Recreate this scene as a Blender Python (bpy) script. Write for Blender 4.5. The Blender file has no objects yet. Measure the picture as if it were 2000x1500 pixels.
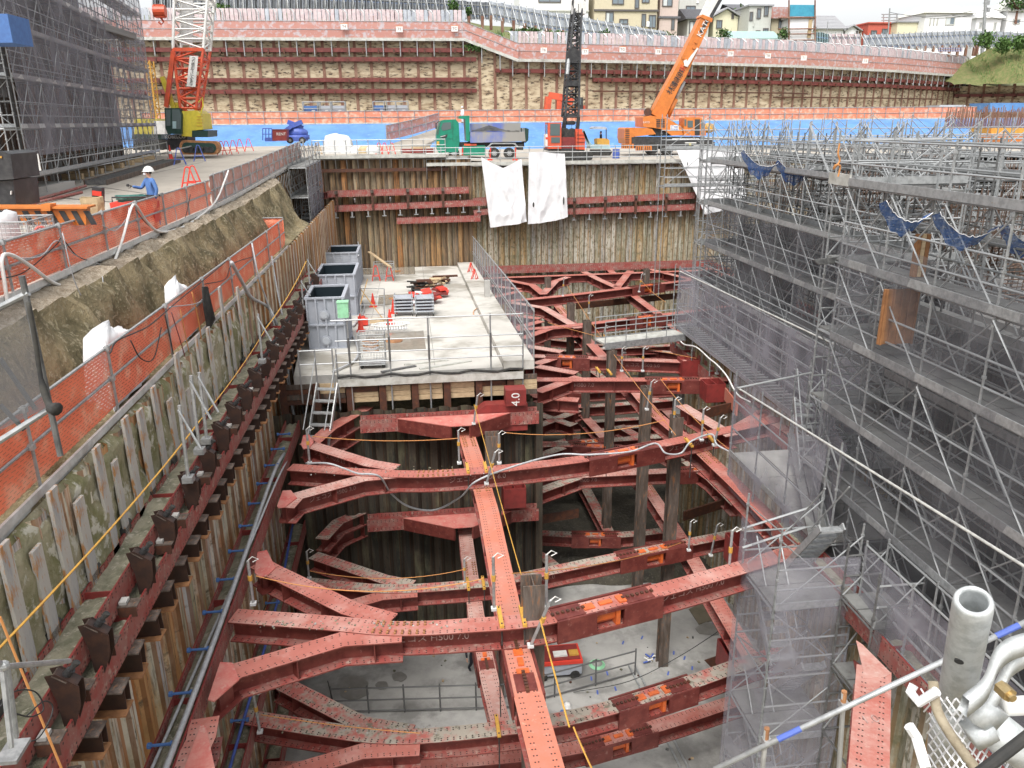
import bpy, bmesh, math, random
from math import radians, sin, cos, pi, hypot, sqrt
from mathutils import Vector, Matrix
random.seed(7)
S = bpy.context.scene
COL = S.collection
# ------------------------------------------------------------------ camera (world axes follow the pit walls, z = 0 at eye height)
F = 1550.; YH = 235.; VPX = 800.; ROLL = radians(0.5)
PIT = math.atan((750-YH)/F); YAW = math.atan((1000-VPX)/hypot(F, 750-YH))
FW = Vector((sin(YAW)*cos(PIT), cos(YAW)*cos(PIT), -sin(PIT)))
RT = Vector((cos(YAW), -sin(YAW), 0)); UP = RT.cross(FW)
RT, UP = RT*cos(ROLL)-UP*sin(ROLL), RT*sin(ROLL)+UP*cos(ROLL)
cam = bpy.data.cameras.new('camera'); camo = bpy.data.objects.new('camera', cam); COL.objects.link(camo)
cam.sensor_width = 36; cam.lens = F/2000*36; cam.clip_start = 0.05; cam.clip_end = 3000
camo.matrix_world = Matrix((RT, UP, -FW)).transposed().to_4x4()
S.camera = camo
# ------------------------------------------------------------------ sky and sun (bright overcast)
W = bpy.data.worlds.new('World'); S.world = W; W.use_nodes = True
nt = W.node_tree; nt.nodes.clear()
sky = nt.nodes.new('ShaderNodeTexSky'); sky.sky_type = 'NISHITA'; sky.sun_disc = False
SUN_EL, SUN_AZ = radians(58), radians(205)
sky.sun_elevation = SUN_EL; sky.sun_rotation = SUN_AZ; sky.air_density = 1.0; sky.dust_density = 4.0
hs = nt.nodes.new('ShaderNodeHueSaturation'); hs.inputs['Saturation'].default_value = 0.13
bg = nt.nodes.new('ShaderNodeBackground'); bg.inputs['Strength'].default_value = 0.15
wo = nt.nodes.new('ShaderNodeOutputWorld')
nt.links.new(sky.outputs[0], hs.inputs['Color']); nt.links.new(hs.outputs[0], bg.inputs['Color']); nt.links.new(bg.outputs[0], wo.inputs['Surface'])
sl = bpy.data.lights.new('sun', 'SUN'); sl.energy = 1.3; sl.angle = radians(28); sl.color = (1, .97, .93)
so = bpy.data.objects.new('sun', sl); COL.objects.link(so)
so.rotation_euler = Vector((sin(SUN_AZ)*cos(SUN_EL), cos(SUN_AZ)*cos(SUN_EL), sin(SUN_EL))).to_track_quat('Z', 'Y').to_euler()
S.view_settings.view_transform = 'Standard'; S.view_settings.look = 'None'
S.view_settings.exposure = 0.98; S.view_settings.gamma = 1
S.cycles.transparent_max_bounces = 24; S.cycles.max_bounces = 6; S.cycles.diffuse_bounces = 3
S.cycles.use_denoising = True
# ------------------------------------------------------------------ pixel (2000 x 1500) to world
def ray(x, y): return FW + RT*((x-1000)/F) + UP*(-(y-750)/F)
def Pz(x, y, z): d = ray(x, y); return d*(z/d.z)
def Py(x, y, Y): d = ray(x, y); return d*(Y/d.y)
def Px(x, y, X): d = ray(x, y); return d*(X/d.x)
def V(*a): return Vector(a)
# ------------------------------------------------------------------ materials
MT = {}
def mat(name, c1, c2=None, scale=4., rough=.7, metal=0., thr=(.42, .62), stretch=(1, 1, 1), bump=0., c3=None, thr3=(.6, .7), scale3=14., detail=6., spec=None, coord='Object', bscale=None, emis=None):
    m = bpy.data.materials.new(name); m.use_nodes = True; MT[name] = m
    n = m.node_tree.nodes; L = m.node_tree.links; b = n['Principled BSDF']
    b.inputs['Roughness'].default_value = rough; b.inputs['Metallic'].default_value = metal
    if spec is not None: b.inputs['Specular IOR Level'].default_value = spec
    b.inputs['Base Color'].default_value = (*c1, 1)
    if c2 is None and not bump: return m
    if coord == 'World':
        tc = n.new('ShaderNodeNewGeometry'); src = tc.outputs['Position']
    else:
        tc = n.new('ShaderNodeTexCoord'); src = tc.outputs[coord]
    mp = n.new('ShaderNodeMapping'); mp.inputs['Scale'].default_value = stretch; L.new(src, mp.inputs['Vector'])
    def noise(sc, d=detail):
        t = n.new('ShaderNodeTexNoise'); t.inputs['Scale'].default_value = sc; t.inputs['Detail'].default_value = d; t.inputs['Roughness'].default_value = .65
        L.new(mp.outputs[0], t.inputs['Vector']); return t
    def ramp(f, a, z):
        r = n.new('ShaderNodeMapRange'); r.inputs['From Min'].default_value = a; r.inputs['From Max'].default_value = z; L.new(f, r.inputs['Value']); return r.outputs[0]
    def mix(f, a, c):
        x = n.new('ShaderNodeMix'); x.data_type = 'RGBA'; L.new(f, x.inputs[0])
        if isinstance(a, tuple): x.inputs[6].default_value = (*a, 1)
        else: L.new(a, x.inputs[6])
        x.inputs[7].default_value = (*c, 1); return x.outputs[2]
    t = noise(scale); out = c1
    if c2 is not None: out = mix(ramp(t.outputs[0], *thr), c1, c2)
    if c3 is not None: out = mix(ramp(noise(scale3).outputs[0], *thr3), out, c3)
    if not isinstance(out, tuple): L.new(out, b.inputs['Base Color'])
    if bump:
        bn = n.new('ShaderNodeBump'); bn.inputs['Strength'].default_value = bump; bn.inputs['Distance'].default_value = .05
        L.new(noise(bscale or scale*3).outputs[0], bn.inputs['Height']); L.new(bn.outputs[0], b.inputs['Normal'])
    m['_col'] = 1
    return m
def mathn(n, L, op, a, b=None):
    x = n.new('ShaderNodeMath'); x.operation = op
    for i, v in enumerate((a, b)):
        if v is None: continue
        if isinstance(v, (int, float)): x.inputs[i].default_value = v
        else: L.new(v, x.inputs[i])
    return x.outputs[0]
def colour_input(m):
    b = m.node_tree.nodes['Principled BSDF']; i = b.inputs['Base Color']
    return b, (i.links[0].from_socket if i.links else tuple(i.default_value))
def overlay(m, fac, col):
    n = m.node_tree.nodes; L = m.node_tree.links; b, c = colour_input(m)
    x = n.new('ShaderNodeMix'); x.data_type = 'RGBA'; L.new(fac, x.inputs[0])
    if isinstance(c, tuple): x.inputs[6].default_value = c
    else: L.new(c, x.inputs[6])
    x.inputs[7].default_value = (*col, 1); L.new(x.outputs[2], b.inputs['Base Color'])
def bolt_holes(m, pitch=.15, off=(.13, .19), r=.017, col=(.03, .012, .01)):
    n = m.node_tree.nodes; L = m.node_tree.links
    uv = n.new('ShaderNodeUVMap'); sp = n.new('ShaderNodeSeparateXYZ'); L.new(uv.outputs[0], sp.inputs[0])
    fu = mathn(n, L, 'MULTIPLY', mathn(n, L, 'SUBTRACT', mathn(n, L, 'FRACT', mathn(n, L, 'DIVIDE', sp.outputs[0], pitch)), .5), pitch)
    av = mathn(n, L, 'ABSOLUTE', sp.outputs[1])
    tot = None
    for o in off:
        dv = mathn(n, L, 'SUBTRACT', av, o)
        d = mathn(n, L, 'SQRT', mathn(n, L, 'ADD', mathn(n, L, 'MULTIPLY', fu, fu), mathn(n, L, 'MULTIPLY', dv, dv)))
        h = mathn(n, L, 'LESS_THAN', d, r)
        tot = h if tot is None else mathn(n, L, 'MAXIMUM', tot, h)
    overlay(m, tot, col)
RED1, RED2 = (.22, .03, .026), (.15, .022, .02)
mat('red_steel', RED1, RED2, 2.5, .5, c3=(.09, .03, .02), thr3=(.62, .72), scale3=6)
def dusty(m, col, sc, bias, amt):       # settled dust, more on some members than on others
    n = m.node_tree.nodes; L = m.node_tree.links; oi = n.new('ShaderNodeObjectInfo'); tc = n.new('ShaderNodeTexCoord'); t = n.new('ShaderNodeTexNoise'); t.inputs['Scale'].default_value = sc; t.inputs['Detail'].default_value = 5; t.inputs['Roughness'].default_value = .72
    L.new(tc.outputs['Object'], t.inputs['Vector']); f = mathn(n, L, 'ADD', t.outputs[0], mathn(n, L, 'MULTIPLY', oi.outputs['Random'], .24))
    f = mathn(n, L, 'MULTIPLY', mathn(n, L, 'SUBTRACT', f, bias), 4.); x = n.new('ShaderNodeClamp'); L.new(f, x.inputs[0]); overlay(m, mathn(n, L, 'MULTIPLY', x.outputs[0], amt), col)
mat('red_top', (.40, .135, .105), (.33, .10, .075), 1.3, .62, c3=(.20, .07, .045), thr3=(.64, .74), scale3=4, thr=(.38, .66), bump=.12); dusty(MT['red_top'], (.52, .37, .32), 1.1, .56, .6); dusty(MT['red_top'], (.52, .46, .40), 7., .70, .5); bolt_holes(MT['red_top'])  # paler base puts light on upward faces into the colour, under real dust
mat('orange_top', (.50, .16, .10), (.45, .19, .14), 1.5, .6, c3=(.6, .36, .26), thr3=(.6, .8), scale3=7); bolt_holes(MT['orange_top'])
mat('muddy_top', (.34, .30, .245), (.40, .11, .09), 2.2, .85, c3=(.16, .15, .11), thr3=(.55, .66), scale3=5, bump=.5, thr=(.46, .6)); bolt_holes(MT['muddy_top'], r=.02)
mat('red_side', (.105, .018, .014), (.16, .036, .027), 3, .55, c3=(.30, .17, .14), thr3=(.60, .78), scale3=8)  # darker copy of the strut red for side faces, shade put into the colour
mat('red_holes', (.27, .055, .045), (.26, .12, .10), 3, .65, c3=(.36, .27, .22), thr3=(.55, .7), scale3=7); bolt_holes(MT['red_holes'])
mat('rusty_brown', (.055, .022, .014), (.10, .035, .015), 5, .65, c3=(.35, .13, .035), thr3=(.63, .74), scale3=11)
mat('old_column', (.065, .045, .033), (.12, .10, .085), 2, .7, stretch=(3, 3, .5), c3=(.25, .10, .035), thr3=(.56, .7), scale3=4, bump=.3)
mat('rust_flange', (.36, .17, .07), (.20, .09, .04), 4, .8)
mat('galv', (.41, .42, .42), (.29, .30, .30), 9, .42, .4, c3=(.30, .22, .16), thr3=(.66, .74), scale3=14)
mat('alu', (.60, .61, .60), (.46, .46, .44), 4, .45, .15, c3=(.3, .27, .22), thr3=(.62, .75), scale3=9)
mat('galv_dull', (.38, .39, .39), (.25, .26, .26), 7, .5, .5, c3=(.28, .15, .09), thr3=(.66, .74), scale3=12)
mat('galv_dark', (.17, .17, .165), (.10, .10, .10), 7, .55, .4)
mat('deck_plank', (.50, .50, .46), (.36, .35, .31), 3, .7, .15, stretch=(1, 1, 1), c3=(.25, .22, .17), thr3=(.62, .75), scale3=5)
mat('concrete', (.40, .39, .365), (.30, .295, .275), .8, .8, c3=(.22, .215, .20), thr3=(.50, .62), scale3=.45, bump=.15)
mat('earth_dark', (.07, .062, .045), (.04, .036, .028), 1.1, 1, c3=(.11, .10, .08), thr3=(.56, .66), scale3=9, bump=1.5, bscale=7)
mat('concrete_dark', (.12, .118, .112), (.085, .083, .08), 1, .85, bump=.1)
mat('road', (.38, .345, .295), (.32, .29, .245), .35, .9, c3=(.27, .24, .2), thr3=(.55, .7), scale3=1.2)
mat('gravel', (.40, .34, .26), (.24, .19, .13), 9, 1, c3=(.55, .5, .42), thr3=(.6, .66), scale3=30, bump=1)
mat('earth', (.27, .215, .12), (.12, .10, .052), 1.1, 1, c3=(.33, .28, .18), thr3=(.54, .62), scale3=9, bump=1.6, bscale=9, thr=(.42, .58))
mat('rubber', (.02, .02, .02), (.05, .047, .04), 6, .85)
mat('black_paint', (.022, .022, .024), (.05, .05, .05), 4, .45)
mat('glass', (.10, .13, .13), None, rough=.08, spec=.8)
mat('white_cloth', (.70, .70, .70), (.62, .62, .63), 1.5, .8)
mat('white_paint', (.68, .67, .64), (.56, .55, .52), 3, .6)
mat('orange_paint', (.58, .18, .035), (.48, .15, .03), 3, .42, c3=(.4, .14, .04), thr3=(.68, .75), scale3=7)
mat('jack_orange', (.62, .13, .03), (.45, .10, .03), 6, .4)
mat('vermilion', (.62, .09, .035), (.46, .08, .04), 2, .45)
mat('yellow_paint', (.60, .50, .05), (.5, .42, .05), 3, .45)
mat('amber', (.56, .31, .05), (.45, .24, .05), 6, .6)
mat('green_paint', (.01, .21, .13), (.01, .16, .10), 2, .3)
mat('dark_green', (.012, .04, .03), (.02, .05, .04), 3, .45)
mat('blue_paint', (.07, .12, .42), (.06, .10, .33), 4, .5)
mat('blue_sheet', (.10, .24, .50), (.075, .19, .41), .6, .55, c3=(.26, .40, .6), thr3=(.6, .8), scale3=2, bump=.6, bscale=1.2)
mat('blue_tarp', (.12, .16, .40), (.27, .26, .24), .35, .75, thr=(.40, .52), stretch=(1.2, .3, .5), bump=.3)
mat('rope_orange', (.50, .22, .07), None, rough=.8)
mat('rope_dark', (.03, .03, .03), None, rough=.8)
mat('hose_grey', (.42, .43, .44), (.33, .34, .35), 8, .5)
mat('cloth_blue', (.07, .16, .38), (.06, .13, .32), 6, .8)
mat('cloth_black', (.012, .013, .02), None, rough=.85)
mat('skin', (.50, .28, .20), None, rough=.6)
mat('deck_grey', (.22, .22, .21), (.15, .15, .145), 2, .7, .2, c3=(.13, .12, .11), thr3=(.6, .72), scale3=4)
mat('bracket_dark', (.026, .013, .010), (.045, .02, .012), 4, .6, c3=(.25, .10, .03), thr3=(.68, .74), scale3=9)
mat('wood', (.50, .38, .23), (.38, .27, .16), 5, .8, stretch=(1, 1, 4))
mat('plywood', (.30, .14, .055), (.20, .09, .035), 4, .75)
mat('rebar', (.10, .062, .045), (.16, .10, .07), 8, .75)
mat('leaf', (.045, .10, .025), (.09, .17, .035), 6, .9, c3=(.2, .3, .06), thr3=(.6, .7), scale3=15)
mat('grass', (.10, .12, .04), (.17, .15, .065), 2, 1, c3=(.10, .16, .04), thr3=(.55, .65), scale3=6, bump=1)
mat('tank_grey', (.36, .38, .42), (.31, .33, .37), 2, .5)
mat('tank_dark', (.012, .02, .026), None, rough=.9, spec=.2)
mat('red_plastic', (.62, .05, .03), None, rough=.45)
mat('mud_water', (.19, .165, .12), (.16, .14, .10), 2, .12)
mat('puddle', (.30, .275, .23), (.24, .22, .18), 3, .1)
mat('kraft', (.48, .37, .22), (.4, .3, .17), 3, .8)
mat('plastic_bag', (.62, .62, .60), (.5, .5, .5), 4, .4)
mat('dark_void', (.03, .03, .03), (.05, .048, .045), 1, .9)
# --- netting and orange mesh
def net_mat(name, col, alpha, rough=.8, weave=0):
    m = bpy.data.materials.new(name); m.use_nodes = True; MT[name] = m
    n = m.node_tree.nodes; L = m.node_tree.links; b = n['Principled BSDF']; out = n['Material Output']
    b.inputs['Base Color'].default_value = (*col, 1); b.inputs['Roughness'].default_value = rough
    t = n.new('ShaderNodeBsdfTransparent'); mx = n.new('ShaderNodeMixShader')
    L.new(t.outputs[0], mx.inputs[1]); L.new(b.outputs[0], mx.inputs[2]); L.new(mx.outputs[0], out.inputs['Surface'])
    if weave:
        tc = n.new('ShaderNodeTexCoord'); no = n.new('ShaderNodeTexNoise'); no.inputs['Scale'].default_value = weave; L.new(tc.outputs['Object'], no.inputs['Vector'])
        r = n.new('ShaderNodeMapRange'); r.inputs['From Min'].default_value = .3; r.inputs['From Max'].default_value = .7
        r.inputs['To Min'].default_value = max(0, alpha-.16); r.inputs['To Max'].default_value = min(1, alpha+.16)
        L.new(no.outputs[0], r.inputs['Value']); L.new(r.outputs[0], mx.inputs[0])
    else: mx.inputs[0].default_value = alpha
    return m
net_mat('grey_net', (.30, .29, .33), .40, weave=1.1)
net_mat('veil_net', (.16, .16, .175), .26, weave=.7)
mat('stencil', (.42, .30, .27), (.26, .12, .10), 9, .8)
net_mat('grey_net_light', (.36, .35, .40), .40, weave=.8)
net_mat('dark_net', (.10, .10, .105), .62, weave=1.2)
net_mat('blue_mesh', (.03, .10, .30), .72, weave=9)
def slot_mesh(name, col, dens):
    m = net_mat(name, col, .9); n = m.node_tree.nodes; L = m.node_tree.links
    uv = n.new('ShaderNodeUVMap'); sp = n.new('ShaderNodeSeparateXYZ'); L.new(uv.outputs[0], sp.inputs[0])
    row = mathn(n, L, 'DIVIDE', sp.outputs[1], .055)
    sh = mathn(n, L, 'MULTIPLY', mathn(n, L, 'FLOOR', row), .5)
    fu = mathn(n, L, 'FRACT', mathn(n, L, 'ADD', mathn(n, L, 'DIVIDE', sp.outputs[0], .16), sh))
    a = mathn(n, L, 'LESS_THAN', fu, .62); b = mathn(n, L, 'LESS_THAN', mathn(n, L, 'FRACT', row), .24)
    hole = mathn(n, L, 'MULTIPLY', a, b)
    mx = [x for x in n if x.type == 'MIX_SHADER'][0]
    L.new(mathn(n, L, 'SUBTRACT', .97, mathn(n, L, 'MULTIPLY', hole, dens)), mx.inputs[0])
    no = n.new('ShaderNodeTexNoise'); no.inputs['Scale'].default_value = 2.5
    tc = n.new('ShaderNodeTexCoord'); L.new(tc.outputs['Object'], no.inputs['Vector'])
    x = n.new('ShaderNodeMix'); x.data_type = 'RGBA'; x.inputs[6].default_value = (*col, 1); x.inputs[7].default_value = (min(1, col[0]*1.05), col[1]*1.9, col[2]*2.4, 1)
    r = n.new('ShaderNodeMapRange'); r.inputs['From Min'].default_value = .5; r.inputs['From Max'].default_value = .68; L.new(no.outputs[0], r.inputs['Value'])
    L.new(r.outputs[0], x.inputs[0]); L.new(x.outputs[2], n['Principled BSDF'].inputs['Base Color'])
slot_mesh('orange_mesh', (.80, .18, .09), .5)
slot_mesh('pink_mesh', (.44, .21, .17), .3)
slot_mesh('far_orange_mesh', (.62, .21, .12), .25)
# --- sheet piles: one tint per pile (uv.x counts piles), streaks running down
def pile_mat(name, cols, streak=(.22, .09, .03), amt=.5, dirt=(.08, .07, .045), dirt_thr=(.55, .66)):
    m = bpy.data.materials.new(name); m.use_nodes = True; MT[name] = m
    n = m.node_tree.nodes; L = m.node_tree.links; b = n['Principled BSDF']; b.inputs['Roughness'].default_value = .8
    uv = n.new('ShaderNodeUVMap'); sp = n.new('ShaderNodeSeparateXYZ'); L.new(uv.outputs[0], sp.inputs[0])
    wn = n.new('ShaderNodeTexWhiteNoise'); wn.noise_dimensions = '1D'; L.new(mathn(n, L, 'FLOOR', sp.outputs[0]), wn.inputs['W'])
    cr = n.new('ShaderNodeValToRGB'); cr.color_ramp.interpolation = 'CONSTANT'
    el = cr.color_ramp.elements
    while len(el) < len(cols): el.new(.5)
    for i, c in enumerate(cols): el[i].position = i/len(cols); el[i].color = (*c, 1)
    L.new(wn.outputs['Value'], cr.inputs[0])
    def noise(su, sv, sc, d=5):
        mp = n.new('ShaderNodeMapping'); mp.inputs['Scale'].default_value = (su, sv, 1); L.new(uv.outputs[0], mp.inputs['Vector'])
        t = n.new('ShaderNodeTexNoise'); t.inputs['Scale'].default_value = sc; t.inputs['Detail'].default_value = d; t.inputs['Roughness'].default_value = .7; L.new(mp.outputs[0], t.inputs['Vector']); return t.outputs[0]
    def rng(f, a, z, k=1.):
        r = n.new('ShaderNodeMapRange'); r.inputs['From Min'].default_value = a; r.inputs['From Max'].default_value = z; r.inputs['To Max'].default_value = k; L.new(f, r.inputs['Value']); return r.outputs[0]
    def mix(f, a, c):
        x = n.new('ShaderNodeMix'); x.data_type = 'RGBA'; L.new(f, x.inputs[0]); L.new(a, x.inputs[6])
        if isinstance(c, tuple): x.inputs[7].default_value = (*c, 1)
        else: L.new(c, x.inputs[7])
        return x.outputs[2]
    c = cr.outputs[0]
    c = mix(rng(noise(2.2, .22, 1.5), .47, .60, amt), c, streak)
    c = mix(rng(noise(3, .5, 1.2), .5, .62, .5), c, tuple(min(.6, x_*1.5) for x_ in cols[2]))
    c = mix(rng(noise(1.4, 1.4, 2.2, 8), *dirt_thr, .85), c, dirt)
    c = mix(rng(noise(4.5, .5, 1.1, 8), .52, .60, .6), c, tuple(v_*.9 for v_ in dirt)); c = mix(rng(noise(.5, .35, 1., 6), .52, .66, .55), c, (.15, .14, .075))
    e = mathn(n, L, 'ABSOLUTE', mathn(n, L, 'SUBTRACT', mathn(n, L, 'FRACT', sp.outputs[0]), .5))
    c = mix(mathn(n, L, 'MULTIPLY', mathn(n, L, 'GREATER_THAN', e, .43), .75), c, tuple(v*.45 for v in streak))
    c = mix(mathn(n, L, 'MULTIPLY', mathn(n, L, 'LESS_THAN', mathn(n, L, 'ABSOLUTE', mathn(n, L, 'SUBTRACT', e, .33)), .035), rng(noise(1, .3, .8), .45, .55, .8)), c, streak)
    L.new(c, b.inputs['Base Color'])
    bn = n.new('ShaderNodeBump'); bn.inputs['Strength'].default_value = .5; bn.inputs['Distance'].default_value = .04; L.new(noise(2, 2, 3, 8), bn.inputs['Height']); L.new(bn.outputs[0], b.inputs['Normal'])
pile_mat('piles_left', [(.66, .62, .51), (.55, .51, .40), (.50, .27, .11), (.50, .49, .48), (.68, .65, .57), (.36, .35, .24), (.62, .56, .44), (.60, .56, .46)], streak=(.40, .15, .04), amt=.8)
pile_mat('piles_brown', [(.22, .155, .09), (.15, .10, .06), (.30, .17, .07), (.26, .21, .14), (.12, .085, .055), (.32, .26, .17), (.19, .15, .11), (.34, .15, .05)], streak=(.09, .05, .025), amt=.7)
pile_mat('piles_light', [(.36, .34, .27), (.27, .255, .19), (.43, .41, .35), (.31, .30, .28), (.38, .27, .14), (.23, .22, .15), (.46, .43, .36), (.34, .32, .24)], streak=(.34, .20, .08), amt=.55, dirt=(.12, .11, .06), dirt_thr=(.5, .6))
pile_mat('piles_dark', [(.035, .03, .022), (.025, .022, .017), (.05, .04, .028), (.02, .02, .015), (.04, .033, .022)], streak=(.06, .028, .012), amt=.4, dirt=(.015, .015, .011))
# ------------------------------------------------------------------ mesh builder
class G:
    def __init__(s): s.v = []; s.f = []; s.m = []; s.uv = []; s.smooth = False
    def face(s, pts, m, uv=None):
        i = len(s.v); s.v += [tuple(p) for p in pts]; s.f.append(tuple(range(i, i+len(pts)))); s.m.append(m); s.uv.append(uv)
    def grid(s, rows, m, uvs=None, close=False):   # shared vertices
        i0 = len(s.v); nr = len(rows); nc = len(rows[0])
        for r in rows: s.v += [tuple(p) for p in r]
        for i in range(nr-1):
            for j in range(nc if close else nc-1):
                j2 = (j+1) % nc
                s.f.append((i0+i*nc+j, i0+i*nc+j2, i0+(i+1)*nc+j2, i0+(i+1)*nc+j)); s.m.append(m)
                s.uv.append([uvs[i][j], uvs[i][j2], uvs[i+1][j2], uvs[i+1][j]] if uvs else None)
        return s
    def box(s, c, d, m, rot=None, taper=None):
        c = Vector(c); hx, hy, hz = d[0]/2, d[1]/2, d[2]/2
        t = taper or (1, 1)
        P = [Vector((x*hx*(t[0] if z > 0 else 1), y*hy*(t[1] if z > 0 else 1), z*hz)) for x, y, z in ((-1,-1,-1),(1,-1,-1),(1,1,-1),(-1,1,-1),(-1,-1,1),(1,-1,1),(1,1,1),(-1,1,1))]
        if rot is not None: P = [rot @ p for p in P]
        i = len(s.v); s.v += [tuple(c+p) for p in P]
        for q in ((0,3,2,1),(4,5,6,7),(0,1,5,4),(1,2,6,5),(2,3,7,6),(3,0,4,7)):
            s.f.append(tuple(i+k for k in q)); s.m.append(m); s.uv.append(None)
        return s
    def bar(s, p0, p1, w, h, m, up=(0, 0, 1)):
        p0, p1 = Vector(p0), Vector(p1); d = (p1-p0).normalized(); u = Vector(up)
        r = d.cross(u)
        if r.length < 1e-4: r = d.cross(Vector((1, 0, 0)))
        r.normalize(); u = r.cross(d)
        R = Matrix((r, d, u)).transposed(); return s.box((p0+p1)/2, (w, (p1-p0).length, h), m, R)
    def tube(s, p0, p1, r, m, n=6, r1=None, cap=True): return s.path([p0, p1], r, m, n, r1=r1, cap=cap)
    def path(s, pts, r, m, n=6, r1=None, cap=True, closed=False):
        pts = [Vector(p) for p in pts]; k = len(pts); rows = []
        prev = None
        for i, p in enumerate(pts):
            if closed: d = pts[(i+1) % k]-pts[i-1]
            else: d = pts[min(i+1, k-1)]-pts[max(i-1, 0)]
            if d.length < 1e-6: d = Vector((0, 0, 1))
            d.normalize()
            a = prev if prev is not None else (Vector((0, 0, 1)) if abs(d.z) < .9 else Vector((1, 0, 0)))
            u = a-d*a.dot(d)
            if u.length < 1e-4: u = Vector((1, .3, 0)).cross(d)
            u.normalize(); w = d.cross(u); prev = u
            rr = r if r1 is None else r+(r1-r)*i/(k-1)
            if isinstance(r, (list, tuple)): rr = r[i]
            rows.append([p+(u*cos(2*pi*j/n)+w*sin(2*pi*j/n))*rr for j in range(n)])
        if closed: rows.append(rows[0])
        i0 = len(s.v); s.grid(rows, m, close=True)
        if cap and not closed:
            s.f.append(tuple(i0+j for j in range(n))[::-1]); s.m.append(m); s.uv.append(None)
            b = i0+(len(rows)-1)*n; s.f.append(tuple(b+j for j in range(n))); s.m.append(m); s.uv.append(None)
        return s
    def prism(s, outline, ext, m):            # planar outline (3-D points) extruded by vector ext
        o = [Vector(p) for p in outline]; e = Vector(ext); k = len(o)
        i = len(s.v); s.v += [tuple(p) for p in o]+[tuple(p+e) for p in o]
        s.f.append(tuple(range(i, i+k))[::-1]); s.f.append(tuple(range(i+k, i+2*k))); s.m += [m, m]; s.uv += [None, None]
        for j in range(k):
            a, b = i+j, i+(j+1) % k; s.f.append((a, b, b+k, a+k)); s.m.append(m); s.uv.append(None)
        return s
    def sphere(s, c, r, m, n=10, k=7, sc=(1, 1, 1), zmin=-1):
        c = Vector(c); rows = []
        for i in range(k+1):
            a = -pi/2+pi*i/k
            if sin(a) < zmin: a = math.asin(zmin)
            rows.append([c+Vector((cos(a)*cos(2*pi*j/n)*r*sc[0], cos(a)*sin(2*pi*j/n)*r*sc[1], sin(a)*r*sc[2])) for j in range(n)])
        return s.grid(rows, m, close=True)
    # H section along a polyline; web vertical (or lying when lay=True). uv in metres on the flanges for the bolt holes
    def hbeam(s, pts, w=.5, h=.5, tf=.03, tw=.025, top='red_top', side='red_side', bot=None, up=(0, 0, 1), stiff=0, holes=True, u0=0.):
        pts = [Vector(p) for p in pts]; k = len(pts); upv = Vector(up); fr = []; L = [u0]
        for i in range(k):
            d0 = (pts[i]-pts[i-1]).normalized() if i else None; d1 = (pts[i+1]-pts[i]).normalized() if i < k-1 else None
            d = ((d0 or d1)+(d1 or d0)).normalized(); r = d.cross(upv).normalized(); u = r.cross(d).normalized()
            q = 1/max(.5, abs(d.dot(d1 or d0))); fr.append((pts[i], r*q, u, d))
            if i: L.append(L[-1]+(pts[i]-pts[i-1]).length)
        def sweep(x0, x1, z0, z1, mt, mb, ms):
            c = [(x0, z1), (x1, z1), (x1, z0), (x0, z0)]
            for e in range(4):
                a, b = c[e], c[(e+1) % 4]; mm = (mt, ms, mb, ms)[e]
                for i in range(k-1):
                    P = []
                    for (q, ii) in ((a, i), (b, i), (b, i+1), (a, i+1)):
                        p, r, u, d = fr[ii]; P.append(p+r*q[0]+u*q[1])
                    s.face(P, mm, [(L[i], a[0]), (L[i], b[0]), (L[i+1], b[0]), (L[i+1], a[0])] if e in (0, 2) and holes else None)
            for ii, rev in ((0, 0), (k-1, 1)):
                p, r, u, d = fr[ii]; P = [p+r*q[0]+u*q[1] for q in c]; s.face(P if rev else P[::-1], ms)
        bot = bot or 'red_holes'
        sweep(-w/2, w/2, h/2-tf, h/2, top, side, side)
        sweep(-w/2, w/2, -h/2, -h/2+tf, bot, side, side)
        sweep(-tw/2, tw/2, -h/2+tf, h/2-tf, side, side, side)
        if stiff:
            for i in range(k-1):
                a, b = pts[i], pts[i+1]; ln = (b-a).length; nn = int(ln/stiff); r = fr[i][1].normalized(); u = fr[i][2]; d = (b-a).normalized()
                R = Matrix((r, d, u)).transposed()
                for j in range(nn):
                    p = a+d*(ln*(j+.5)/nn)
                    for sd in (-1, 1): s.box(p+r*sd*(w/4+tw/2-.004), (w/2-tw-.016, .02, h-2*tf-.004), side, R)
        return s
# ------------------------------------------------------------------ object makers
BASE = {}
def tag(o, label=None, cat=None, group=None, kind=None):
    if label: o['label'] = label
    if cat: o['category'] = cat
    if group: o['group'] = group
    if kind: o['kind'] = kind
    return o
def mesh_of(g, name, base):
    me = bpy.data.meshes.new(name); b = Vector(base)
    me.from_pydata([(x-b.x, y-b.y, z-b.z) for x, y, z in g.v], [], g.f)
    names = []
    for m in g.m:
        if m not in names: names.append(m)
    for m in names: me.materials.append(MT[m])
    me.polygons.foreach_set('material_index', [names.index(m) for m in g.m])
    if any(u is not None for u in g.uv):
        uvl = me.uv_layers.new(name='UVMap'); data = []
        for f, u in zip(g.f, g.uv):
            for j in range(len(f)): data += list(u[j]) if u else [.0, 5.0]
        uvl.data.foreach_set('uv', data)
    if g.smooth: me.polygons.foreach_set('use_smooth', [True]*len(me.polygons))
    return me
def thing(name, label, cat, base=(0, 0, 0), group=None):
    o = bpy.data.objects.new(name, None); COL.objects.link(o); o.location = base; o.empty_display_size = .3
    BASE[o.name] = Vector(base); return tag(o, label, cat, group)
def part(name, g, parent, label=None, kind=None):
    base = BASE[parent.name]
    o = bpy.data.objects.new(name, mesh_of(g, name, base)); COL.objects.link(o); o.parent = parent; BASE[o.name] = base
    if label: o['label'] = label
    if kind: o['kind'] = kind
    return o
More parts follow.
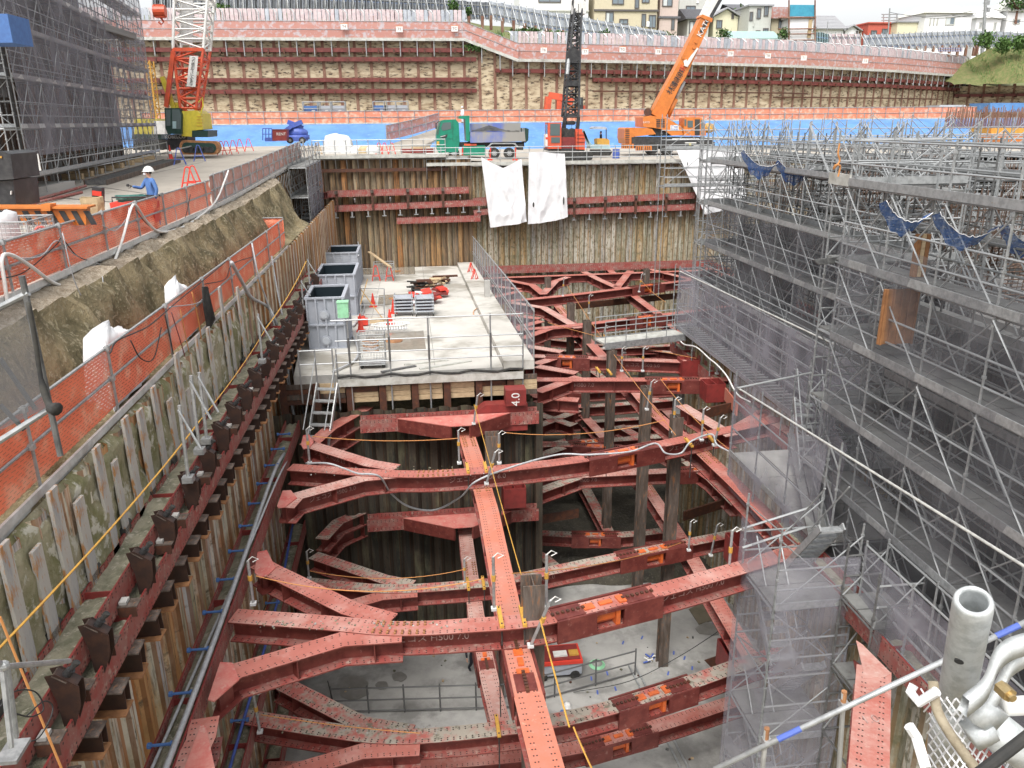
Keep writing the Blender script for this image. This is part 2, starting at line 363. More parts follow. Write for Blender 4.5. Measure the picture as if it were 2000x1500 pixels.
def solo(name, g, label, cat, group=None, base=None):
    if base is None:
        n = len(g.v); base = (sum(p[0] for p in g.v)/n, sum(p[1] for p in g.v)/n, min(p[2] for p in g.v))
    o = bpy.data.objects.new(name, mesh_of(g, name, base)); COL.objects.link(o); o.location = base; BASE[o.name] = Vector(base)
    return tag(o, label, cat, group)
def struct(name, g, kind='structure'):
    o = bpy.data.objects.new(name, mesh_of(g, name, (0, 0, 0))); COL.objects.link(o); o['kind'] = kind; BASE[o.name] = Vector((0, 0, 0)); return o
def dup(root, loc, rotz=0., label=None, group=None, scale=1.):
    def cp(o, par):
        c = o.copy(); COL.objects.link(c); c.parent = par
        for ch in o.children: cp(ch, c)
        return c
    r = cp(root, None); r.location = loc; r.rotation_euler = (0, 0, rotz); r.scale = (scale,)*3
    if label: r['label'] = label
    if group: r['group'] = group
    return r
_unit = {}
def unit_mesh(kind, m, n=6, seg=0):
    key = (kind, m, n, seg)
    if key not in _unit:
        g = G()
        if kind == 'tube': g.tube((0, 0, 0), (0, 0, 1), 1, m, n); g.smooth = False
        else: g.box((0, 0, 0), (1, 1, 1), m)
        _unit[key] = mesh_of(g, kind, (0, 0, 0))
    return _unit[key]
def bt(name, p0, p1, r, m, parent, n=6):        # a tube that is a part of its own
    p0, p1 = Vector(p0), Vector(p1); d = p1-p0
    o = bpy.data.objects.new(name, unit_mesh('tube', m, n)); COL.objects.link(o); o.parent = parent
    o.location = p0-BASE[parent.name]; o.rotation_euler = d.to_track_quat('Z', 'Y').to_euler(); o.scale = (r, r, d.length)
    return o
def bb(name, c, d, m, parent, rotz=0.):
    o = bpy.data.objects.new(name, unit_mesh('box', m)); COL.objects.link(o); o.parent = parent
    o.location = Vector(c)-BASE[parent.name]; o.scale = d; o.rotation_euler = (0, 0, rotz)
    return o
_post = {}
def post(name, p, h, r, m, parent, step=.475):       # scaffold standard with its rosettes and joints
    key = (round(h, 2), r, m)
    if key not in _post:
        g = G(); g.tube((0, 0, 0), (0, 0, h), r, m, 6); z = step
        while z < h-.1: g.tube((0, 0, z-.025), (0, 0, z+.025), r*1.75, m, 6); z += step*2
        _post[key] = mesh_of(g, 'post', (0, 0, 0))
    o = bpy.data.objects.new(name, _post[key]); COL.objects.link(o); o.parent = parent; o.location = Vector(p)-BASE[parent.name]
    return o
def text(txt, size, m, mtx, parent=None, name='lettering', depth=.004, align='CENTER', label=None, cat=None):
    cu = bpy.data.curves.new(name, 'FONT'); cu.body = txt; cu.size = size; cu.extrude = depth; cu.align_x = align; cu.align_y = 'CENTER'
    t = bpy.data.objects.new(name+'_tmp', cu); COL.objects.link(t)
    dg = bpy.context.evaluated_depsgraph_get(); me = bpy.data.meshes.new_from_object(t.evaluated_get(dg))
    bpy.data.objects.remove(t); me.materials.clear(); me.materials.append(MT[m])
    me.transform(mtx)
    if parent is not None: me.transform(Matrix.Translation(-BASE[parent.name]))
    o = bpy.data.objects.new(name, me); COL.objects.link(o); o.parent = parent
    if cat: tag(o, label, cat)
    return o
def frame(o, x, y):      # matrix with local x along x, local y along y
    x = Vector(x).normalized(); y = Vector(y); y = (y-x*y.dot(x)).normalized(); z = x.cross(y)
    M = Matrix((x, y, z)).transposed().to_4x4(); M.translation = Vector(o); return M
def catenary(a, b, sag, n=10):
    a, b = Vector(a), Vector(b); return [a.lerp(b, i/n)-Vector((0, 0, sag*4*(i/n)*(1-i/n))) for i in range(n+1)]
def spline(pts, k=6):
    P = [Vector(p) for p in pts]; P = [P[0]*2-P[1]]+P+[P[-1]*2-P[-2]]; out = []
    for i in range(1, len(P)-2):
        for j in range(k):
            t = j/k; a, b, c, d = P[i-1:i+3]
            out.append(.5*((2*b)+(c-a)*t+(2*a-5*b+4*c-d)*t*t+(3*b-a-3*c+d)*t*t*t))
    out.append(P[-2]); return out
# ================================================================== SETTING
random.seed(11)
def rn(a=1.): return random.uniform(-a, a)
from mathutils import noise as mnoise
def fbm(x, y, z=0., s=1., o=4): return mnoise.fractal(Vector((x*s, y*s, z*s)), 1.0, 2.0, o)
YW = 58.                       # plane of the far pit wall
FLOOR = -19.5
def zdeck(x, y):
    t = min(1, max(0, (y-34)/24)); u = min(1, max(0, (x+2)/9))
    return -2.9*(1-t)+t*(-2.3*(1-u)-2.85*u)
def deckP(px, py):
    z = -2.6
    for i in range(6):
        p = Pz(px, py, z); z = zdeck(p.x, p.y)
    return Pz(px, py, z)
def zslab(y): return -8.7-(y-28)*1.3/29
def slabP(px, py):
    z = -9.
    for i in range(8): p = Pz(px, py, z); z = zslab(p.y)
    return Pz(px, py, z)
# road and far deck: one sheet following zdeck, cut by the pit
g = G(); rows = []
for y in [4+i*2 for i in range(28)]: rows.append([V(x, y, zdeck(x, y)) for x in (-60, -40, -30, -24, -20, -16, -12, -9.5, -7.05)])
g.grid(rows, 'road'); struct('road', g)
g = G(); rows = []
for y in (58.1, 60, 63, 67, 72, 78, 86, 92): rows.append([V(x, y, zdeck(x, y)) for x in (-90, -60, -40, -24, -12, -7.05, -4, -2, 0, 2, 4, 7, 12, 20, 40, 80, 140)])
g.grid(rows, 'road'); struct('pavement', g)
# far bench above the blue slope, hill behind the upper wall, terrain to the horizon
g = G(); g.grid([[V(-90, 93, -.25), V(200, 93, -.25)], [V(-90, 140, -.2), V(200, 140, -.2)]], 'road'); struct('ground', g)
g = G(); rows = []
for (y, z0) in ((100.6, 10.), (106, 10.5), (118, 13), (150, 17), (300, 22), (1500, 24)):
    rows.append([V(x, y+max(0, (x-12))*.42*(1 if y < 200 else 0), z0-(2.4 if x > 12 else 0)*(1 if y < 120 else .5)-(max(0, x-50)*.05 if y < 200 else 0)) for x in (-900, -200, -60, -35, 0, 8, 14, 30, 50, 70, 94, 110, 140, 300, 900)])
g.grid(rows, 'grass'); struct('hill', g)
g = G(); g.grid([[V(-1500, -300, -23), V(1500, -300, -23)], [V(-1500, 1500, -23), V(1500, 1500, -23)]], 'earth'); struct('terrain', g)
# pit floor: concrete near, raw earth further back
g = G(); rows = []
for i in range(26):
    y = 4+i*1.1; rows.append([V(x, y, FLOOR+fbm(x, y, 3, .4)*.03) for x in (-5.3, -3, -1, 1, 3, 5, 7, 9, 11, 12.7)])
g.grid(rows, 'concrete'); struct('pit_floor', g)
g = G(); rows = []
for i in range(50):
    y = 29.5+i*.6; rows.append([V(x*.6, y, FLOOR+.1+fbm(x*.6, y, 1, .5)*.35+(.25 if i else -.3)) for x in range(6, 39)])
g.grid(rows, 'earth_dark'); g.smooth = True; struct('pit_earth', g)
# trench between the road and the pit wall
g = G(); rows = []; prof = [(-7.2, -2.97), (-6.95, -3.0), (-6.65, -3.12), (-6.5, -3.5), (-6.3, -4.0), (-6.1, -4.5), (-5.9, -4.95), (-5.7, -5.1), (-5.42, -5.12)]
for i in range(150):
    y = 5+i*.26; r = []
    for j, (x, z) in enumerate(prof):
        k = .0 if j in (0, 8) else 1.; f = fbm(x*2, y, z, 1.3, 8)*1.5+fbm(x*3, y*.6, z*2, 3, 4)*.3
        zz = z+(zdeck(-8, y)+2.9)*(1-j/8)
        r.append(V(x+f*.16*k, y, zz+f*.13*k+fbm(x, y, 2, 3, 3)*.04*k))
    rows.append(r)
g.grid([r[:3] for r in rows], 'gravel'); g.smooth = True; struct('trench_shoulder', g)
g = G(); g.grid([r[2:] for r in rows], 'earth'); g.smooth = True; struct('earth_slope', g)
# soil face still covering the top of the left wall
g = G(); rows = []
for i in range(170):
    y = 5+i*.2; r = []
    for j in range(15):
        z = -5.1-j*.16; k = 0 if j == 0 else 1
        cut = .14+.006*j-max(0, (y-22))*.02
        r.append(V(-5.42+k*max(-.1, cut+fbm(y, z, 0, 1.1, 5)*.10), y, z))
    rows.append(r)
mat('soil_face', (.33, .30, .20), (.17, .165, .075), 1.2, 1, c3=(.48, .46, .38), thr3=(.52, .60), scale3=3.5, bump=1., bscale=7)
g.grid(rows, 'soil_face'); g.smooth = True; struct('soil_face', g)
# terrace at the foot of the right-hand building
g = G(); g.grid([[V(12.7, 19, -9.9), V(60, 19, -9.9)], [V(12.7, 35.5, -9.9), V(60, 35.5, -9.9)]], 'concrete_dark'); g.grid([[V(22.4, 35.5, -9.9), V(60, 35.5, -9.9)], [V(22.4, 57.9, -9.9), V(60, 57.9, -9.9)]], 'concrete_dark')
g.grid([[V(9.9, 2, -10.7), V(60, 2, -10.7)], [V(9.9, 18.9, -10.7), V(60, 18.9, -10.7)]], 'concrete_dark'); struct('terrace', g)
# ------------------------------------------------------------------ sheet pile walls
def piles(name, p0, p1, z0, z1, m, label, depth=.17, sgn=1, ztop=None):
    p0, p1 = Vector((*p0, 0)), Vector((*p1, 0)); d = p1-p0; Lg = d.length; d.normalize(); nn = Vector((d.y, -d.x, 0))*sgn
    g = G(); prof = []; s = 0.; k = 0
    while s < Lg:
        o = depth if k % 2 == 0 else 0
        prof += [(s+.07, o), (s+.33, o)]; s += .4; k += 1
    for j in range(len(prof)-1):
        (a, oa), (b, ob) = prof[j], prof[j+1]
        ja, jb = (ztop(a) if ztop else z1), (ztop(b) if ztop else z1)
        pa, pb = p0+d*a+nn*oa, p0+d*b+nn*ob
        u0, u1 = a/.4, b/.4
        if int(u0+1e-6) != int(u1-1e-6): u1 = int(u0)+.999
        N = 4
        for q in range(N):
            za, zb = z0+(ja-z0)*q/N, z0+(ja-z0)*(q+1)/N; zc, zd = z0+(jb-z0)*q/N, z0+(jb-z0)*(q+1)/N
            g.face([(*pa.xy, za), (*pb.xy, zc), (*pb.xy, zd), (*pa.xy, zb)], m, [(u0, za), (u1, zc), (u1, zd), (u0, zb)])
    return solo(name, g, label, 'retaining wall', base=(p0.x, p0.y, z0))
piles('sheet_pile_wall', (-5.45, 4), (-5.45, 58), -21, -5.12, 'piles_left', 'rust streaked sheet pile wall running away down the left side of the pit', sgn=1)
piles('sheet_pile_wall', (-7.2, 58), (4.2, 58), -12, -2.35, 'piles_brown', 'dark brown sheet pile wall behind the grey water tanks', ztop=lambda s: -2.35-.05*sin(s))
piles('sheet_pile_wall', (4.2, 58.25), (30, 58.25), -20, -3.0, 'piles_light', 'pale mossy sheet pile wall below the orange mobile crane', ztop=lambda s: -3.05-.10*abs(sin(s*1.7)))
g = G(); g.box((17.2, 58.2, -2.97), (26, .5, .2), 'concrete'); g.box((-1.5, 57.98, -2.42), (11.4, .3, .16), 'concrete'); solo('coping', g, 'concrete coping along the top of the far pit wall', 'coping')
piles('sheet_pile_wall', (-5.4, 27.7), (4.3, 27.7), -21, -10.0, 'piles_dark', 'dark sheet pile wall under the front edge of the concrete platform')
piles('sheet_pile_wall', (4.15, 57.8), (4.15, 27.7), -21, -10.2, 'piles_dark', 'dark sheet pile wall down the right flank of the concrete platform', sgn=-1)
piles('sheet_pile_wall', (12.7, 35.5), (22.4, 35.5), -21, -10., 'piles_light', 'return sheet pile wall hidden under the end of the netted walkway', sgn=1)
piles('sheet_pile_wall', (22.4, 35.5), (22.4, 58), -21, -9.9, 'piles_light', 'far right sheet pile wall behind the tall scaffold', sgn=-1)
piles('sheet_pile_wall', (12.7, 18.8), (12.7, 35.5), -21, -9.7, 'piles_light', 'sheet pile wall under the scaffold walkway at the right of the pit', sgn=-1)
piles('sheet_pile_wall', (9.8, 18.8), (12.7, 18.8), -21, -10.0, 'piles_light', 'short return of sheet piles behind the stair tower', sgn=-1)
piles('sheet_pile_wall', (9.8, 3), (9.8, 18.8), -21, -10.7, 'piles_light', 'sheet pile wall nearest on the right behind the beam marked 1.0', sgn=-1)
mat('slab_concrete', (.52, .50, .455), (.43, .41, .37), .5, .7, c3=(.28, .26, .22), thr3=(.50, .60), scale3=.28, bump=.1)
g = G(); y0, y1 = 28.0, 57.75
g.grid([[V(-4.5, y0, zslab(y0)), V(3.1, y0, zslab(y0))], [V(-7.0, y1, zslab(y1)), V(3.1, y1, zslab(y1))]], 'slab_concrete')
g.box((3.7, (y0+y1)/2, (zslab(y0)+zslab(y1))/2+.06), (1.15, (y1-y0)*1.001, .35), 'slab_concrete', Matrix.Rotation(math.atan2(-1.3, 29), 3, 'X'))
g.prism([(-4.5, y0, zslab(y0)-.004), (-7, y1, zslab(y1)-.004), (3.1, y1, zslab(y1)-.004), (3.1, y0, zslab(y0)-.004)], (0, 0, -.35), 'concrete')
for x in (-2.2, .6): g.box((x, 43, zslab(43)+.002), (.015, 29, .004), 'concrete_dark', Matrix.Rotation(math.atan2(-1.3, 29), 3, 'X'))
solo('platform', g, 'pale concrete platform carrying the grey tanks in the middle of the pit', 'platform', base=(0, 28, -9))
# puddled recesses on the slab with round manhole covers
def recess(pts, m, label):
    g = G(); P = [slabP(*p)+V(0, 0, .008) for p in pts]; g.prism(P, (0, 0, .008), m); return solo('recess', g, label, 'recess')
recess([(716, 684), (714, 655), (827, 646), (832, 683)], 'puddle', 'shallow flooded recess beside the cage trolley on the platform')
recess([(738, 598), (740, 577), (811, 573), (815, 590)], 'puddle', 'dark wet recess behind the red cones on the platform')
recess([(678, 537), (680, 527), (810, 521), (811, 536)], 'puddle', 'wet strip at the foot of the brown sheet piles')
for (x, y, lab) in ((772, 584, 'orange manhole cover in the recess behind the cones'), (774, 531, 'orange manhole cover near the brown sheet piles'), (770, 667, 'brown manhole cover under the water of the front recess')):
    p = slabP(x, y); g = G(); g.tube(p+V(0, 0, .02), p+V(0, 0, .05), .36, 'plywood' if y < 600 else 'rust_flange', 20); g.tube(p+V(0, 0, .05), p+V(0, 0, .06), .29, 'rust_flange', 20)
    solo('manhole_cover', g, lab, 'manhole cover', 'manhole covers on the platform')
# lagging wall under the front edge of the platform
t = thing('lagging_wall', 'timber lagged wall with steel posts below the platform edge', 'retaining wall', (0, 28, -10))
x = -4.9
i = 0
while x < 4.:
    g = G()
    for k in range(4): g.box((x+.55, 28.0+rn(.02), -9.1-.2*k), (.92, .06, .18), random.choice(['wood', 'rusty_brown', 'wood', 'old_column']))
    part('lagging', g, t); g = G(); g.hbeam([(x, 27.93, -10.3), (x, 27.93, -8.95)], .25, .2, .02, .02, top='rusty_brown', side='rusty_brown', bot='rusty_brown', up=(0, -1, 0), holes=False); part('soldier_pile', g, t); x += 1.18
# ------------------------------------------------------------------ blue sheeted slope
g = G(); rows = []
for i in range(141):
    x = -40+i; r = []
    for j in range(7):
        tt = j/6; yy = 86+tt*7; r.append(V(x, yy+fbm(x, tt, 0, .3)*.25, -2.6+tt*2.36+(fbm(x, tt*3, 1, .35, 3)*.14 if 0 < j < 6 else 0)-(.6 if j == 0 else 0)))
    rows.append(r)
g.grid(rows, 'blue_sheet'); g.smooth = True
solo('slope_sheeting', g, 'light blue plastic sheeting covering the slope behind the machines', 'sheeting')
# ------------------------------------------------------------------ upper wall: soldier piles, lagging boards, walers
UA = [(-45., 100.), (10.5, 100.)]; UB = [(10.5, 100.), (26, 101.5), (50, 107), (70, 116), (88, 127)]; UC = [(88, 127), (112, 121), (150, 112)]
mat('lagging_boards', (.47, .39, .28), (.35, .28, .18), 1.2, .85, c3=(.62, .36, .22), thr3=(.66, .72), scale3=.8, coord='Object', stretch=(1, 1, 3))
mat('lagging_dirty', (.50, .42, .29), (.25, .18, .11), .8, .85, c3=(.07, .05, .035), thr3=(.56, .6), scale3=1.6, stretch=(1, 1, 3))
def along(path, s):
    for (a, b) in zip(path, path[1:]):
        L_ = hypot(b[0]-a[0], b[1]-a[1])
        if s <= L_ or b == path[-1]: t = s/L_; return V(a[0]+(b[0]-a[0])*t, a[1]+(b[1]-a[1])*t, 0), V(b[0]-a[0], b[1]-a[1], 0).normalized()
        s -= L_
def plen(path): return sum(hypot(b[0]-a[0], b[1]-a[1]) for a, b in zip(path, path[1:]))
def upper_wall(path, ztop, pitch, label, m1, m2, nboard):
    t = thing('soldier_pile_wall', label, 'retaining wall', (path[0][0], path[0][1], 0)); Lg = plen(path); n = int(Lg/pitch); pitch = Lg/n
    gp = G(); stuff = n > 95
    for i in range(n):
        p0, d = along(path, i*pitch); p1, _ = along(path, (i+1)*pitch); z1 = ztop(i/n); nn = V(d.y, -d.x, 0)
        g = G(); h = (z1+.4)/nboard
        for k in range(nboard):
            zc = -.4+h*(k+.5); off = rn(.045)
            g.bar(p0+V(0, 0, zc)-nn*off+d*.1, p1+V(0, 0, zc)-nn*off-d*.1, .12, h*random.uniform(.72, .98), m2 if random.random() < (.55 if k < nboard*.35 else .2) else m1)
        g.bar(p0+V(0, 0, (z1-.4)/2)-nn*-.15, p1+V(0, 0, (z1-.4)/2)-nn*-.15, .05, z1+.4, 'lagging_dirty')
        part('lagging', g, t)
        g = G(); g.hbeam([p0+nn*.10+V(0, 0, -.4), p0+nn*.10+V(0, 0, z1+.3)], .34, .3, .04, .05, top='rust_post', side='rust_post', bot='rust_post', up=nn, holes=False)
        part('soldier_pile', g, t)
    return t
mat('rust_post', (.17, .075, .05), (.26, .16, .11), 3, .8, stretch=(1, 1, .3))
zA = lambda s: 9.3
zB = lambda s: 7.2-1.0*s
upper_wall(UA, zA, 1.75, 'tall timber lagged wall behind the red and white boom', 'lagging_boards', 'lagging_dirty', 22)
upper_wall(UB, zB, 1.85, 'long timber lagged wall curving away behind the orange mobile crane', 'lagging_boards', 'lagging_dirty', 15)
upper_wall(UC, lambda s: 4.6, 2.2, 'far timber lagged wall below the grassy bank at the right', 'lagging_boards', 'lagging_dirty', 12)
def waler_line(path, zz, s0, s1, h, label, brk=True, m='red_side', off=.55, pitch=1.75):
    t = thing('waler', label, 'waler', (path[0][0], path[0][1], zz(0))); n = max(2, int((s1-s0)/4)); pts = []
    for i in range(n+1):
        s = s0+(s1-s0)*i/n; p, d = along(path, s); nn = V(d.y, -d.x, 0); pts.append(p+nn*off+V(0, 0, zz(s)))
    g = G(); h *= .72; g.hbeam(pts, h, h, .06, .05, top=m, side=m, bot=m, up=(nn.x, nn.y, 0), holes=False); part('beam', g, t)
    if brk:
        g = G(); s = s0+.6
        while s < s1:
            p, d = along(path, s); nn = V(d.y, -d.x, 0); g.bar(p+nn*(off+.28)+V(0, 0, zz(s)-.4), p+nn*(off+.28)+V(0, 0, zz(s)+.08), .16, .15, 'rusty_brown', up=nn)
            g.bar(p+nn*.15+V(0, 0, zz(s)-h*.7), p+nn*(off+.2)+V(0, 0, zz(s)-h*.55), .14, .14, 'rusty_brown'); s += pitch
        part('anchor_bracket', g, t, kind='stuff')
    return t
def zl(ya, yb, Lg, Y=100.):       # image row at the two ends -> height line
    return lambda s: Py(600, ya+(yb-ya)*s/Lg, Y).z
LA = plen(UA); LB = plen(UB)
for (y, nm) in ((98, 'upper dark red waler on the tall lagged wall'), (116, 'second dark red waler on the tall lagged wall'), (156, 'third dark red waler on the tall lagged wall'), (178, 'lowest dark red waler on the tall lagged wall')):
    waler_line(UA, (lambda s, y=y: Py(700, y, 99.5).z), 3, LA-2.2, .62, nm, brk=True)
waler_line(UB, lambda s: Py(1200, 138, 100).z-.008*s, 0, 84, .6, 'upper of the paired dark red walers on the curving wall')
waler_line(UB, lambda s: Py(1200, 154, 100).z-.006*s, 12, 84, .6, 'lower of the paired dark red walers on the curving wall')
waler_line(UB, lambda s: 3.35-.006*s, 12, 44, .24, 'thin brown rail under the paired red walers', brk=False, m='rusty_brown')
waler_line(UB, lambda s: 2.6, 38, 78, .24, 'lower thin brown rail crossing the curving wall', brk=False, m='rusty_brown')
waler_line(UC, lambda s: 3.2, 0, 50, .6, 'dark red waler on the far wall below the grassy bank')
# ------------------------------------------------------------------ walkways hung on the upper wall: pink mesh, plank edge, panels, curved posts
mat('pale_panel', (.62, .52, .52), (.50, .40, .41), 3, .5)
mat('steel_panel', (.50, .53, .57), (.38, .41, .46), 2, .4, .3)
mat('steel_panel_teal', (.36, .50, .52), (.3, .42, .44), 2, .45)
def walkway(path, zf, s0, s1, label, off=1.0, curved=True, panel=True, pitch=1.9):
    p0, d0 = along(path, s0); t = thing('walkway_fence', label, 'walkway', (p0.x, p0.y, zf(s0)))
    N = max(1, int((s1-s0)/pitch)); mesh = G(); pan = G(); plank = G(); br = G(); posts = G()
    for i in range(N):
        sa, sb = s0+(s1-s0)*i/N, s0+(s1-s0)*(i+1)/N
        a, da = along(path, sa); b, db = along(path, sb); na = V(da.y, -da.x, 0); nb = V(db.y, -db.x, 0)
        A = a+na*off+V(0, 0, zf(sa)); B = b+nb*off+V(0, 0, zf(sb))
        if curved or True:
            u = [(sa, 0), (sb, 0), (sb, 1.75), (sa, 1.75)]
            mesh.face([A, B, B+V(0, 0, 1.75), A+V(0, 0, 1.75)], 'pink_mesh', u)
        plank.bar(A-na*.5+V(0, 0, -.1), B-nb*.5+V(0, 0, -.1), 1.1, .12, 'deck_plank'); plank.bar(A+na*.06+V(0, 0, -.12), B+nb*.06+V(0, 0, -.12), .06, .32, 'deck_plank')
        if panel:
            for q in range(4):
                c0 = (A-na*1.5).lerp(B-nb*1.5, q/4+.02); c1 = (A-na*1.5).lerp(B-nb*1.5, (q+1)/4-.02)
                pan.bar(c0+V(0, 0, 2.0), c1+V(0, 0, 2.0), .06, 2.3, 'pale_panel' if random.random() < .8 else 'steel_panel')
        g = posts; P = A-na*.1
        g.tube(P+V(0, 0, -1.9), P+V(0, 0, 1.9), .06, 'galv', 5)
        if curved: g.path([P+V(0, 0, 1.9), P+V(0, 0, 2.6)-na*.1, P+V(0, 0, 3.0)-na*.5+da*-.3, P+V(0, 0, 3.1)-na*1.2+da*-.6], .07, 'galv', 5)
        for zz in (.9, 1.75): g.tube(A+V(0, 0, zz)+na*.03, B+V(0, 0, zz)+nb*.03, .03, 'galv', 4)
        br.tube(P+V(0, 0, -1.9), P-na*.9+V(0, 0, -.2), .045, 'galv_dull', 4); br.tube(P-na*.9+V(0, 0, -2.4), P-na*.9+V(0, 0, 0), .045, 'galv_dull', 4); br.tube(P+V(0, 0, -1.2), P-na*.95+V(0, 0, -1.2), .035, 'galv_dull', 4)
    part('safety_mesh', mesh, t); part('walkway_boards', plank, t)
    if panel: part('hoarding', pan, t)
    part('fence_posts', posts, t, kind='stuff'); part('brackets', br, t, kind='stuff')
    return t
zwA = lambda s: Py(600, 74, 99).z
walkway(UA, zwA, 8, LA-3.2, 'pink mesh walkway with curved posts along the top of the tall wall')
walkway([(6.8, 99.9), (13.2, 99.9)], lambda s: Py(900, 74, 99).z-s*.36, 0, 6.4, 'short sloping pink mesh walkway stepping down between the two walls', panel=False, curved=False)
walkway(UB, lambda s: Py(1100, 116, 100).z-.007*s, 2, 87, 'long pink mesh walkway with curved posts along the curving wall')
SG = [(672, 52, 'T4'), (780, 57, 'T5'), (888, 56, 'TC'), (1062, 98, 'T6'), (1143, 101, 'T7'), (1216, 97, 'TG'), (1286, 101, 'T8'), (1427, 105, 'T9'), (1500, 109, 'TB'), (1570, 113, 'T1'), (1690, 119, 'T2')]
for (x, y, tx) in SG:
    Y = 98.6 if x < 1100 else 98.6+(x-1100)*.0095
    p = Py(x, y, Y); g = G(); g.box(p, (.75, .05, .6), 'white_paint'); g.box(p+V(0, .0, .32), (.8, .06, .06), 'orange_paint')
    o = solo('sign', g, 'small white sign reading %s on the pink walkway mesh' % tx, 'sign', 'numbered signs along the walkway')
    text(tx, .4, 'rust_post', frame(p+V(0, -.035, 0), (1, 0, 0), (0, 0, 1)), o)
# ================================================================== SHORING
Z1, Z2, Z3 = -10.15, -14.15, -17.6         # top flange of the three levels
def tr(pts, z): return [Pz(x, y, z) for x, y in pts]
def drop(pts, d): return [p-V(0, 0, d) for p in pts]
STR = 'ジェコス H500 '
def at_len(pts, s):
    for a, b in zip(pts, pts[1:]):
        l = (b-a).length
        if s <= l or b is pts[-1]: return a.lerp(b, s/l), (b-a).normalized()
        s -= l
def side_text(t, pts, s, txt, size=.24, w=.5):
    p, d = at_len(pts, s); n = V(d.y, -d.x, 0)
    return text(txt, size*.92, 'stencil', frame(p+n*(.0125+.004), d, (0, 0, 1)), t, 'lettering', .002)
def strut(pts, label, top='red_top', jack=None, words=None, w=.5, smooth=True, bolts=()):
    """pts: top centre line"""
    P = spline(pts, 4) if smooth and len(pts) > 2 else pts; C = drop(P, .25)
    t = thing('strut', label, 'strut', tuple(C[0]), 'steel struts across the pit')
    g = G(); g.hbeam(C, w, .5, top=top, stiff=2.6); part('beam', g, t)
    if jack:
        s0, s1 = jack; a, d = at_len(C, s0); b, d2 = at_len(C, s1); n = V(d.y, -d.x, 0)
        L = (b-a).length; d = (b-a).normalized(); n = V(d.y, -d.x, 0).normalized(); R = Matrix((n, d, V(0, 0, 1))).transposed()
        g = G(); lo, hi = .36, .62
        for sd in (-1, 1):
            off = n*sd*(w/2+.02)
            g.box(a+d*L*lo/2+off, (.05, L*lo, .56), 'red_side', R); g.box(b-d*L*(1-hi)/2+off, (.05, L*(1-hi), .56), 'red_side', R)
            g.box(a+d*L*(lo+hi)/2+off+V(0, 0, .24), (.05, L*(hi-lo), .08), 'red_side', R); g.box(a+d*L*(lo+hi)/2+off-V(0, 0, .24), (.05, L*(hi-lo), .08), 'red_side', R)
        for f in (.14, .8): g.box(a+d*L*f+V(0, 0, .262), (.42, L*.26, .02), 'red_side', R)
        c = part('jack_housing', g, t)
        g = G(); g.tube(a+d*L*(lo+.02), a+d*L*(hi-.06), .17, 'jack_orange', 10); g.box(a+d*L*(hi-.045), (.46, .1, .42), 'jack_orange', R)
        g.box(a+d*L*(lo-.03)+V(0, 0, .27), (.2, L*.1, .03), 'jack_orange', R); g.box(a+d*L*(hi+.02)+V(0, 0, .27), (.26, L*.07, .04), 'jack_orange', R)
        g.box(a+d*L*(lo+hi)/2+V(0, 0, .275), (.12, L*.12, .04), 'jack_orange', R)
        part('hydraulic_jack', g, c)
        for e, (q, dd) in enumerate(((a+d*L*.14, 1), (a+d*L*.8, 1))):
            gb = G()
            for k in range(7): gb.box(q+d*(-.45+.15*k)*(L/3.2)+V(0, 0, .29), (.07, .06, .05), 'rusty_brown', R)
            part('bolt_row', gb, t)
    for s0, s1 in bolts:      # bolted splice plate with raised heads
        gb = G(); s = s0
        while s < s1:
            p, d = at_len(C, s); n = V(d.y, -d.x, 0).normalized()
            for o in (-.19, -.10, .10, .19): gb.tube(p+n*o+V(0, 0, .25), p+n*o+V(0, 0, .285), .026, 'rust_flange', 6)
            s += .15
        part('splice_bolts', gb, t)
    for s, tx in (words or []): side_text(t, C, s, tx)
    return t
def brace(pts, label, top='red_top', gus=None, z=None, words=None, dbl=False):
    P = pts; C = drop(P, .27); t = thing('diagonal_brace', label, 'brace', tuple(C[0]), 'diagonal braces at the strut ends')
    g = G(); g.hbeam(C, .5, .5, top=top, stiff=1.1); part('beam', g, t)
    if dbl: g = G(); g.hbeam(drop(C, .5), .5, .5, top=top, stiff=1.1); part('beam', g, t)
    if gus:
        g = G(); o = [Pz(x, y, z+.012) for x, y in gus]; g.prism(o, (0, 0, -.03), top.replace('red_top', 'gusset_top')); g.prism([p-V(0, 0, .47) for p in o], (0, 0, -.03), 'red_side')
        c = sum(o, V(0, 0, 0))/len(o); k = [c+(p-c)*.55-V(0, 0, .03) for p in o]; g.prism(k, (0, 0, -.44), 'red_side'); part('gusset', g, t)
    for s, tx in (words or []): side_text(t, C, s, tx, .2)
    return t
mat('gusset_top', (.50, .20, .165), (.46, .09, .075), 3, .6, c3=(.52, .38, .32), thr3=(.55, .75), scale3=6)
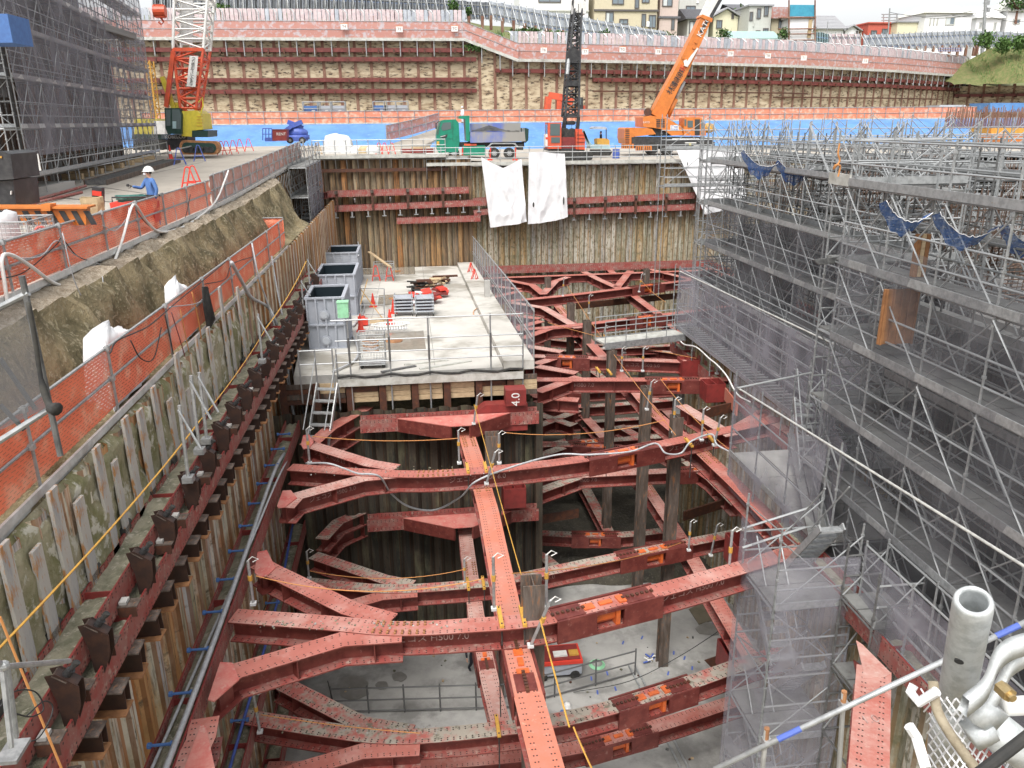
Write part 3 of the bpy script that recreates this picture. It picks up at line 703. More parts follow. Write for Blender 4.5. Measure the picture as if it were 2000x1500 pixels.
# level one, transverse
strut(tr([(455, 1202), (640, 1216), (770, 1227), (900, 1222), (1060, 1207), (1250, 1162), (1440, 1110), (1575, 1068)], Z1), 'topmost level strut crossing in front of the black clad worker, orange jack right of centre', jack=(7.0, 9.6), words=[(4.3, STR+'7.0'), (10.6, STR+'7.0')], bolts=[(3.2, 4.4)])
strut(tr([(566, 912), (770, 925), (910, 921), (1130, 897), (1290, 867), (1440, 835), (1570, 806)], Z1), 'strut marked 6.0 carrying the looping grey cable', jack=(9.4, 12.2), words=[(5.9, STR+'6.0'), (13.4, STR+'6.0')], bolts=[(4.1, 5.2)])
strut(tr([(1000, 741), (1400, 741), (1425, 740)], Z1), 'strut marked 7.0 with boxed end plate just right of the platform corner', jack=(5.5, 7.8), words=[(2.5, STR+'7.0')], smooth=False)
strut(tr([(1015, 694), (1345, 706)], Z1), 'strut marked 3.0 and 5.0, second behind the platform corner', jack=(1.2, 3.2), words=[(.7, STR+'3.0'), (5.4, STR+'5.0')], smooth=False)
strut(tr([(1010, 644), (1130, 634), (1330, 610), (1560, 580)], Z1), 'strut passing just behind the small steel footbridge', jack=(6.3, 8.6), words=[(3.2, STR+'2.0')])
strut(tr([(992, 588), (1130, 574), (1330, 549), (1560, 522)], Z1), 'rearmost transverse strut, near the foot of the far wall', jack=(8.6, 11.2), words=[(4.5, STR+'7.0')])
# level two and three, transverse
strut(tr([(598, 1136), (760, 1150), (940, 1139), (1000, 1130), (1200, 1088), (1440, 1040), (1600, 1005)], Z2), 'middle level strut with two orange ropes along it', jack=(10.6, 13.4), words=[(7.4, STR+'6.0')], top='muddy_top')
strut(tr([(470, 1398), (640, 1425), (760, 1438), (900, 1431), (1110, 1402), (1290, 1352), (1440, 1300), (1560, 1262)], Z2), 'muddy middle level strut crossing the foot of the picture', jack=(9.6, 12.0), top='muddy_top')
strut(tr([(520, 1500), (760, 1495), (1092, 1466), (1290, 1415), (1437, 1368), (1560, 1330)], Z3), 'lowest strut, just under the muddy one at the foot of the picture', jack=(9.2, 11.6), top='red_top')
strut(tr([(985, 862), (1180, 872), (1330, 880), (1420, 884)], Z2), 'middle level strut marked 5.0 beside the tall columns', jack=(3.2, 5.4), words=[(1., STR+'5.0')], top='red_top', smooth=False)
strut(tr([(1005, 932), (1090, 930), (1250, 922), (1450, 912)], Z2), 'middle level strut marked 7.0 passing under the one with the grey cable', jack=(7., 9.2), words=[(2.6, STR+'7.0')], top='red_top')
strut(tr([(1003, 1038), (1100, 1043), (1200, 1045), (1320, 1033)], Z3), 'lowest strut over the dark earth in the right bay', jack=(2.6, 4.8), top='muddy_top')
strut(tr([(990, 800), (1200, 790), (1420, 770)], Z2), 'middle level strut in shade under the strut marked 7.0', top='muddy_top', smooth=False)
strut(tr([(1010, 655), (1330, 690)], Z2-.3), 'shaded middle level strut seen under the footbridge', top='muddy_top', smooth=False)
strut(tr([(990, 890), (1200, 835), (1410, 825)], Z3), 'lowest strut deep in the shade behind the columns', top='muddy_top', smooth=False)
# longitudinal members
ZL1, ZL2, ZL3 = Z1-.5, Z2-.5, Z3-.5
def longi(pts, z, label, top, **k): return strut(tr(pts, z), label, top=top, **k)
longi([(906, 832), (932, 915), (955, 1000), (1010, 1275), (1070, 1500), (1085, 1570)], ZL1, 'long bright orange red beam running straight towards the viewer', 'orange_top', w=.58, jack=(12.6, 14.6), bolts=[(1.2, 2.0), (4.6, 5.6), (17.6, 18.9)], smooth=False)
longi([(905, 1015), (930, 1200), (957, 1330), (980, 1420)], ZL2, 'longitudinal beam one level below and left of the bright orange one', 'red_top', jack=(7.6, 9.0), bolts=[(3.2, 4.)], smooth=False)
longi([(1082, 588), (1130, 645), (1238, 760), (1278, 807), (1368, 880), (1437, 945), (1590, 1100)], ZL1, 'longitudinal beam through the row of tall columns', 'red_top', bolts=[(2, 3.5), (18.5, 20.5), (23.4, 25)], smooth=False)
longi([(1183, 518), (1238, 577), (1285, 612), (1330, 650), (1420, 735)], ZL1, 'longitudinal beam right of the column row, ending at the scaffold', 'red_top', bolts=[(4., 5.5)], smooth=False)
longi([(1095, 760), (1125, 795), (1195, 870), (1260, 945), (1330, 1050), (1395, 1164), (1470, 1290)], ZL2, 'longitudinal beam one level below the column row', 'red_top', bolts=[(12, 14)], smooth=False)
longi([(1100, 880), (1145, 955), (1190, 1040)], ZL3, 'lowest longitudinal beam under the tall columns', 'muddy_top', smooth=False)
longi([(1240, 740), (1330, 830), (1440, 930)], ZL2, 'middle level longitudinal beam near the pale wall at the right', 'red_top', smooth=False)
# fan shaped end braces on the left wall
brace(tr([(505, 1098), (530, 1112), (682, 1186), (765, 1209)], Z1), 'upper left brace of the strut in front of the black clad worker', gus=[(497, 1118), (503, 1078), (521, 1074), (538, 1108), (524, 1122), (508, 1128)], z=Z1, words=[(1.5, STR+'2.5')])
brace(tr([(440, 1322), (462, 1308), (670, 1246), (785, 1238)], Z1), 'lower left brace of the strut in front of the black clad worker', gus=[(406, 1366), (430, 1293), (454, 1294), (467, 1326), (418, 1369)], z=Z1)
brace(tr([(597, 862), (610, 868), (721, 903), (775, 912)], Z1), 'upper left brace of the cable carrying strut', gus=[(588, 868), (592, 850), (603, 848), (613, 863), (604, 874), (592, 876)], z=Z1, words=[(1.2, STR+'2.5')])
brace(tr([(558, 990), (578, 968), (709, 932), (785, 924)], Z1), 'lower left brace of the cable carrying strut', gus=[(541, 988), (552, 958), (568, 957), (580, 972), (556, 990), (543, 991)], z=Z1, words=[(1.8, STR+'3.0')])
brace(tr([(612, 1083), (751, 1130), (806, 1140)], Z2), 'muddy upper brace of the strut with the two orange ropes', top='muddy_top')
brace(tr([(560, 1230), (676, 1182), (745, 1162), (815, 1156)], Z2), 'lower brace of the strut with the two orange ropes')
brace(tr([(545, 1330), (706, 1412), (805, 1428)], Z2), 'thickly muddied brace above the strut at the foot of the picture', top='muddy_top')
brace(tr([(420, 1560), (600, 1497), (709, 1465), (820, 1459)], Z2), 'red brace below the muddied strut at the foot of the picture')
brace(tr([(335, 1560), (392, 1440), (400, 1400)], Z1), 'nearest brace rising out of the lower left edge of the picture', gus=[(360, 1500), (392, 1415), (402, 1418), (420, 1500), (425, 1540), (350, 1540)], z=Z1)
brace(tr([(606, 868), (644, 835), (718, 793)], Z1), 'double stacked brace rising to the platform front, topmost level', dbl=True, words=[(1.3, STR+'2.0')])
brace(tr([(712, 803), (762, 806)], Z1-.1), 'short stub brace at the left end of the platform waler', dbl=True)
brace(tr([(628, 1052), (660, 1018), (738, 984)], Z2), 'double stacked brace to the platform front, one level down', top='muddy_top', dbl=True)
brace(tr([(733, 995), (784, 997)], Z2-.1), 'short stub brace at the left of the lower platform waler', top='muddy_top', dbl=True)
brace(tr([(500, 1290), (560, 1345), (640, 1400)], Z3), 'lowest muddy brace tucked under the left struts', top='muddy_top')
# braces on the right bay, seen over the platform flank
for i, (pts, z, lab) in enumerate([
    ([(1000, 590), (1062, 600), (1130, 640)], Z1, 'flat brace fanning from the flank under the rearmost strut'),
    ([(1020, 660), (1075, 640), (1150, 634)], Z1, 'brace joining the strut behind the footbridge from below'),
    ([(985, 545), (1040, 556), (1062, 574)], Z1, 'leftmost brace at the foot of the far wall'),
    ([(1140, 530), (1170, 545), (1210, 563)], Z1, 'brace to the right of the first far column'),
    ([(1270, 525), (1330, 540), (1360, 548)], Z1, 'brace by the far wall near the scaffold'),
    ([(1062, 572), (1085, 548), (1110, 540)], Z1, 'short brace forking left of the far wall waler'),
    ([(1440, 545), (1400, 530), (1375, 520)], Z1, 'brace behind the corner post of the tall scaffold'),
    ([(1205, 560), (1225, 535), (1232, 528)], Z1, 'steep brace meeting the middle of the far waler'),
    ([(985, 870), (1040, 835), (1130, 800)], Z2, 'long brace climbing right from the block marked 4.0'),
    ([(1010, 760), (1060, 775), (1130, 780)], Z1-.5, 'flat brace over the block marked 4.0'),
    ([(985, 985), (1060, 955), (1130, 930)], Z2, 'lower brace starting at the boxed beam end'),
    ([(1010, 1065), (1060, 1085), (1090, 1110)], Z3, 'bent brace on the dark earth beside the orange beam'),
    ([(1480, 800), (1555, 850), (1565, 885)], Z1, 'curved corner brace behind the netting of the right scaffold'),
    ([(1440, 835), (1500, 800), (1470, 770)], Z1, 'corner brace turning up to the right waler')]):
    brace(tr(pts, z), lab, top='red_top' if z > -12 else 'muddy_top')
# ------------------------------------------------------------------ walers
def waler(pts, label, h=.5, mud=None, dep=.5, flat=False, words=None, group=None, side=None):
    t = thing('waler', label, 'waler', tuple(pts[0]), group); d = (pts[1]-pts[0]).normalized(); n = V(d.y, -d.x, 0)
    g = G(); g.hbeam(pts, h, dep, .03, .03, top='red_holes', side='red_steel', bot='red_holes', up=(n.x, n.y, 0), holes=True, stiff=3.2); part('beam', g, t)
    if mud:
        g = G(); rows = []
        for a, b in zip(pts, pts[1:]):
            L_ = (b-a).length; N = max(2, int(L_/.3))
            for i in range(N+1):
                p = a.lerp(b, i/N); rows.append([p+n*o+V(0, 0, .03+(.05 if abs(o) < .2 else .0)+abs(fbm(p.y, o*3, p.z, 1.5))*.10) for o in (-.43*dep, -.2*dep, 0, .2*dep, .43*dep)])
        g.grid(rows, mud); g.smooth = True; part('mud_layer', g, t)
    return t
mat('wet_mud', (.26, .24, .17), (.12, .12, .075), 2.4, .8, c3=(.36, .33, .26), thr3=(.56, .64), scale3=9, bump=1.)
WX = -4.89
waler([V(-4.975, 6, -6.88), V(-4.975, 40, -7.1)], 'upper left waler, its trough filled with mud, under the lower orange fence', mud='wet_mud', h=.42, dep=.45)
waler([V(-4.77, 6, -7.32), V(-4.77, 40, -7.54)], 'second left waler stacked below and outside the muddy one', mud='wet_mud', h=.42, dep=.45)
waler([V(-4.6, 8, -10.4), V(-4.6, 27.4, -10.4)], 'left waler at strut level with a thick grey pipe lying in it', mud='wet_mud', h=.5)
waler([V(-4.75, 8, -14.4), V(-4.75, 27.4, -14.4)], 'left waler one level down with a blue pipe lying in it', mud='wet_mud', h=.5)
waler([V(-4.8, 8, -17.9), V(-4.8, 27.4, -17.9)], 'lowest left waler near the pit floor', mud='wet_mud')
waler([V(12.35, 35.8, -10.4), V(12.35, 18.9, -10.4)], 'right waler at strut level below the scaffold walkway', mud='wet_mud')
waler([V(12.3, 35.8, -14.4), V(12.3, 18.9, -14.4)], 'right waler one level down against the pale piles')
waler([V(9.45, 18, -10.4), V(9.45, 7, -10.4)], 'near right waler beside the beam marked 1.0', mud='wet_mud')
waler([V(22.0, 57.3, -10.4), V(22.0, 35.8, -10.4)], 'far right waler behind the tall scaffold')
waler([V(4.4, 57.6, -10.4), V(22.3, 57.6, -10.4)], 'waler at the foot of the far wall, strut level')
for (za, zb, lab) in ((-10.4, -10.4, 'front waler under the platform edge, strut level'), (-14.4, -14.4, 'front waler of the platform one level down')):
    waler([V(-2.2, 27.3, za), V(4.3, 27.3, zb)], lab)
# far wall walers (image rows traced on the wall plane)
for (x0, ya, x1, yb, lab, Y) in ((640, 379, 915, 371, 'upper red waler left of the white sheets', 57.4), (640, 408, 950, 395, 'middle red waler left of the white sheets', 57.4), (775, 431, 938, 426, 'short lowest red waler above the platform', 57.4),
                                 (1105, 393, 1372, 381, 'upper red waler between the white sheets and the scaffold', 57.7), (1105, 413, 1372, 403, 'lower red waler between the white sheets and the scaffold', 57.7),
                                 (925, 393, 955, 391, 'red waler end left of the hanging sheets, upper', 57.5), (925, 416, 955, 412, 'red waler end left of the hanging sheets, lower', 57.5)):
    a, b = Py(x0, ya, Y), Py(x1, yb, Y); t = waler([a, b], lab, h=.42, group='red walers on the far wall')
    L_ = (b-a).length; k = int(L_/1.1)
    if k > 2 and 'upper' in lab:
        for i in range(k):
            p = a.lerp(b, (i+.5)/k); g = G()
            if i % 2 == 0: g.box(p+V(0, -.32, -.45), (.16, .1, 1.3), 'rusty_brown'); g.box(p+V(.0, -.4, .12), (.22, .12, .22), 'old_column')
            else: g.path([p+V(0, -.05, -.3), p+V(0, -.35, -.42), p+V(0, -.2, -.6)], .05, 'galv_dull', 5)
            part('anchor', g, t)
    if k > 2 and ('lower' in lab or 'middle' in lab):
        for i in range(k):
            p = a.lerp(b, (i+.5)/k); g = G(); g.box(p+V(0, -.1, -.42), (.08, .3, .36), 'galv_dull'); g.box(p+V(0, -.1, -.62), (.3, .3, .04), 'galv_dull'); part('shelf_bracket', g, t)
for (x0, ya, x1, yb) in ((610, 334, 875, 330),):
    g = G(); g.bar(Py(x0, ya, 57.6), Py(x1, yb, 57.6), .12, .22, 'rusty_brown'); solo('tie_rail', g, 'thin rusty rail across the top of the brown sheet piles', 'rail')
# stub ends of far wall walers at the left
for y in (381, 409):
    g = G(); a = Py(607, y+2, 56.6); b = Py(640, y, 57.3); g.hbeam([a, b], .42, .42, .03, .03, 'red_steel', 'red_side', holes=False, stiff=.5); solo('waler_stub', g, 'open stub of the far %s waler beside the stair scaffold' % ('upper' if y < 390 else 'lower'), 'waler')
# orange perforated splice and boxed beam ends on the right
g = G(); a, b = Pz(1412, 758, -10.3), Pz(1440, 795, -10.3); g.bar(a+V(0, 0, -.1), b+V(0, 0, -.1), .06, .5, 'orange_top', up=(0, 0, 1)); solo('splice_plate', g, 'perforated orange splice plate on the right waler beside the boxed beam end', 'plate')
def boxend(px, py, z, lab, s=.75):
    p = Pz(px, py, z); t = thing('end_box', lab, 'steel box', tuple(p)); g = G(); h = s/2
    for d, c in (((s, .04, s), V(0, -h, 0)), ((s, .04, s), V(0, h, 0)), ((.04, s, s), V(-h, 0, 0)), ((.04, s, s), V(h, 0, 0)), ((.03, s, s), V(0, 0, 0)), ((s, s, .04), V(0, 0, -h))): g.box(p+c+V(0, 0, -h), d, 'red_steel')
    part('box_section', g, t); return t
boxend(1345, 700, -10.0, 'open red steel box ending the strut marked 3.0 and 5.0')
boxend(1393, 745, -10.0, 'open red steel box touching the perforated orange splice plate')
boxend(1455, 1052, -12.6, 'open red steel box at the right below the scaffold corner', .9)
boxend(1440, 1262, -15.5, 'half hidden red steel box beside the netted stair tower', .9)
boxend(1003, 945, -12.9, 'red steel box projecting from the platform flank', .8)
t = thing('bearing_block', 'red bearing block marked 4.0 at the platform corner', 'steel block', tuple(Pz(1000, 775, -10.2)))
p = Pz(1000, 775, -10.2); g = G(); g.prism([(p.x-2.3, 27.1, -10.65), (p.x-1.2, 27.1, -9.85), (p.x+.35, 27.1, -9.85), (p.x+.35, 27.1, -10.9), (p.x-1.0, 27.1, -10.9), (p.x-2.3, 27.1, -11.15)], (0, .5, 0), 'red_steel')
g.box((p.x-.1, 27.2, -9.55), (.75, .6, .6), 'red_steel'); part('block', g, t)
text('4.0', .42, 'white_paint', frame((p.x-.1, 26.895, -9.6), (0, 0, 1), (-1, 0, 0)), t)
# y-shaped head of the front waler
for (z, lab, top) in ((Z1, 'triangular head joining the bright orange beam to the platform waler', 'orange_top'), (Z2, 'triangular head joining the lower longitudinal beam to its waler', 'muddy_top')):
    x0 = 1.35; g = G(); g.prism([(x0-2.2, 27.05, z), (x0+1.9, 27.05, z), (x0+.35, 26.0, z), (x0-.35, 26.0, z)], (0, 0, -.03), 'gusset_top'); g.prism([(x0-2.2, 27.05, z-.03), (x0-.35, 26.0, z-.03), (x0-.30, 26.05, z-.03), (x0-2.1, 27.05, z-.03)], (0, 0, -.5), 'red_side'); g.prism([(x0+1.9, 27.05, z-.03), (x0+.35, 26.0, z-.03), (x0+.30, 26.05, z-.03), (x0+1.8, 27.05, z-.03)], (0, 0, -.5), 'red_side')
    solo('beam_junction', g, lab, 'junction')
# beam marked 1.0 at the lower right with its flared head
t = thing('strut', 'beam marked 1.0 with a flared head at the lower right', 'strut', tuple(Pz(1700, 1500, Z1)), 'steel struts across the pit')
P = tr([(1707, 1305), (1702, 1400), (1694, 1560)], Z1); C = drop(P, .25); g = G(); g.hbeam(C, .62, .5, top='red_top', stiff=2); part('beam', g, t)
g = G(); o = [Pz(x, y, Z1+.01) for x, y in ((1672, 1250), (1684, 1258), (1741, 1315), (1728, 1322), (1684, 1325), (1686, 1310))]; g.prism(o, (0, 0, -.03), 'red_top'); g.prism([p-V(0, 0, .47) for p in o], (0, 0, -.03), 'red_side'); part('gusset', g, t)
q = Pz(1700, 1405, Z1+.015); text('1.0', .26, 'stencil', frame(q, (1, 0, 0), (0, 1, 0)), t)
# ------------------------------------------------------------------ columns
def column(px, py, ztop, lab, w=.37, m='old_column', z0=FLOOR):
    p = Pz(px, py, ztop); t = thing('column', lab, 'steel column', (p.x, p.y, z0), 'tall steel columns through the shoring')
    g = G(); g.hbeam([V(p.x, p.y, z0), V(p.x, p.y, ztop)], w, w, .03, .03, top=m, side=m, bot=m, up=(0, -1, 0), holes=False); part('shaft', g, t)
    return t
CL = [(1070, 541, 'rearmost steel column, left of the footbridge'), (1263, 525, 'column close to the far waler'), (1115, 592, 'short topped column behind the second strut'), (1147, 626, 'rusty column with ochre top, left of the footbridge'),
      (1195, 683, 'tall rusty column in front of the footbridge'), (1263, 755, 'tall column with open channel top beside the strut marked 7.0'), (1322, 812, 'tall column with a rope on it near the pale wall')]
for x, y, l in CL: column(x, y, -9.5, l)
column(1040, 1133, -9.3, 'short cut column end standing by the bright orange beam', .46)
column(962, 847, -9.4, 'column behind the crossing of the cable carrying strut and the orange beam', .46)
g = G(); p = Pz(1313, 760, -10.7); g.tube((p.x+.3, p.y, FLOOR), (p.x+.3, p.y, -10.7), .24, 'galv_dull', 14); solo('pipe_column', g, 'round grey steel column under the end of the strut marked 7.0', 'steel column')
# cross rails between the column row and the right wall
for (a, b, z, lab) in (((1340, 815), (1440, 793), -10.6, 'dark flat rail from the roped column to the right wall, upper'), ((1335, 1008), (1430, 978), -14.6, 'dark flat rail to the right wall, lower'), ((1010, 1022), (1130, 1002), -16, 'dark rail over the earth in the right bay'), ((1125, 598), (1330, 577), -11.2, 'thin dark rail behind the footbridge')):
    g = G(); g.bar(Pz(*a, z), Pz(*b, z), .08, .4, 'rusty_brown'); solo('flat_rail', g, lab, 'rail')
# yellow crossing clamps on the beams
for i, (x, y, z) in enumerate([(913, 916, Z1), (948, 914, Z1), (977, 1208, Z1), (1021, 1206, Z1), (914, 1142, Z2), (944, 1140, Z2), (972, 1420, Z2), (1345, 866, Z1), (1388, 858, Z1), (1168, 724, Z1), (1190, 728, Z1)]):
    p = Pz(x, y, z); g = G(); g.box(p+V(0, 0, .04), (.09, .72, .07), 'amber'); g.tube(p+V(0, -.3, .1), p+V(0, -.3, -1.1), .018, 'rubber', 5); g.tube(p+V(0, .3, .1), p+V(0, .3, -.3), .018, 'rubber', 5)
    solo('beam_clamp', g, 'yellow clamp bar bolted across a strut crossing', 'clamp', 'yellow clamp bars at the beam crossings')
# lower bay: concrete edge with handrail in the floor
# more members in the right bay: lower level struts, braces and tie rods
for (y, z, lab) in ((33.2, Z2, 'shaded middle level strut under the two boxed ones'), (40.2, Z2, 'shaded middle level strut under the footbridge strut'), (48.5, Z2, 'shaded middle level strut nearest the far wall'), (36.8, Z3, 'lowest strut seen between the rusty columns'), (44.5, Z3, 'lowest strut far back in the shade'), (53.2, Z1, 'last topmost strut before the far waler')):
    strut([V(4.5, y, z), V(12.6 if y < 35 else 21.8, y+.4, z)], lab, top='muddy_top' if z != Z1 else 'red_top', smooth=False, jack=(2.2, 4.2) if z == Z2 else None)
for i, y in enumerate((31.2, 34.5, 41, 49.)):
    for s_ in (-1, 1): brace([V(4.6, y+s_*1.9, Z1), V(6.6, y+s_*.25, Z1)], 'short splayed brace at the platform flank, %s side of strut number %s from the front' % ('near' if s_ < 0 else 'far', ('one', 'two', 'three', 'four')[i]))
for i, (pts, z, lab) in enumerate([
    ([(1015, 790), (1065, 812), (1120, 830)], Z2, 'shaded flat brace under the strut marked 7.0'), ([(1000, 910), (1050, 890), (1100, 872)], Z2, 'brace rising to the strut marked 5.0 one level down'),
    ([(1330, 790), (1380, 820), (1430, 850)], Z1, 'brace descending from the boxed ends to the cable carrying strut'), ([(1210, 830), (1260, 860), (1330, 900)], Z2, 'lower diagonal between the two tall columns'),
    ([(1340, 900), (1390, 935), (1440, 985)], Z2, 'lower diagonal beside the pale sheet piles'), ([(1120, 700), (1160, 725), (1210, 760)], Z2, 'shaded diagonal under the footbridge')]):
    brace(tr(pts, z), lab, top='muddy_top' if z < -12 else 'red_top')
random.seed(19)
for i, (a, b, z) in enumerate([((640, 1330), (660, 1410), Z2), ((975, 1290), (978, 1400), Z1-1), ((520, 1180), (500, 1230), Z1), ((1180, 870), (1184, 930), Z1)]):
    g = G(); g.tube(Pz(*a, z), Pz(*b, z-2), .015, 'rubber', 5); solo('tie_rod', g, 'thin dark tie rod hanging from a strut, %s' % ('over the damp floor patch', 'beside the orange beam', 'at the left gusset', 'below the cable'[0:20])[i], 'rod')
# loose debris: clods and litter lying on the struts and the floor (one unit of dirt)
g = G()
for k in range(260):
    x, y = random.choice([(random.uniform(500, 900), 1222), (random.uniform(600, 1000), 920), (random.uniform(520, 860), 1425)]); z = Z1 if y != 1425 else Z2
    p = Pz(x, y+rn(9), z)+V(0, 0, .01); s_ = random.uniform(.01, .035); g.box(p, (s_, s_*1.3, s_*.7), 'wet_mud' if k % 3 else 'concrete', Matrix.Rotation(rn(3), 3, 'Z'))
for k in range(200):
    p = V(random.uniform(-4, 11.5), random.uniform(13, 29), FLOOR+.05); s_ = random.uniform(.02, .07); g.box(p, (s_, s_*1.4, s_*.6), random.choice(['wood', 'wet_mud', 'concrete_dark', 'rusty_brown']), Matrix.Rotation(rn(3), 3, 'Z'))
struct('debris', g, 'stuff')
# ================================================================== FENCES, WALKWAY EDGES, HOSES
def wave(s, a=.02): return a*sin(s*2.1)+a*.7*sin(s*5.3+1)
def fence(name, label, P, zt, zb, posts, net='orange_mesh', post_m='galv_dull', rails=(0, .5), r=.026, board=True, over=.06, boardm='alu', mesh_off=-.03, net_to=None):
    """P: plan points with z base; zt height of top rail, mesh hung between"""
    t = thing(name, label, 'fence', tuple(P[0])); L_ = 0; pts = spline(P, 5) if len(P) > 2 else [P[0].lerp(P[1], i/12) for i in range(13)]
    d = (P[-1]-P[0]).normalized(); n = V(d.y, -d.x, 0)
    g = G(); rows = []; uvs = []; s = 0; prev = pts[0]; Q = []
    for i, p in enumerate(pts):
        for k in range(3 if i < len(pts)-1 else 1):
            q = p.lerp(pts[min(i+1, len(pts)-1)], k/3); s += (q-prev).length; prev = q; Q.append((q, s))
    if net:
        for j in range(6):
            f = j/5; rows.append([q+n*(mesh_off+wave(s_+j*.8, .025)*(1 if 0 < j < 5 else .2))+V(0, 0, zb+(zt-zb)*f-(.04*abs(sin(s_*1.3)) if j == 5 else 0)) for q, s_ in Q]); uvs.append([(s_, (zt-zb)*f) for q, s_ in Q])
        g.grid(rows, net, uvs); g.smooth = True; part('safety_mesh', g, t)
    for f in rails: g = G(); g.path([p+V(0, 0, zt-(zt-zb)*f) for p in pts], r, post_m if f else 'galv', 6); part('rail', g, t)
    for q in posts:
        g = G(); g.tube(q+V(0, 0, -.15)+n*.04, q+V(0, 0, zt+over)+n*.04, r, post_m, 6)
        for f in rails: g.box(q+n*.03+V(0, 0, zt-(zt-zb)*f), (.09, .09, .08), 'galv')
        part('post', g, t)
    if board:
        for k, (o, h, w) in enumerate(((.09, .12, .045), (.02, .10, .05))):
            g = G()
            for a, b in zip(pts, pts[1:]): g.bar(a+n*o+V(0, 0, .08-.14*k), b+n*o+V(0, 0, .08-.14*k), w, h, boardm)
            part('toe_board', g, t)
    return t
def onX(X, zf, ys): return [V(X, y, zf(y)) for y in ys]
zr = lambda y: zdeck(-8, y)-.05
RF = onX(-7.15, zr, (8, 12, 18, 24, 30.5))
fence('safety_fence', 'near orange mesh fence along the road edge with a white hose draped over it', RF, 1.0, .12, [V(-7.15, y, zr(y)) for y in (9.9, 12.4, 14.93, 17.3, 19.7, 22.1, 24.5, 27.1, 29.6)])
RF2 = [V(-7.15, 30.6, zr(30.6)), V(-7.18, 38, zr(38)), V(-7.2, 46, zr(46)), V(-7.2, 57.2, zr(57.2))]
fence('safety_fence', 'far stretch of the road edge fence with faded reddish mesh and grey posts', RF2, 1.15, .1, [V(-7.17, 31+i*1.75, zr(31+i*1.75)) for i in range(15)], net='pink_mesh', rails=(0, .5, .95))
zl_ = lambda y: -5.02-.008*(y-10)
LF = onX(-5.5, zl_, (6.5, 10, 14, 18, 24, 30, 35.6))
lf = fence('safety_fence', 'lower orange mesh fence standing on top of the left sheet pile wall', LF, 1.28, .16, [V(-5.5, y, zl_(y)) for y in (7.8, 11.09, 14.32, 17.88, 21.2, 24.5, 28.1, 31.1, 34.0)])
fence('safety_fence', 'short orange fence end closing the trench at its far end', [V(-6.5, 35.7, -5.1), V(-5.52, 35.7, -5.1)], 1.2, .2, [V(-6.5, 35.7, -5.1)], board=False, rails=(0,))
# orange ladder shaped barrier feet, cables on the fences
def cable(pts, r, m, label, cat='cable', group=None, k=6, name='cable'):
    g = G(); g.path(spline(pts, k), r, m, 6); g.smooth = True; return solo(name, g, label, cat, group)
cable([Px(x, y, -7.0) for x, y in ((40, 830), (30, 700), (10, 560), (4, 505), (22, 498), (60, 520), (110, 555), (160, 562), (205, 545), (235, 480), (255, 410), (266, 402), (285, 430), (310, 452), (345, 448), (380, 430), (420, 395), (440, 350), (446, 333))], .035, 'white_paint', 'thick white hose looping over the near road edge fence', 'hose', name='hose')
for i, (pts, X) in enumerate([(((27, 505), (80, 500), (112, 470), (150, 500), (205, 520)), -7.05), (((125, 470), (160, 505), (225, 515)), -7.05), (((200, 440), (225, 450), (248, 425), (252, 405)), -7.05), (((265, 410), (290, 440), (335, 465), (360, 430), (372, 380)), -7.05),
                              (((122, 455), (150, 560), (200, 640), (206, 600), (200, 540)), -6.6), (((0, 545), (50, 530), (108, 480), (118, 465)), -7.05), (((338, 395), (345, 430), (330, 460)), -7.05)]):
    cable([Px(x, y, X) for x, y in pts], .011, 'rope_dark' if i % 2 else 'hose_grey', ('sagging thin cable on the near road fence, %s' % ('starting beside the leftmost loop', 'slung below the kraft paper bag', 'short one under the paper bag', 'long one right of the hose peak', 'hanging down over the bare earth slope', 'leaving at the left edge', 'short one below the blue clad worker')[i]))
for i, (pts, m, r, lab) in enumerate([
    (((215, 690), (230, 665), (285, 640), (320, 612), (345, 590), (400, 545), (440, 512)), 'rope_dark', .014, 'black cable running along the top rail of the lower fence'),
    (((255, 665), (275, 700), (300, 700), (315, 640)), 'rope_dark', .012, 'black cable loop below the near white tarp'),
    (((330, 600), (390, 590), (400, 560)), 'hose_grey', .012, 'grey cable under the small white tarp'),
    (((400, 555), (440, 545), (455, 515), (500, 500)), 'rope_dark', .012, 'black cable hung on the lower fence past the dark bundle'),
    (((322, 615), (340, 700), (352, 800), (362, 868)), 'rubber', .014, 'dark red hose hanging down from the lower fence, left'),
    (((335, 610), (362, 700), (378, 780), (395, 850)), 'red_steel', .012, 'red hose hanging down from the lower fence'),
    (((352, 605), (372, 700), (400, 820)), 'rope_orange', .012, 'orange cord hanging from the small white tarp'),
    (((375, 570), (390, 640), (402, 740), (408, 810)), 'rope_orange', .016, 'thick orange cord hanging to the upper waler')]):
    cable([Px(x, y, -5.38) for x, y in pts], r, m, lab)
g = G()
for k in range(9): g.path(spline([Px(395+k*1.2, 560, -5.33), Px(398+k*2, 600, -5.3-.01*k), Px(407+k*1.6, 648-k*3, -5.3), Px(402+k, 600, -5.3), Px(398+k, 562, -5.33)], 4), .018, 'rubber', 5)
solo('cable_coil', g, 'dark bundle of cable hung over the lower orange fence', 'cable coil')
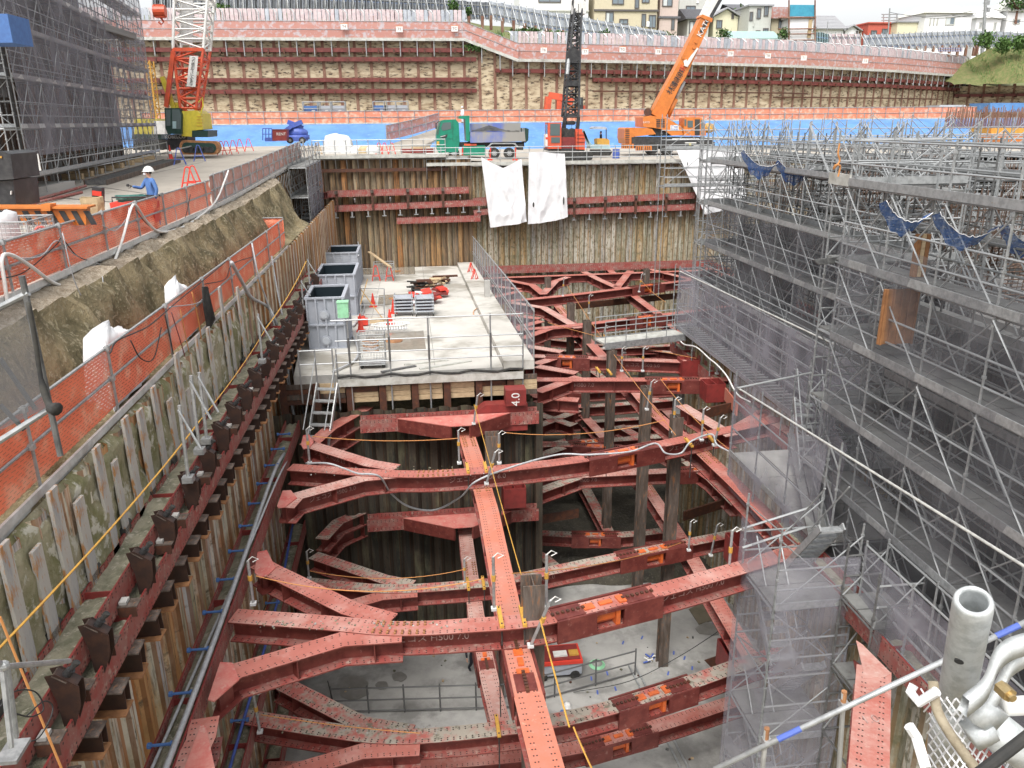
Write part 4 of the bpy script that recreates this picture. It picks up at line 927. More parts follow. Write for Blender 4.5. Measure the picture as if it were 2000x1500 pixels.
# hoses falling from the fence to the lower waler and running along it
cable([Px(x, y, -5.2) for x, y in ((452, 512), (470, 545), (490, 580), (520, 597))]+[Px(535, 620, -5.0), Px(556, 680, -4.9), Px(566, 760, -4.85), Px(575, 850, -4.6), V(-4.5, 23, -10.05), V(-4.45, 18, -10.05), V(-4.42, 14, -10.05), V(-4.45, 9, -10.05)], .055, 'hose_grey', 'thick grey hose falling from the lower fence into the left waler', 'hose', name='hose')
cable([Px(492, 475, -5.35), Px(505, 540, -5.2), Px(525, 600, -5.1), Px(550, 690, -4.9), Px(570, 790, -4.8), Px(582, 850, -4.6), V(-4.3, 21.8, -9.98), V(-4.5, 17, -10.15), V(-4.75, 10, -10.15)], .03, 'hose_grey', 'second grey hose, falling from a lower fence post nearer the platform', 'hose', name='hose')
cable([Px(530, 500, -5.35), Px(540, 560, -5.2), Px(556, 640, -5.0), Px(575, 740, -4.9), Px(598, 830, -4.7), Px(600, 900, -4.4), Px(600, 915, -4.3)], .035, 'hose_grey', 'third grey hose, hanging closest to the tanks', 'hose', name='hose')
cable([V(-4.9, 27, -14.1), V(-4.7, 22, -14.1), V(-4.75, 16, -14.1), V(-4.8, 10, -14.1)], .04, 'blue_paint', 'blue pipe lying in the left waler one level down', 'pipe', name='pipe')
cable([Pz(598, 905, -9.9), Pz(640, 905, -9.7), Pz(672, 915, -9.8), Pz(700, 925, -9.7), Pz(740, 930, -9.8), Pz(765, 965, -10.9), Pz(800, 990, -11.6), Pz(850, 996, -11.9), Pz(900, 970, -11), Pz(930, 940, -10), Pz(1000, 912, -9.85), Pz(1090, 888, -9.9), Pz(1150, 888, -9.85), Pz(1230, 882, -9.9), Pz(1280, 866, -9.9), Pz(1300, 885, -10.2), Pz(1330, 885, -10.3), Pz(1350, 862, -9.9), Pz(1390, 848, -9.9), Pz(1400, 868, -10), Pz(1430, 885, -10.2)], .03, 'hose_grey', 'grey cable sagging between the struts across the middle of the pit', 'cable', name='cable')
# ropes (lifelines)
def rope(a, b, sag, label, m='rope_orange', r=.012, grp=None):
    g = G(); g.path(catenary(a, b, sag, 12), r, m, 5); return solo('lifeline', g, label, 'rope', grp)
rope(Px(-20, 1285, -4.6), Px(390, 822, -4.6), .1, 'yellow lifeline along the upper left waler in the foreground', r=.016, m='amber')
rope(Px(390, 822, -4.6), Px(520, 640, -4.6), .1, 'yellow lifeline along the upper left waler in the middle distance', m='amber')
rope(Px(520, 640, -4.6), Px(598, 510, -4.6), .15, 'yellow lifeline along the upper left waler beside the tanks', m='amber', r=.02)
rope(Px(0, 1205, -4.5), Px(120, 1500, -4.2), .02, 'orange lifeline falling steeply at the left edge', r=.014)
rope(Pz(610, 852, -9.3), Pz(895, 856, -9.2), .12, 'orange lifeline over the round opening in front of the platform')
rope(Pz(500, 1125, -9.4), Pz(945, 1130, -9.2), .35, 'orange lifeline from the left gusset to the orange beam')
rope(Pz(605, 1115, -13.2), Pz(908, 1112, -13.2), .3, 'orange lifeline one level down before the dark wall')
rope(Pz(510, 1396, -13.3), Pz(820, 1432, -13.6), .05, 'orange lifeline lying along the muddy strut')
rope(Pz(926, 790, -9.3), Pz(1020, 1130, -9.4), .05, 'yellow lifeline beside the bright orange beam', m='amber')
rope(Pz(1055, 1210, -9.2), Pz(1112, 1420, -9.6), .02, 'taut yellow lifeline crossing the orange beam', r=.016, m='amber')
rope(Pz(1120, 1420, -9.8), Pz(1160, 1510, -9.9), .02, 'last yellow lifeline at the lower edge', r=.016, m='amber')
rope(Pz(1000, 1120, -9.4), Pz(1330, 1060, -13.), .2, 'orange lifeline on the middle level strut, left part')
rope(Pz(985, 845, -9.4), Pz(1300, 820, -9.4), .25, 'yellow lifeline between the block marked 4.0 and the roped column')
rope(Pz(1108, 558, -9.3), Pz(1320, 850, -9.6), .2, 'yellow lifeline descending past the footbridge')
rope(Pz(1250, 545, -9.3), Pz(1300, 590, -9.3), .1, 'yellow lifeline by the rearmost strut')
rope(Pz(1290, 740, -9.5), Pz(1440, 890, -10.2), .2, 'orange lifeline toward the netted scaffold')
rope(Pz(1070, 630, -9.4), Pz(1360, 700, -10), .1, 'thin orange lifeline under the footbridge')
# stanchions: white posts with hooks that carry the lifelines
for i, (x, y, z, h, dx) in enumerate([(605, 905, Z1, 1.15, 0), (897, 905, Z1, 1.1, 0), (925, 828, Z1, 1.1, .15), (975, 905, Z1, 1., 0), (950, 945, Z1, 1.1, .25), (495, 1180, Z1, 1.1, 0), (965, 1190, Z1, 1.3, 0), (1067, 1185, Z1, 1.3, 0), (1036, 1262, Z1-.3, 1.3, .35), (604, 1130, Z2, 1.0, 0), (508, 1430, Z2, 1.1, -.05), (908, 1140, Z2, .9, 0),
                                    (1214, 725, Z1, 1.0, 0), (1255, 725, Z1, 1.0, 0), (1220, 690, Z1, .8, .15), (1180, 680, Z1, 1., 0), (1099, 578, Z1, 1.1, .05), (1248, 570, Z1, 1.1, .1), (1150, 612, Z1, 1., 0), (1315, 845, Z1, 1.2, 0), (1370, 860, Z1, 1.1, 0), (1395, 870, Z1, 1., .1), (1345, 1075, Z2, 1.1, 0), (1422, 1130, Z1-.4, 1.3, 0), (1388, 1085, Z2, 1.2, .1), (1263, 800, Z1, 1.1, .1), (1400, 730, Z1, .9, 0)]):
    p = Pz(x, y, z); g = G(); g.tube(p, p+V(dx, -dx, h), .034, 'galv' if i % 3 else 'galv_dull', 7); g.box(p+V(0, 0, .02), (.13, .13, .06), 'plastic_bag'); g.path([p+V(dx, -dx, h), p+V(dx+.1, -dx, h+.09), p+V(dx+.22, -dx, h+.02), p+V(dx+.1, -dx, h-.04)], .014, 'white_paint', 5)
    g.tube(p+V(dx*.6, -dx*.6, h*.55), p+V(dx*.7, -dx*.7, h*.66), .05, 'amber', 7)
    solo('stanchion', g, 'slim metal lifeline post with a white hook clamped to a strut', 'post', 'lifeline posts on the struts')
for x, y, h in ((390, 880, 1.6), (404, 860, 1.5), (368, 935, 1.5), (512, 705, 1.4), (605, 560, 1.2), (592, 600, 1.1)):
    p = Px(x, y, -4.55); g = G(); g.tube(p, p+V(.02, .05, h), .035, 'galv', 7); g.tube(p+V(0, 0, h*.95), p+V(.35, -.15, h*.45), .025, 'galv_dull', 6); g.box(p, (.2, .2, .12), 'galv_dull')
    solo('stanchion', g, 'galvanised lifeline post with a stay clamped to the upper left waler', 'post', 'lifeline posts on the left waler')
# ------------------------------------------------------------------ exposed pile heads in the soil face
random.seed(5); mat('head', (.44, .42, .38), (.30, .30, .31), 1.6, .75, c3=(.40, .20, .08), thr3=(.52, .6), scale3=3, stretch=(3, 3, .8))
for i, (x, y) in enumerate([(4, 1062), (68, 1070), (100, 955), (152, 975), (187, 872), (243, 815), (222, 900), (298, 755), (272, 800), (343, 690), (330, 780), (383, 655), (365, 760), (428, 560), (405, 640), (463, 560), (446, 610)]):
    p = Px(x, y, -5.2); w = random.uniform(.2, .3); g = G(); zb = -7.0
    g.box((p.x+.005, p.y, (p.z+zb)/2), (.05, w, p.z-zb), 'head'); pass
    solo('pile_head', g, 'weathered steel pile flange showing through the soil face', 'steel pile', 'pile flanges exposed in the soil face')
# ------------------------------------------------------------------ anchor brackets and shelf brackets on the two upper left walers
ab = thing('anchor_bracket', 'dark steel anchor bracket with a bolt head, clasping the two upper left walers', 'bracket', (0, 0, 0), 'anchor brackets along the upper left walers')
g = G()
for oy in (-.14, .14): g.prism([(-.22, oy-.012, .42), (-.02, oy-.012, .46), (.33, oy-.012, .12), (.30, oy-.012, -.35), (.02, oy-.012, -1.15), (-.06, oy-.012, -1.15), (-.1, oy-.012, -.2)], (0, .024, 0), 'bracket_dark')
g.bar((-.06, 0, .44), (.30, 0, .14), .26, .03, 'bracket_dark', up=(.6, 0, .8)); part('cheek_plates', g, ab)
g = G(); g.tube((.08, 0, .30), (.20, 0, .45), .085, 'black_paint', 12); g.tube((.18, 0, .43), (.30, 0, .58), .055, 'black_paint', 10); g.tube((.28, 0, .56), (.33, 0, .62), .07, 'rubber', 10); part('anchor_head', g, ab)
g = G(); g.box((.02, 0, .33), (.3, .34, .02), 'old_column', Matrix.Rotation(.7, 3, 'Y')); part('seat_plate', g, ab)
sh = thing('shelf_bracket', 'short brown shelf bracket projecting under the second left waler', 'bracket', (0, 0, 0), 'shelf brackets under the left walers')
g = G(); g.box((.0, 0, 0), (.5, .36, .025), 'old_column'); g.box((.0, -.02, -.22), (.46, .02, .42), 'bracket_dark'); g.box((.0, .17, -.2), (.46, .02, .38), 'bracket_dark'); g.box((.0, 0, -.43), (.52, .36, .025), 'rust_flange'); part('plate', g, sh)
ys = [8.9, 9.95, 11.9, 13.2, 14.9, 16.3, 17.7, 19.1, 20.5, 22, 23.5, 25, 26.5, 28, 29.6, 31.2, 33, 35, 37.2]
for i, y in enumerate(ys):
    o = ab if i == 0 else dup(ab, (0, 0, 0)); o.location = (-4.62, y, -6.72-.006*(y-8)); o.scale = (.68, .58, .6)
for i in range(34):
    y = 8.3+i*.85; o = sh if i == 0 else dup(sh, (0, 0, 0)); o.location = (-4.62, y, -7.56-.006*(y-8)+rn(.03)); o.scale = (random.uniform(.85, 1.05), random.uniform(.8, 1), random.uniform(.85, 1.1)); o.rotation_euler = (0, rn(.05), rn(.05))
mb = thing('shelf_bracket', 'small grey shelf between the two upper left walers', 'bracket', (0, 0, 0), 'small shelves between the two left walers')
g = G(); g.box((0, 0, 0), (.42, .30, .02), 'old_column'); g.box((.0, -.14, -.09), (.38, .02, .17), 'rusty_brown'); g.box((-.1, 0, .04), (.16, .2, .05), 'concrete'); part('plate', g, mb)
for i in range(30):
    y = 8.35+i*.95; o = mb if i == 0 else dup(mb, (0, 0, 0)); o.location = (-4.6, y, -6.99-.006*(y-8)); o.scale = (.7, .8, 1)
g0 = thing('waler_clamp', 'black clamp on the back flange of the upper left waler', 'clamp', (0, 0, 0), 'black clamps along the upper left waler')
g = G(); g.box((0, 0, 0), (.1, .3, .12), 'rubber'); g.tube((0, -.1, .02), (.0, .22, .05), .05, 'rubber', 8); part('jaw', g, g0)
for i in range(15):
    y = 8.6+i*1.5; o = g0 if i == 0 else dup(g0, (0, 0, 0)); o.location = (-5.22, y, -6.68-.006*(y-8))
b1 = thing('waler_bolt', 'blue tie bolt across the left waler at strut level', 'bolt', (0, 0, 0), 'blue tie bolts on the left waler')
g = G(); g.tube((-.28, 0, 0), (.12, 0, 0), .028, 'cloth_blue', 7); g.tube((-.30, 0, 0), (-.24, 0, 0), .055, 'cloth_blue', 7); g.tube((.08, 0, 0), (.14, 0, 0), .055, 'cloth_blue', 7); part('shank', g, b1)
for i in range(14):
    y = 9+i*1.3; o = b1 if i == 0 else dup(b1, (0, 0, 0)); o.location = (-4.6, y, -10.08)
for i in range(9):
    o = dup(b1, (-4.75, 10+i*1.7, -14.08))
# ------------------------------------------------------------------ white tarps over equipment in the trench
def tarp(label, P, h, m='white_cloth', n=7, wob=.06, name='tarp'):
    """P four base corners (plan, z), lifted roof with sagging folds"""
    c = sum(P, V(0, 0, 0))/4; g = G(); rows = []
    ring = []
    for i in range(4):
        for k in range(n): ring.append(P[i].lerp(P[(i+1) % 4], k/n))
    n_ = len(ring); fo = [.05*sin(k*2.2+rn(.6))+rn(.03) for k in range(n_)]
    for j, (f, sh_) in enumerate(((0, 1.06), (.35, 1.02), (.75, .96), (.93, .86), (1.0, .55), (1.03, .2), (1.03, .01))):
        rows.append([c.lerp(p, sh_+fo[k]*(1.2-f)*2.2)+V(0, 0, h*f*(1+fo[k]*.7)+.12*h*sin(k*2*pi/n_+1)*(f > .9)) for k, p in enumerate(ring)])
    g.grid(rows, m, close=True); g.smooth = True; return solo(name, g, label, 'tarp')
random.seed(3)
tarp('large white tarp with a red mark over equipment behind the lower fence', [V(-6.05, 14.6, -5.0), V(-5.6, 14.6, -5.0), V(-5.6, 16.5, -5.0), V(-5.95, 16.5, -5.0)], 1.25, n=9, wob=.09)
tarp('small white tarp tied over the lower fence rail', [V(-5.9, 19.3, -5.0), V(-5.58, 19.3, -5.0), V(-5.58, 20.5, -5.0), V(-5.85, 20.5, -5.0)], 1.3, n=8, wob=.08)
# ------------------------------------------------------------------ near scaffold post with dark netting at the left edge
t = thing('scaffold', 'near scaffold post with rolled dark netting at the left edge', 'scaffold', (-4.2, 6.6, -4))
a = Py(47, 560, 7.6); b = Py(118, 890, 7.6); g = G(); g.tube(b, a+(a-b)*.06, .03, 'galv_dark', 8); part('post', g, t)
g = G(); g.tube(Py(-20, 610, 7.6), Py(56, 572, 7.6), .03, 'galv_dull', 8); part('rail', g, t); g = G(); g.tube(Py(-30, 880, 7.6), Py(95, 800, 7.7), .03, 'galv_dull', 8); part('rail', g, t)
g = G(); g.path(spline([Py(55, 590, 7.5), Py(68, 660, 7.5), Py(80, 740, 7.5), Py(96, 790, 7.45), Py(112, 800, 7.4)], 4), [.022+.012*(i > 8)+.022*(i > 12)+.008*(i > 14) for i in range(17)], 'rubber', 8); g.smooth = True; part('rolled_net', g, t)
g = G(); g.face([Py(-10, 612, 7.65), Py(50, 575, 7.65), Py(95, 795, 7.65), Py(-20, 850, 7.65)], 'dark_net'); part('netting', g, t)
for (p, q) in (((0, 700), (70, 800)), ((0, 790), (48, 840))): g = G(); g.tube(Py(*p, 7.7), Py(*q, 7.7), .025, 'galv_dark', 6); part('brace', g, t)
# clamped pipes at the lower left corner
t = thing('clamped_pipes', 'clamped grey pipes reaching in at the lower left corner', 'pipe frame', tuple(Px(30, 1400, -3.6)))
for nm, a, b, r in (('pipe', (8, 1302), (135, 1291), .028), ('post', (5, 1310), (22, 1460), .026), ('post', (14, 1300), (32, 1440), .026), ('pipe', (-20, 1290), (12, 1300), .03)): g = G(); g.tube(Px(*a, -3.9), Px(*b, -3.9), r, 'galv', 8); part(nm, g, t)
g = G(); g.sphere(Px(8, 1300, -3.88), .05, 'galv', 8, 6); g.box(Px(25, 1468, -4.0), (.2, .3, .04), 'galv_dull'); part('coupler', g, t, kind='stuff')
cable([Px(x, y, -4.2) for x, y in ((0, 1380), (30, 1350), (70, 1352), (85, 1385), (60, 1400), (20, 1395), (30, 1440), (70, 1445), (95, 1410), (103, 1380), (85, 1370), (50, 1400))], .008, 'rope_dark', 'thin grey cable coiled near the lower left corner')
# ================================================================== SCAFFOLDS
def scaffold(label, A, B, dep, z0, z1, levels, bay=1.8, depth=.9, zrail=None, m='galv_dull', net=None, netside=0, netz=None, braces=True, decks=None, name='scaffold', r=.026, brace_m='galv', toe=True, zpost=None, rails=(.5, 1.0), cross_r=.017, deck_m='deck_grey', inner=True):
    A, B = Vector((*A, 0)), Vector((*B, 0)); d = B-A; L_ = d.length; d.normalize(); n = V(*dep, 0).normalized()
    N = max(1, round(L_/bay)); st = L_/N; t = thing(name, label, 'scaffold', (A.x, A.y, z0))
    rowsn = (0, depth) if inner else (0,)
    cnt = 0
    for i in range(N+1):
        for o in rowsn: post('post', A+d*st*i+n*o+V(0, 0, z0), z1-z0, r, m, t); cnt += 1
    for li, z in enumerate(levels):
        for o in rowsn:
            bt('ledger', A+n*o+V(0, 0, z), B+n*o+V(0, 0, z), r, m, t)
            for h in rails:
                if z+h < z1: bt('guard_rail', A+n*o+V(0, 0, z+h), B+n*o+V(0, 0, z+h), r*.9, 'galv' if o == 0 else m, t)
        if inner:
            for i in range(N+1): bt('transom', A+d*st*i+V(0, 0, z-.04), A+d*st*i+n*depth+V(0, 0, z-.04), r, m, t)
        if decks is None or li in decks:
            for k in range(2):
                w = depth/2-.04; c = A.lerp(B, .5)+n*(depth*(.25+.5*k))+V(0, 0, z+.03)
                g = G(); R = Matrix((n, d, V(0, 0, 1))).transposed()
                for i in range(N): g.box(A+d*st*(i+.5)+n*(depth*(.25+.5*k))+V(0, 0, z+.03), (w, st-.03, .05), deck_m, R)
                part('deck', g, t)
            if toe:
                g = G(); g.bar(A-n*.03+V(0, 0, z+.1), B-n*.03+V(0, 0, z+.1), .03, .17, 'galv'); part('toe_board', g, t)
        if braces and li < len(levels) and z+1.6 < z1+.5:
            zt = min(levels[li+1] if li+1 < len(levels) else z+1.8, z1)
            for i in range(N):
                a0, a1 = A+d*st*i, A+d*st*(i+1)
                for o in rowsn[:1] if N > 9 else rowsn:
                    if (i+li) % 5 != 4: bt('brace', a0+n*(o-.03)+V(0, 0, z+.05), a1+n*(o-.03)+V(0, 0, zt-.08), cross_r, brace_m, t, 5)
                    if (i*7+li) % 5 != 2: bt('brace', a1+n*(o+.03)+V(0, 0, z+.05), a0+n*(o+.03)+V(0, 0, zt-.08), cross_r, brace_m, t, 5)
    if net:
        za, zb = netz or (z0, z1); o = -.06 if netside == 0 else depth+.06; g = G(); rows = []; M = int(L_*3); K = max(2, int((zb-za)*2.5))
        for j in range(K+1):
            rows.append([A.lerp(B, i/M)+n*(o+.05*sin(i*.9+j*.3)*sin(j*.8))+V(0, 0, za+(zb-za)*j/K) for i in range(M+1)])
        g.grid(rows, net); g.smooth = True; part('netting', g, t)
    return t
LV = [-10.6, -8.75, -6.9, -5.1, -3.3, -1.5]
scaffold('nearest tall scaffold on the right with grey plank decks', (10., 1.8), (10., 17.6), (1, 0), -10.6, -.42, LV, 1.85, .95, netz=(-10.6, -2.6), m='galv_dull', net='veil_net', netside=0)
scaffold('inner row with a dark net added for shade, right behind the nearest tall scaffold', (11.3, 2.5), (11.3, 17.2), (1, 0), -10.6, -2.2, [-9.6, -7.8, -6.0, -4.2], 1.6, .6, m='galv_dark', brace_m='galv_dull', net='dark_net', netside=1, netz=(-10.6, -4.5), rails=(.45, .9))  # dark net added to make the interior behind it look shaded
# closed end of it (short face) and second row behind
scaffold('narrow end bay of the near right scaffold with an orange ribbon on it', (10.2, 17.75), (13., 17.75), (0, 1), -9.9, -.3, [-8.75, -6.9, -5.1, -3.3, -1.5], 1.4, .9)
scaffold('tall scaffold behind the netted walkway, reaching to the white sheet', (12.95, 18.8), (12.95, 34.2), (1, 0), -9.8, -.12, [-9.0, -7.2, -5.4, -3.6, -1.8], 1.8, .9, brace_m='galv', net='veil_net', netz=(-9.8, -3.6))
scaffold('second tall scaffold row just behind the one reaching the white sheet', (14.0, 18.8), (14.0, 34.2), (1, 0), -9.8, -.5, [-9.0, -7.2, -5.4, -3.6, -2.], 1.5, .5, m='galv_dark', brace_m='galv_dull', net='dark_net', netside=1, netz=(-9.8, -4), rails=(.45, .9))  # the dark net on its back is added to darken the interior
scaffold('netted end face of the tall scaffold at its far corner', (12.9, 34.6), (15.4, 34.6), (0, 1), -9.8, -.1, [-9.0, -7.2, -5.4, -3.6, -1.8], 1.25, .6, net='veil_net', netz=(-9.8, -6.5))
scaffold('rear cross scaffold beside the third white sheet', (13.1, 35.2), (34, 35.2), (0, 1), -9.8, -.05, [-7.2, -5.4, -3.6, -1.8], 1.9, .9)
scaffold('inner cross scaffold over the rebar columns', (14.2, 28.), (34, 28.), (0, 1), -9.8, -.1, [-3.6, -1.8], 1.8, .9)
scaffold('middle cross scaffold over the building under construction', (14.2, 22.), (30, 22.), (0, 1), -9.8, -.3, [-5.4, -3.6, -1.8], 1.8, .9)
scaffold('front cross scaffold with blue nets tied along it', (12.6, 13.6), (26, 13.6), (0, 1), -9.8, -.35, [-5.4, -3.3, -1.5], 1.9, .9)
scaffold('rear row of scaffold on the right horizon', (14, 44), (52, 44), (0, 1), -9.8, .25, [-3.6, -1.6], 2.4, .9, braces=True)
scaffold('long inner scaffold line running towards the viewer at the right edge', (15.5, 4), (15.5, 34), (1, 0), -9.8, -.5, [-5.1, -3.3, -1.5], 1.8, .9, brace_m='galv_dull')
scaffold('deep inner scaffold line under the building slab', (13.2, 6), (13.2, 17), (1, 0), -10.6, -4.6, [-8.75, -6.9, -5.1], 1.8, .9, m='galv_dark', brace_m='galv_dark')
# netted walkway over the right waler
t = scaffold('netted walkway scaffold along the edge of the right bay', (12.0, 19.2), (12.0, 34.7), (1, 0), -10.2, -6.35, [-9.25], 2.2, .9, net='grey_net', netz=(-9.2, -6.4), braces=False, rails=(1.0, 1.9, 2.8), deck_m='galv_dark')
for k in range(46):
    y = 19.5+k*.33; bb('deck_bar', (12.45, y, -9.16), (.9, .05, .03), 'galv', t)
scaffold('end panel of the netted walkway beside the footbridge', (12., 34.75), (13.6, 34.75), (0, 1), -10.2, -6.4, [-9.25], 1.6, .6, net='grey_net', netz=(-9.2, -6.4), braces=False, rails=(1., 1.9))
# near netted platform left of the tall scaffold
t = scaffold('netted scaffold platform between the stair tower and the walkway', (9.5, 16.2), (9.5, 21.8), (1, 0), -11.0, -7.25, [-9.95], 1.85, 1.9, net='grey_net', netz=(-11, -7.3), braces=False, rails=(.9, 1.8, 2.7), deck_m='concrete')
bt('cross_tube', Pz(1440, 758, -7.3), Pz(1585, 728, -7.0), .03, 'galv', t); bt('cross_tube', Pz(1452, 1032, -9.4), Pz(1580, 992, -8.9), .03, 'galv', t); bt('cross_tube', Pz(1450, 1070, -9.4), Pz(1572, 1030, -9.0), .03, 'galv', t)
scaffold('outer netted strip at the corner above the boxed beam end', (9.45, 15.6), (11.9, 21.9), (-.9, .4), -9.6, -7.0, [-9.5], 2., .5, braces=False, inner=False, rails=(.9, 1.8), net='grey_net', netz=(-9.6, -7.1))
# stairs on that platform
def stair(label, p0, p1, w, n, m='galv', name='stair', side=None):
    t = thing(name, label, 'stair', tuple(p0)); p0, p1 = Vector(p0), Vector(p1); d = p1-p0; h = V(d.x, d.y, 0).normalized(); s = V(h.y, -h.x, 0)
    for sd in (-1, 1): g = G(); g.bar(p0+s*sd*w/2, p1+s*sd*w/2, .04, .16, m); part('stringer', g, t)
    R = Matrix((s, h, V(0, 0, 1))).transposed()
    for i in range(n): g = G(); g.box(p0+d*((i+.5)/n), (w-.04, .22, .04), m, R); part('tread', g, t)
    for sd in (-1, 1): g = G(); g.tube(p0+s*sd*w/2+V(0, 0, .95), p1+s*sd*w/2+V(0, 0, .95), .02, m, 6); part('handrail', g, t)
    return t
stair('aluminium stair on the netted scaffold platform', (10.7, 18.7, -9.85), (11.6, 21.4, -8.1), .7, 8)
# stair tower beside the struts
st = scaffold('netted stair tower standing on the pit floor at the right', (7.5, 14.2), (9.35, 14.2), (0, 1), FLOOR, -8.3, [FLOOR+1.8*k+.2 for k in range(0, 6)], 1.85, 1.75, net='grey_net', netz=(FLOOR, -9.0), toe=True, decks=(1, 3, 5), rails=(.5, 1.))
g = G(); g.face([V(7.42, 14.1, FLOOR), V(7.42, 16.05, FLOOR), V(7.42, 16.05, -8.9), V(7.42, 14.1, -8.9)], 'grey_net_light'); part('netting', g, st)
for k in range(6):
    za = FLOOR+.3+1.8*k; a, b = (8.0, 14.5, za), (8.0, 15.8, za+1.7)
    if k % 2: a, b = (8.8, 15.8, za), (8.8, 14.5, za+1.7)
    stair('steep flight inside the netted stair tower, %s' % ['', 'second lowest, leaning the other way', 'third from the floor', 'fourth from the floor', 'fifth from the floor', 'topmost under the platform'][k] if k > 0 else 'steep flight at the foot of the netted stair tower', a, b, .55, 7)
st2 = scaffold('small annex tower right of the netted stair tower', (9.0, 12.9), (10., 12.9), (0, 1), -15, -8.7, [-13.6, -11.8, -10.0], 1.0, 1.2, decks=(1, 2), net='dark_net', netz=(-12, -9.4), m='galv_dark')
scaffold('netted lower scaffold between the stair tower and the right wall', (9.35, 9.0), (9.35, 14.0), (1, 0), -10.6, -8.6, [-10.4], 1.7, .5, net='grey_net', netz=(-10.4, -8.7), braces=False, deck_m='galv_dark', inner=True, rails=(.9, 1.7))
# near diagonal handrail in front at the lower right
t = thing('handrail', 'galvanised handrail crossing the lower right corner with blue tape', 'handrail', tuple(Py(1700, 1360, 5.3)))
g = G(); a, b = Py(1395, 1503, 5.2), Py(2010, 1212, 5.0); g.tube(a, b, .024, 'galv', 10); g.smooth = True; part('rail', g, t)
g = G(); g.tube(a.lerp(b, .21), a.lerp(b, .285), .0265, 'blue_paint', 10); part('blue_tape', g, t); g = G(); g.tube(a.lerp(b, .90), a.lerp(b, .97), .0265, 'blue_paint', 10); part('blue_tape', g, t)
for x, y0, y1, m in ((1497, 1430, 1500, 'galv_dull'), (1648, 1358, 1510, 'galv_dull')):
    g = G(); g.tube(Py(x, y0-5, 5.2), Py(x-14, y1+60, 5.2), .022, 'concrete', 8); g.tube(Py(x+1, y0-8, 5.2), Py(x-1, y0+14, 5.2), .024, 'rust_flange', 8); part('post', g, t); g = G(); g.box(Py(x, y0+18, 5.2), (.07, .07, .06), 'galv'); part('clamp', g, t)
mat('galv_pale', (.56, .56, .52), (.42, .42, .40), 5, .5, .2)
# rails of the netted walkway in front of the tall scaffold (white outer tubes)
for (a, b, z, lab) in (((1328, 530), (1629, 672), None, 'pale top tube of the netted walkway'), ((1440, 757), (2010, 1112), None, 'pale top tube rail running down to the lower right'), ((1668, 1133), (1860, 1340), None, 'pale edge tube beside the near right waler')):
    X = 11.9 if a[0] == 1328 else 9.4
    g = G(); g.tube(Px(*a, X), Px(*b, X), .027, 'galv_pale' if a[0] != 1668 else 'galv', 8); solo('edge_tube', g, lab, 'tube')
# white conduit snaking along the walkway edge
g = G(); pts = [(1322, 655), (1335, 672), (1360, 678), (1385, 700), (1400, 712), (1420, 735), (1440, 770), (1465, 785)]
g.path(spline([Px(x, y, 11.8) for x, y in pts], 4), .03, 'white_paint', 6); solo('conduit', g, 'white conduit snaking along the edge of the netted walkway', 'conduit')
# ------------------------------------------------------------------ building under construction
t = thing('concrete_building', 'grey concrete building under construction inside the right scaffolds', 'building', (14, 6, -10))
mat('form_concrete', (.21, .205, .20), (.14, .138, .133), 1.2, .8, c3=(.08, .078, .075), thr3=(.56, .7), scale3=.6, bump=.1)
for y in (10.2, 15.4, 20.6, 26, 31.4): 
    for x in (14.6, 21.5): bb('column', (x+.6, y, -7.4), (1.1, 1.3, 5.2), 'form_concrete', t)
bb('wall', (13.9, 24, -8.4), (.35, 6.5, 3.0), 'form_concrete', t); bb('wall', (13.9, 13.2, -8.0), (.35, 3.2, 5.0), 'form_concrete', t); bb('wall', (14.2, 31, -7.2), (.35, 4.5, 5), 'form_concrete', t)
g = G(); g.box((26.3, 22, -4.85), (22.5, 28, .3), 'form_concrete'); part('floor_slab', g, t)
for y in (10, 15.4, 20.6, 26, 31.4): bb('beam', (26, y, -5.25), (22.3, .6, .6), 'form_concrete', t)
bb('beam', (14.95, 21, -5.3), (.6, 26, .7), 'form_concrete', t)
def rebar_cage(label, c, w, d, h, n=16, hor=True):
    g = G(); x0, y0 = c[0]-w/2, c[1]-d/2
    for i in range(n):
        f = i/n*4; s_ = int(f); q = f-s_; p = [(q, 0), (1, q), (1-q, 1), (0, 1-q)][s_]
        g.tube((x0+p[0]*w, y0+p[1]*d, c[2]), (x0+p[0]*w+rn(.02), y0+p[1]*d+rn(.02), c[2]+h*random.uniform(.93, 1.03)), .02, 'rebar', 4)
    if hor:
        for k in range(int(h/.3)): z = c[2]+.2+k*.3; g.path([V(x0, y0, z), V(x0+w, y0, z), V(x0+w, y0+d, z), V(x0, y0+d, z)], .012, 'rebar', 4, closed=True)
    return solo('rebar_cage', g, label, 'rebar cage', 'rebar cages rising from the building', base=c)
random.seed(21)
for i, (x, y) in enumerate([(15.6, 15.), (15.4, 20.5), (15.6, 26.), (15.4, 31.), (21, 15), (21, 20.5), (21, 26), (21, 31), (26, 20), (26, 27), (31, 33), (17.5, 38), (22, 39), (27, 39), (33, 39)]):
    rebar_cage('upright cage of column rebar standing inside the right scaffolds', (x, y, -4.7), 1.0, 1.1, 3.2+rn(.4), 20)
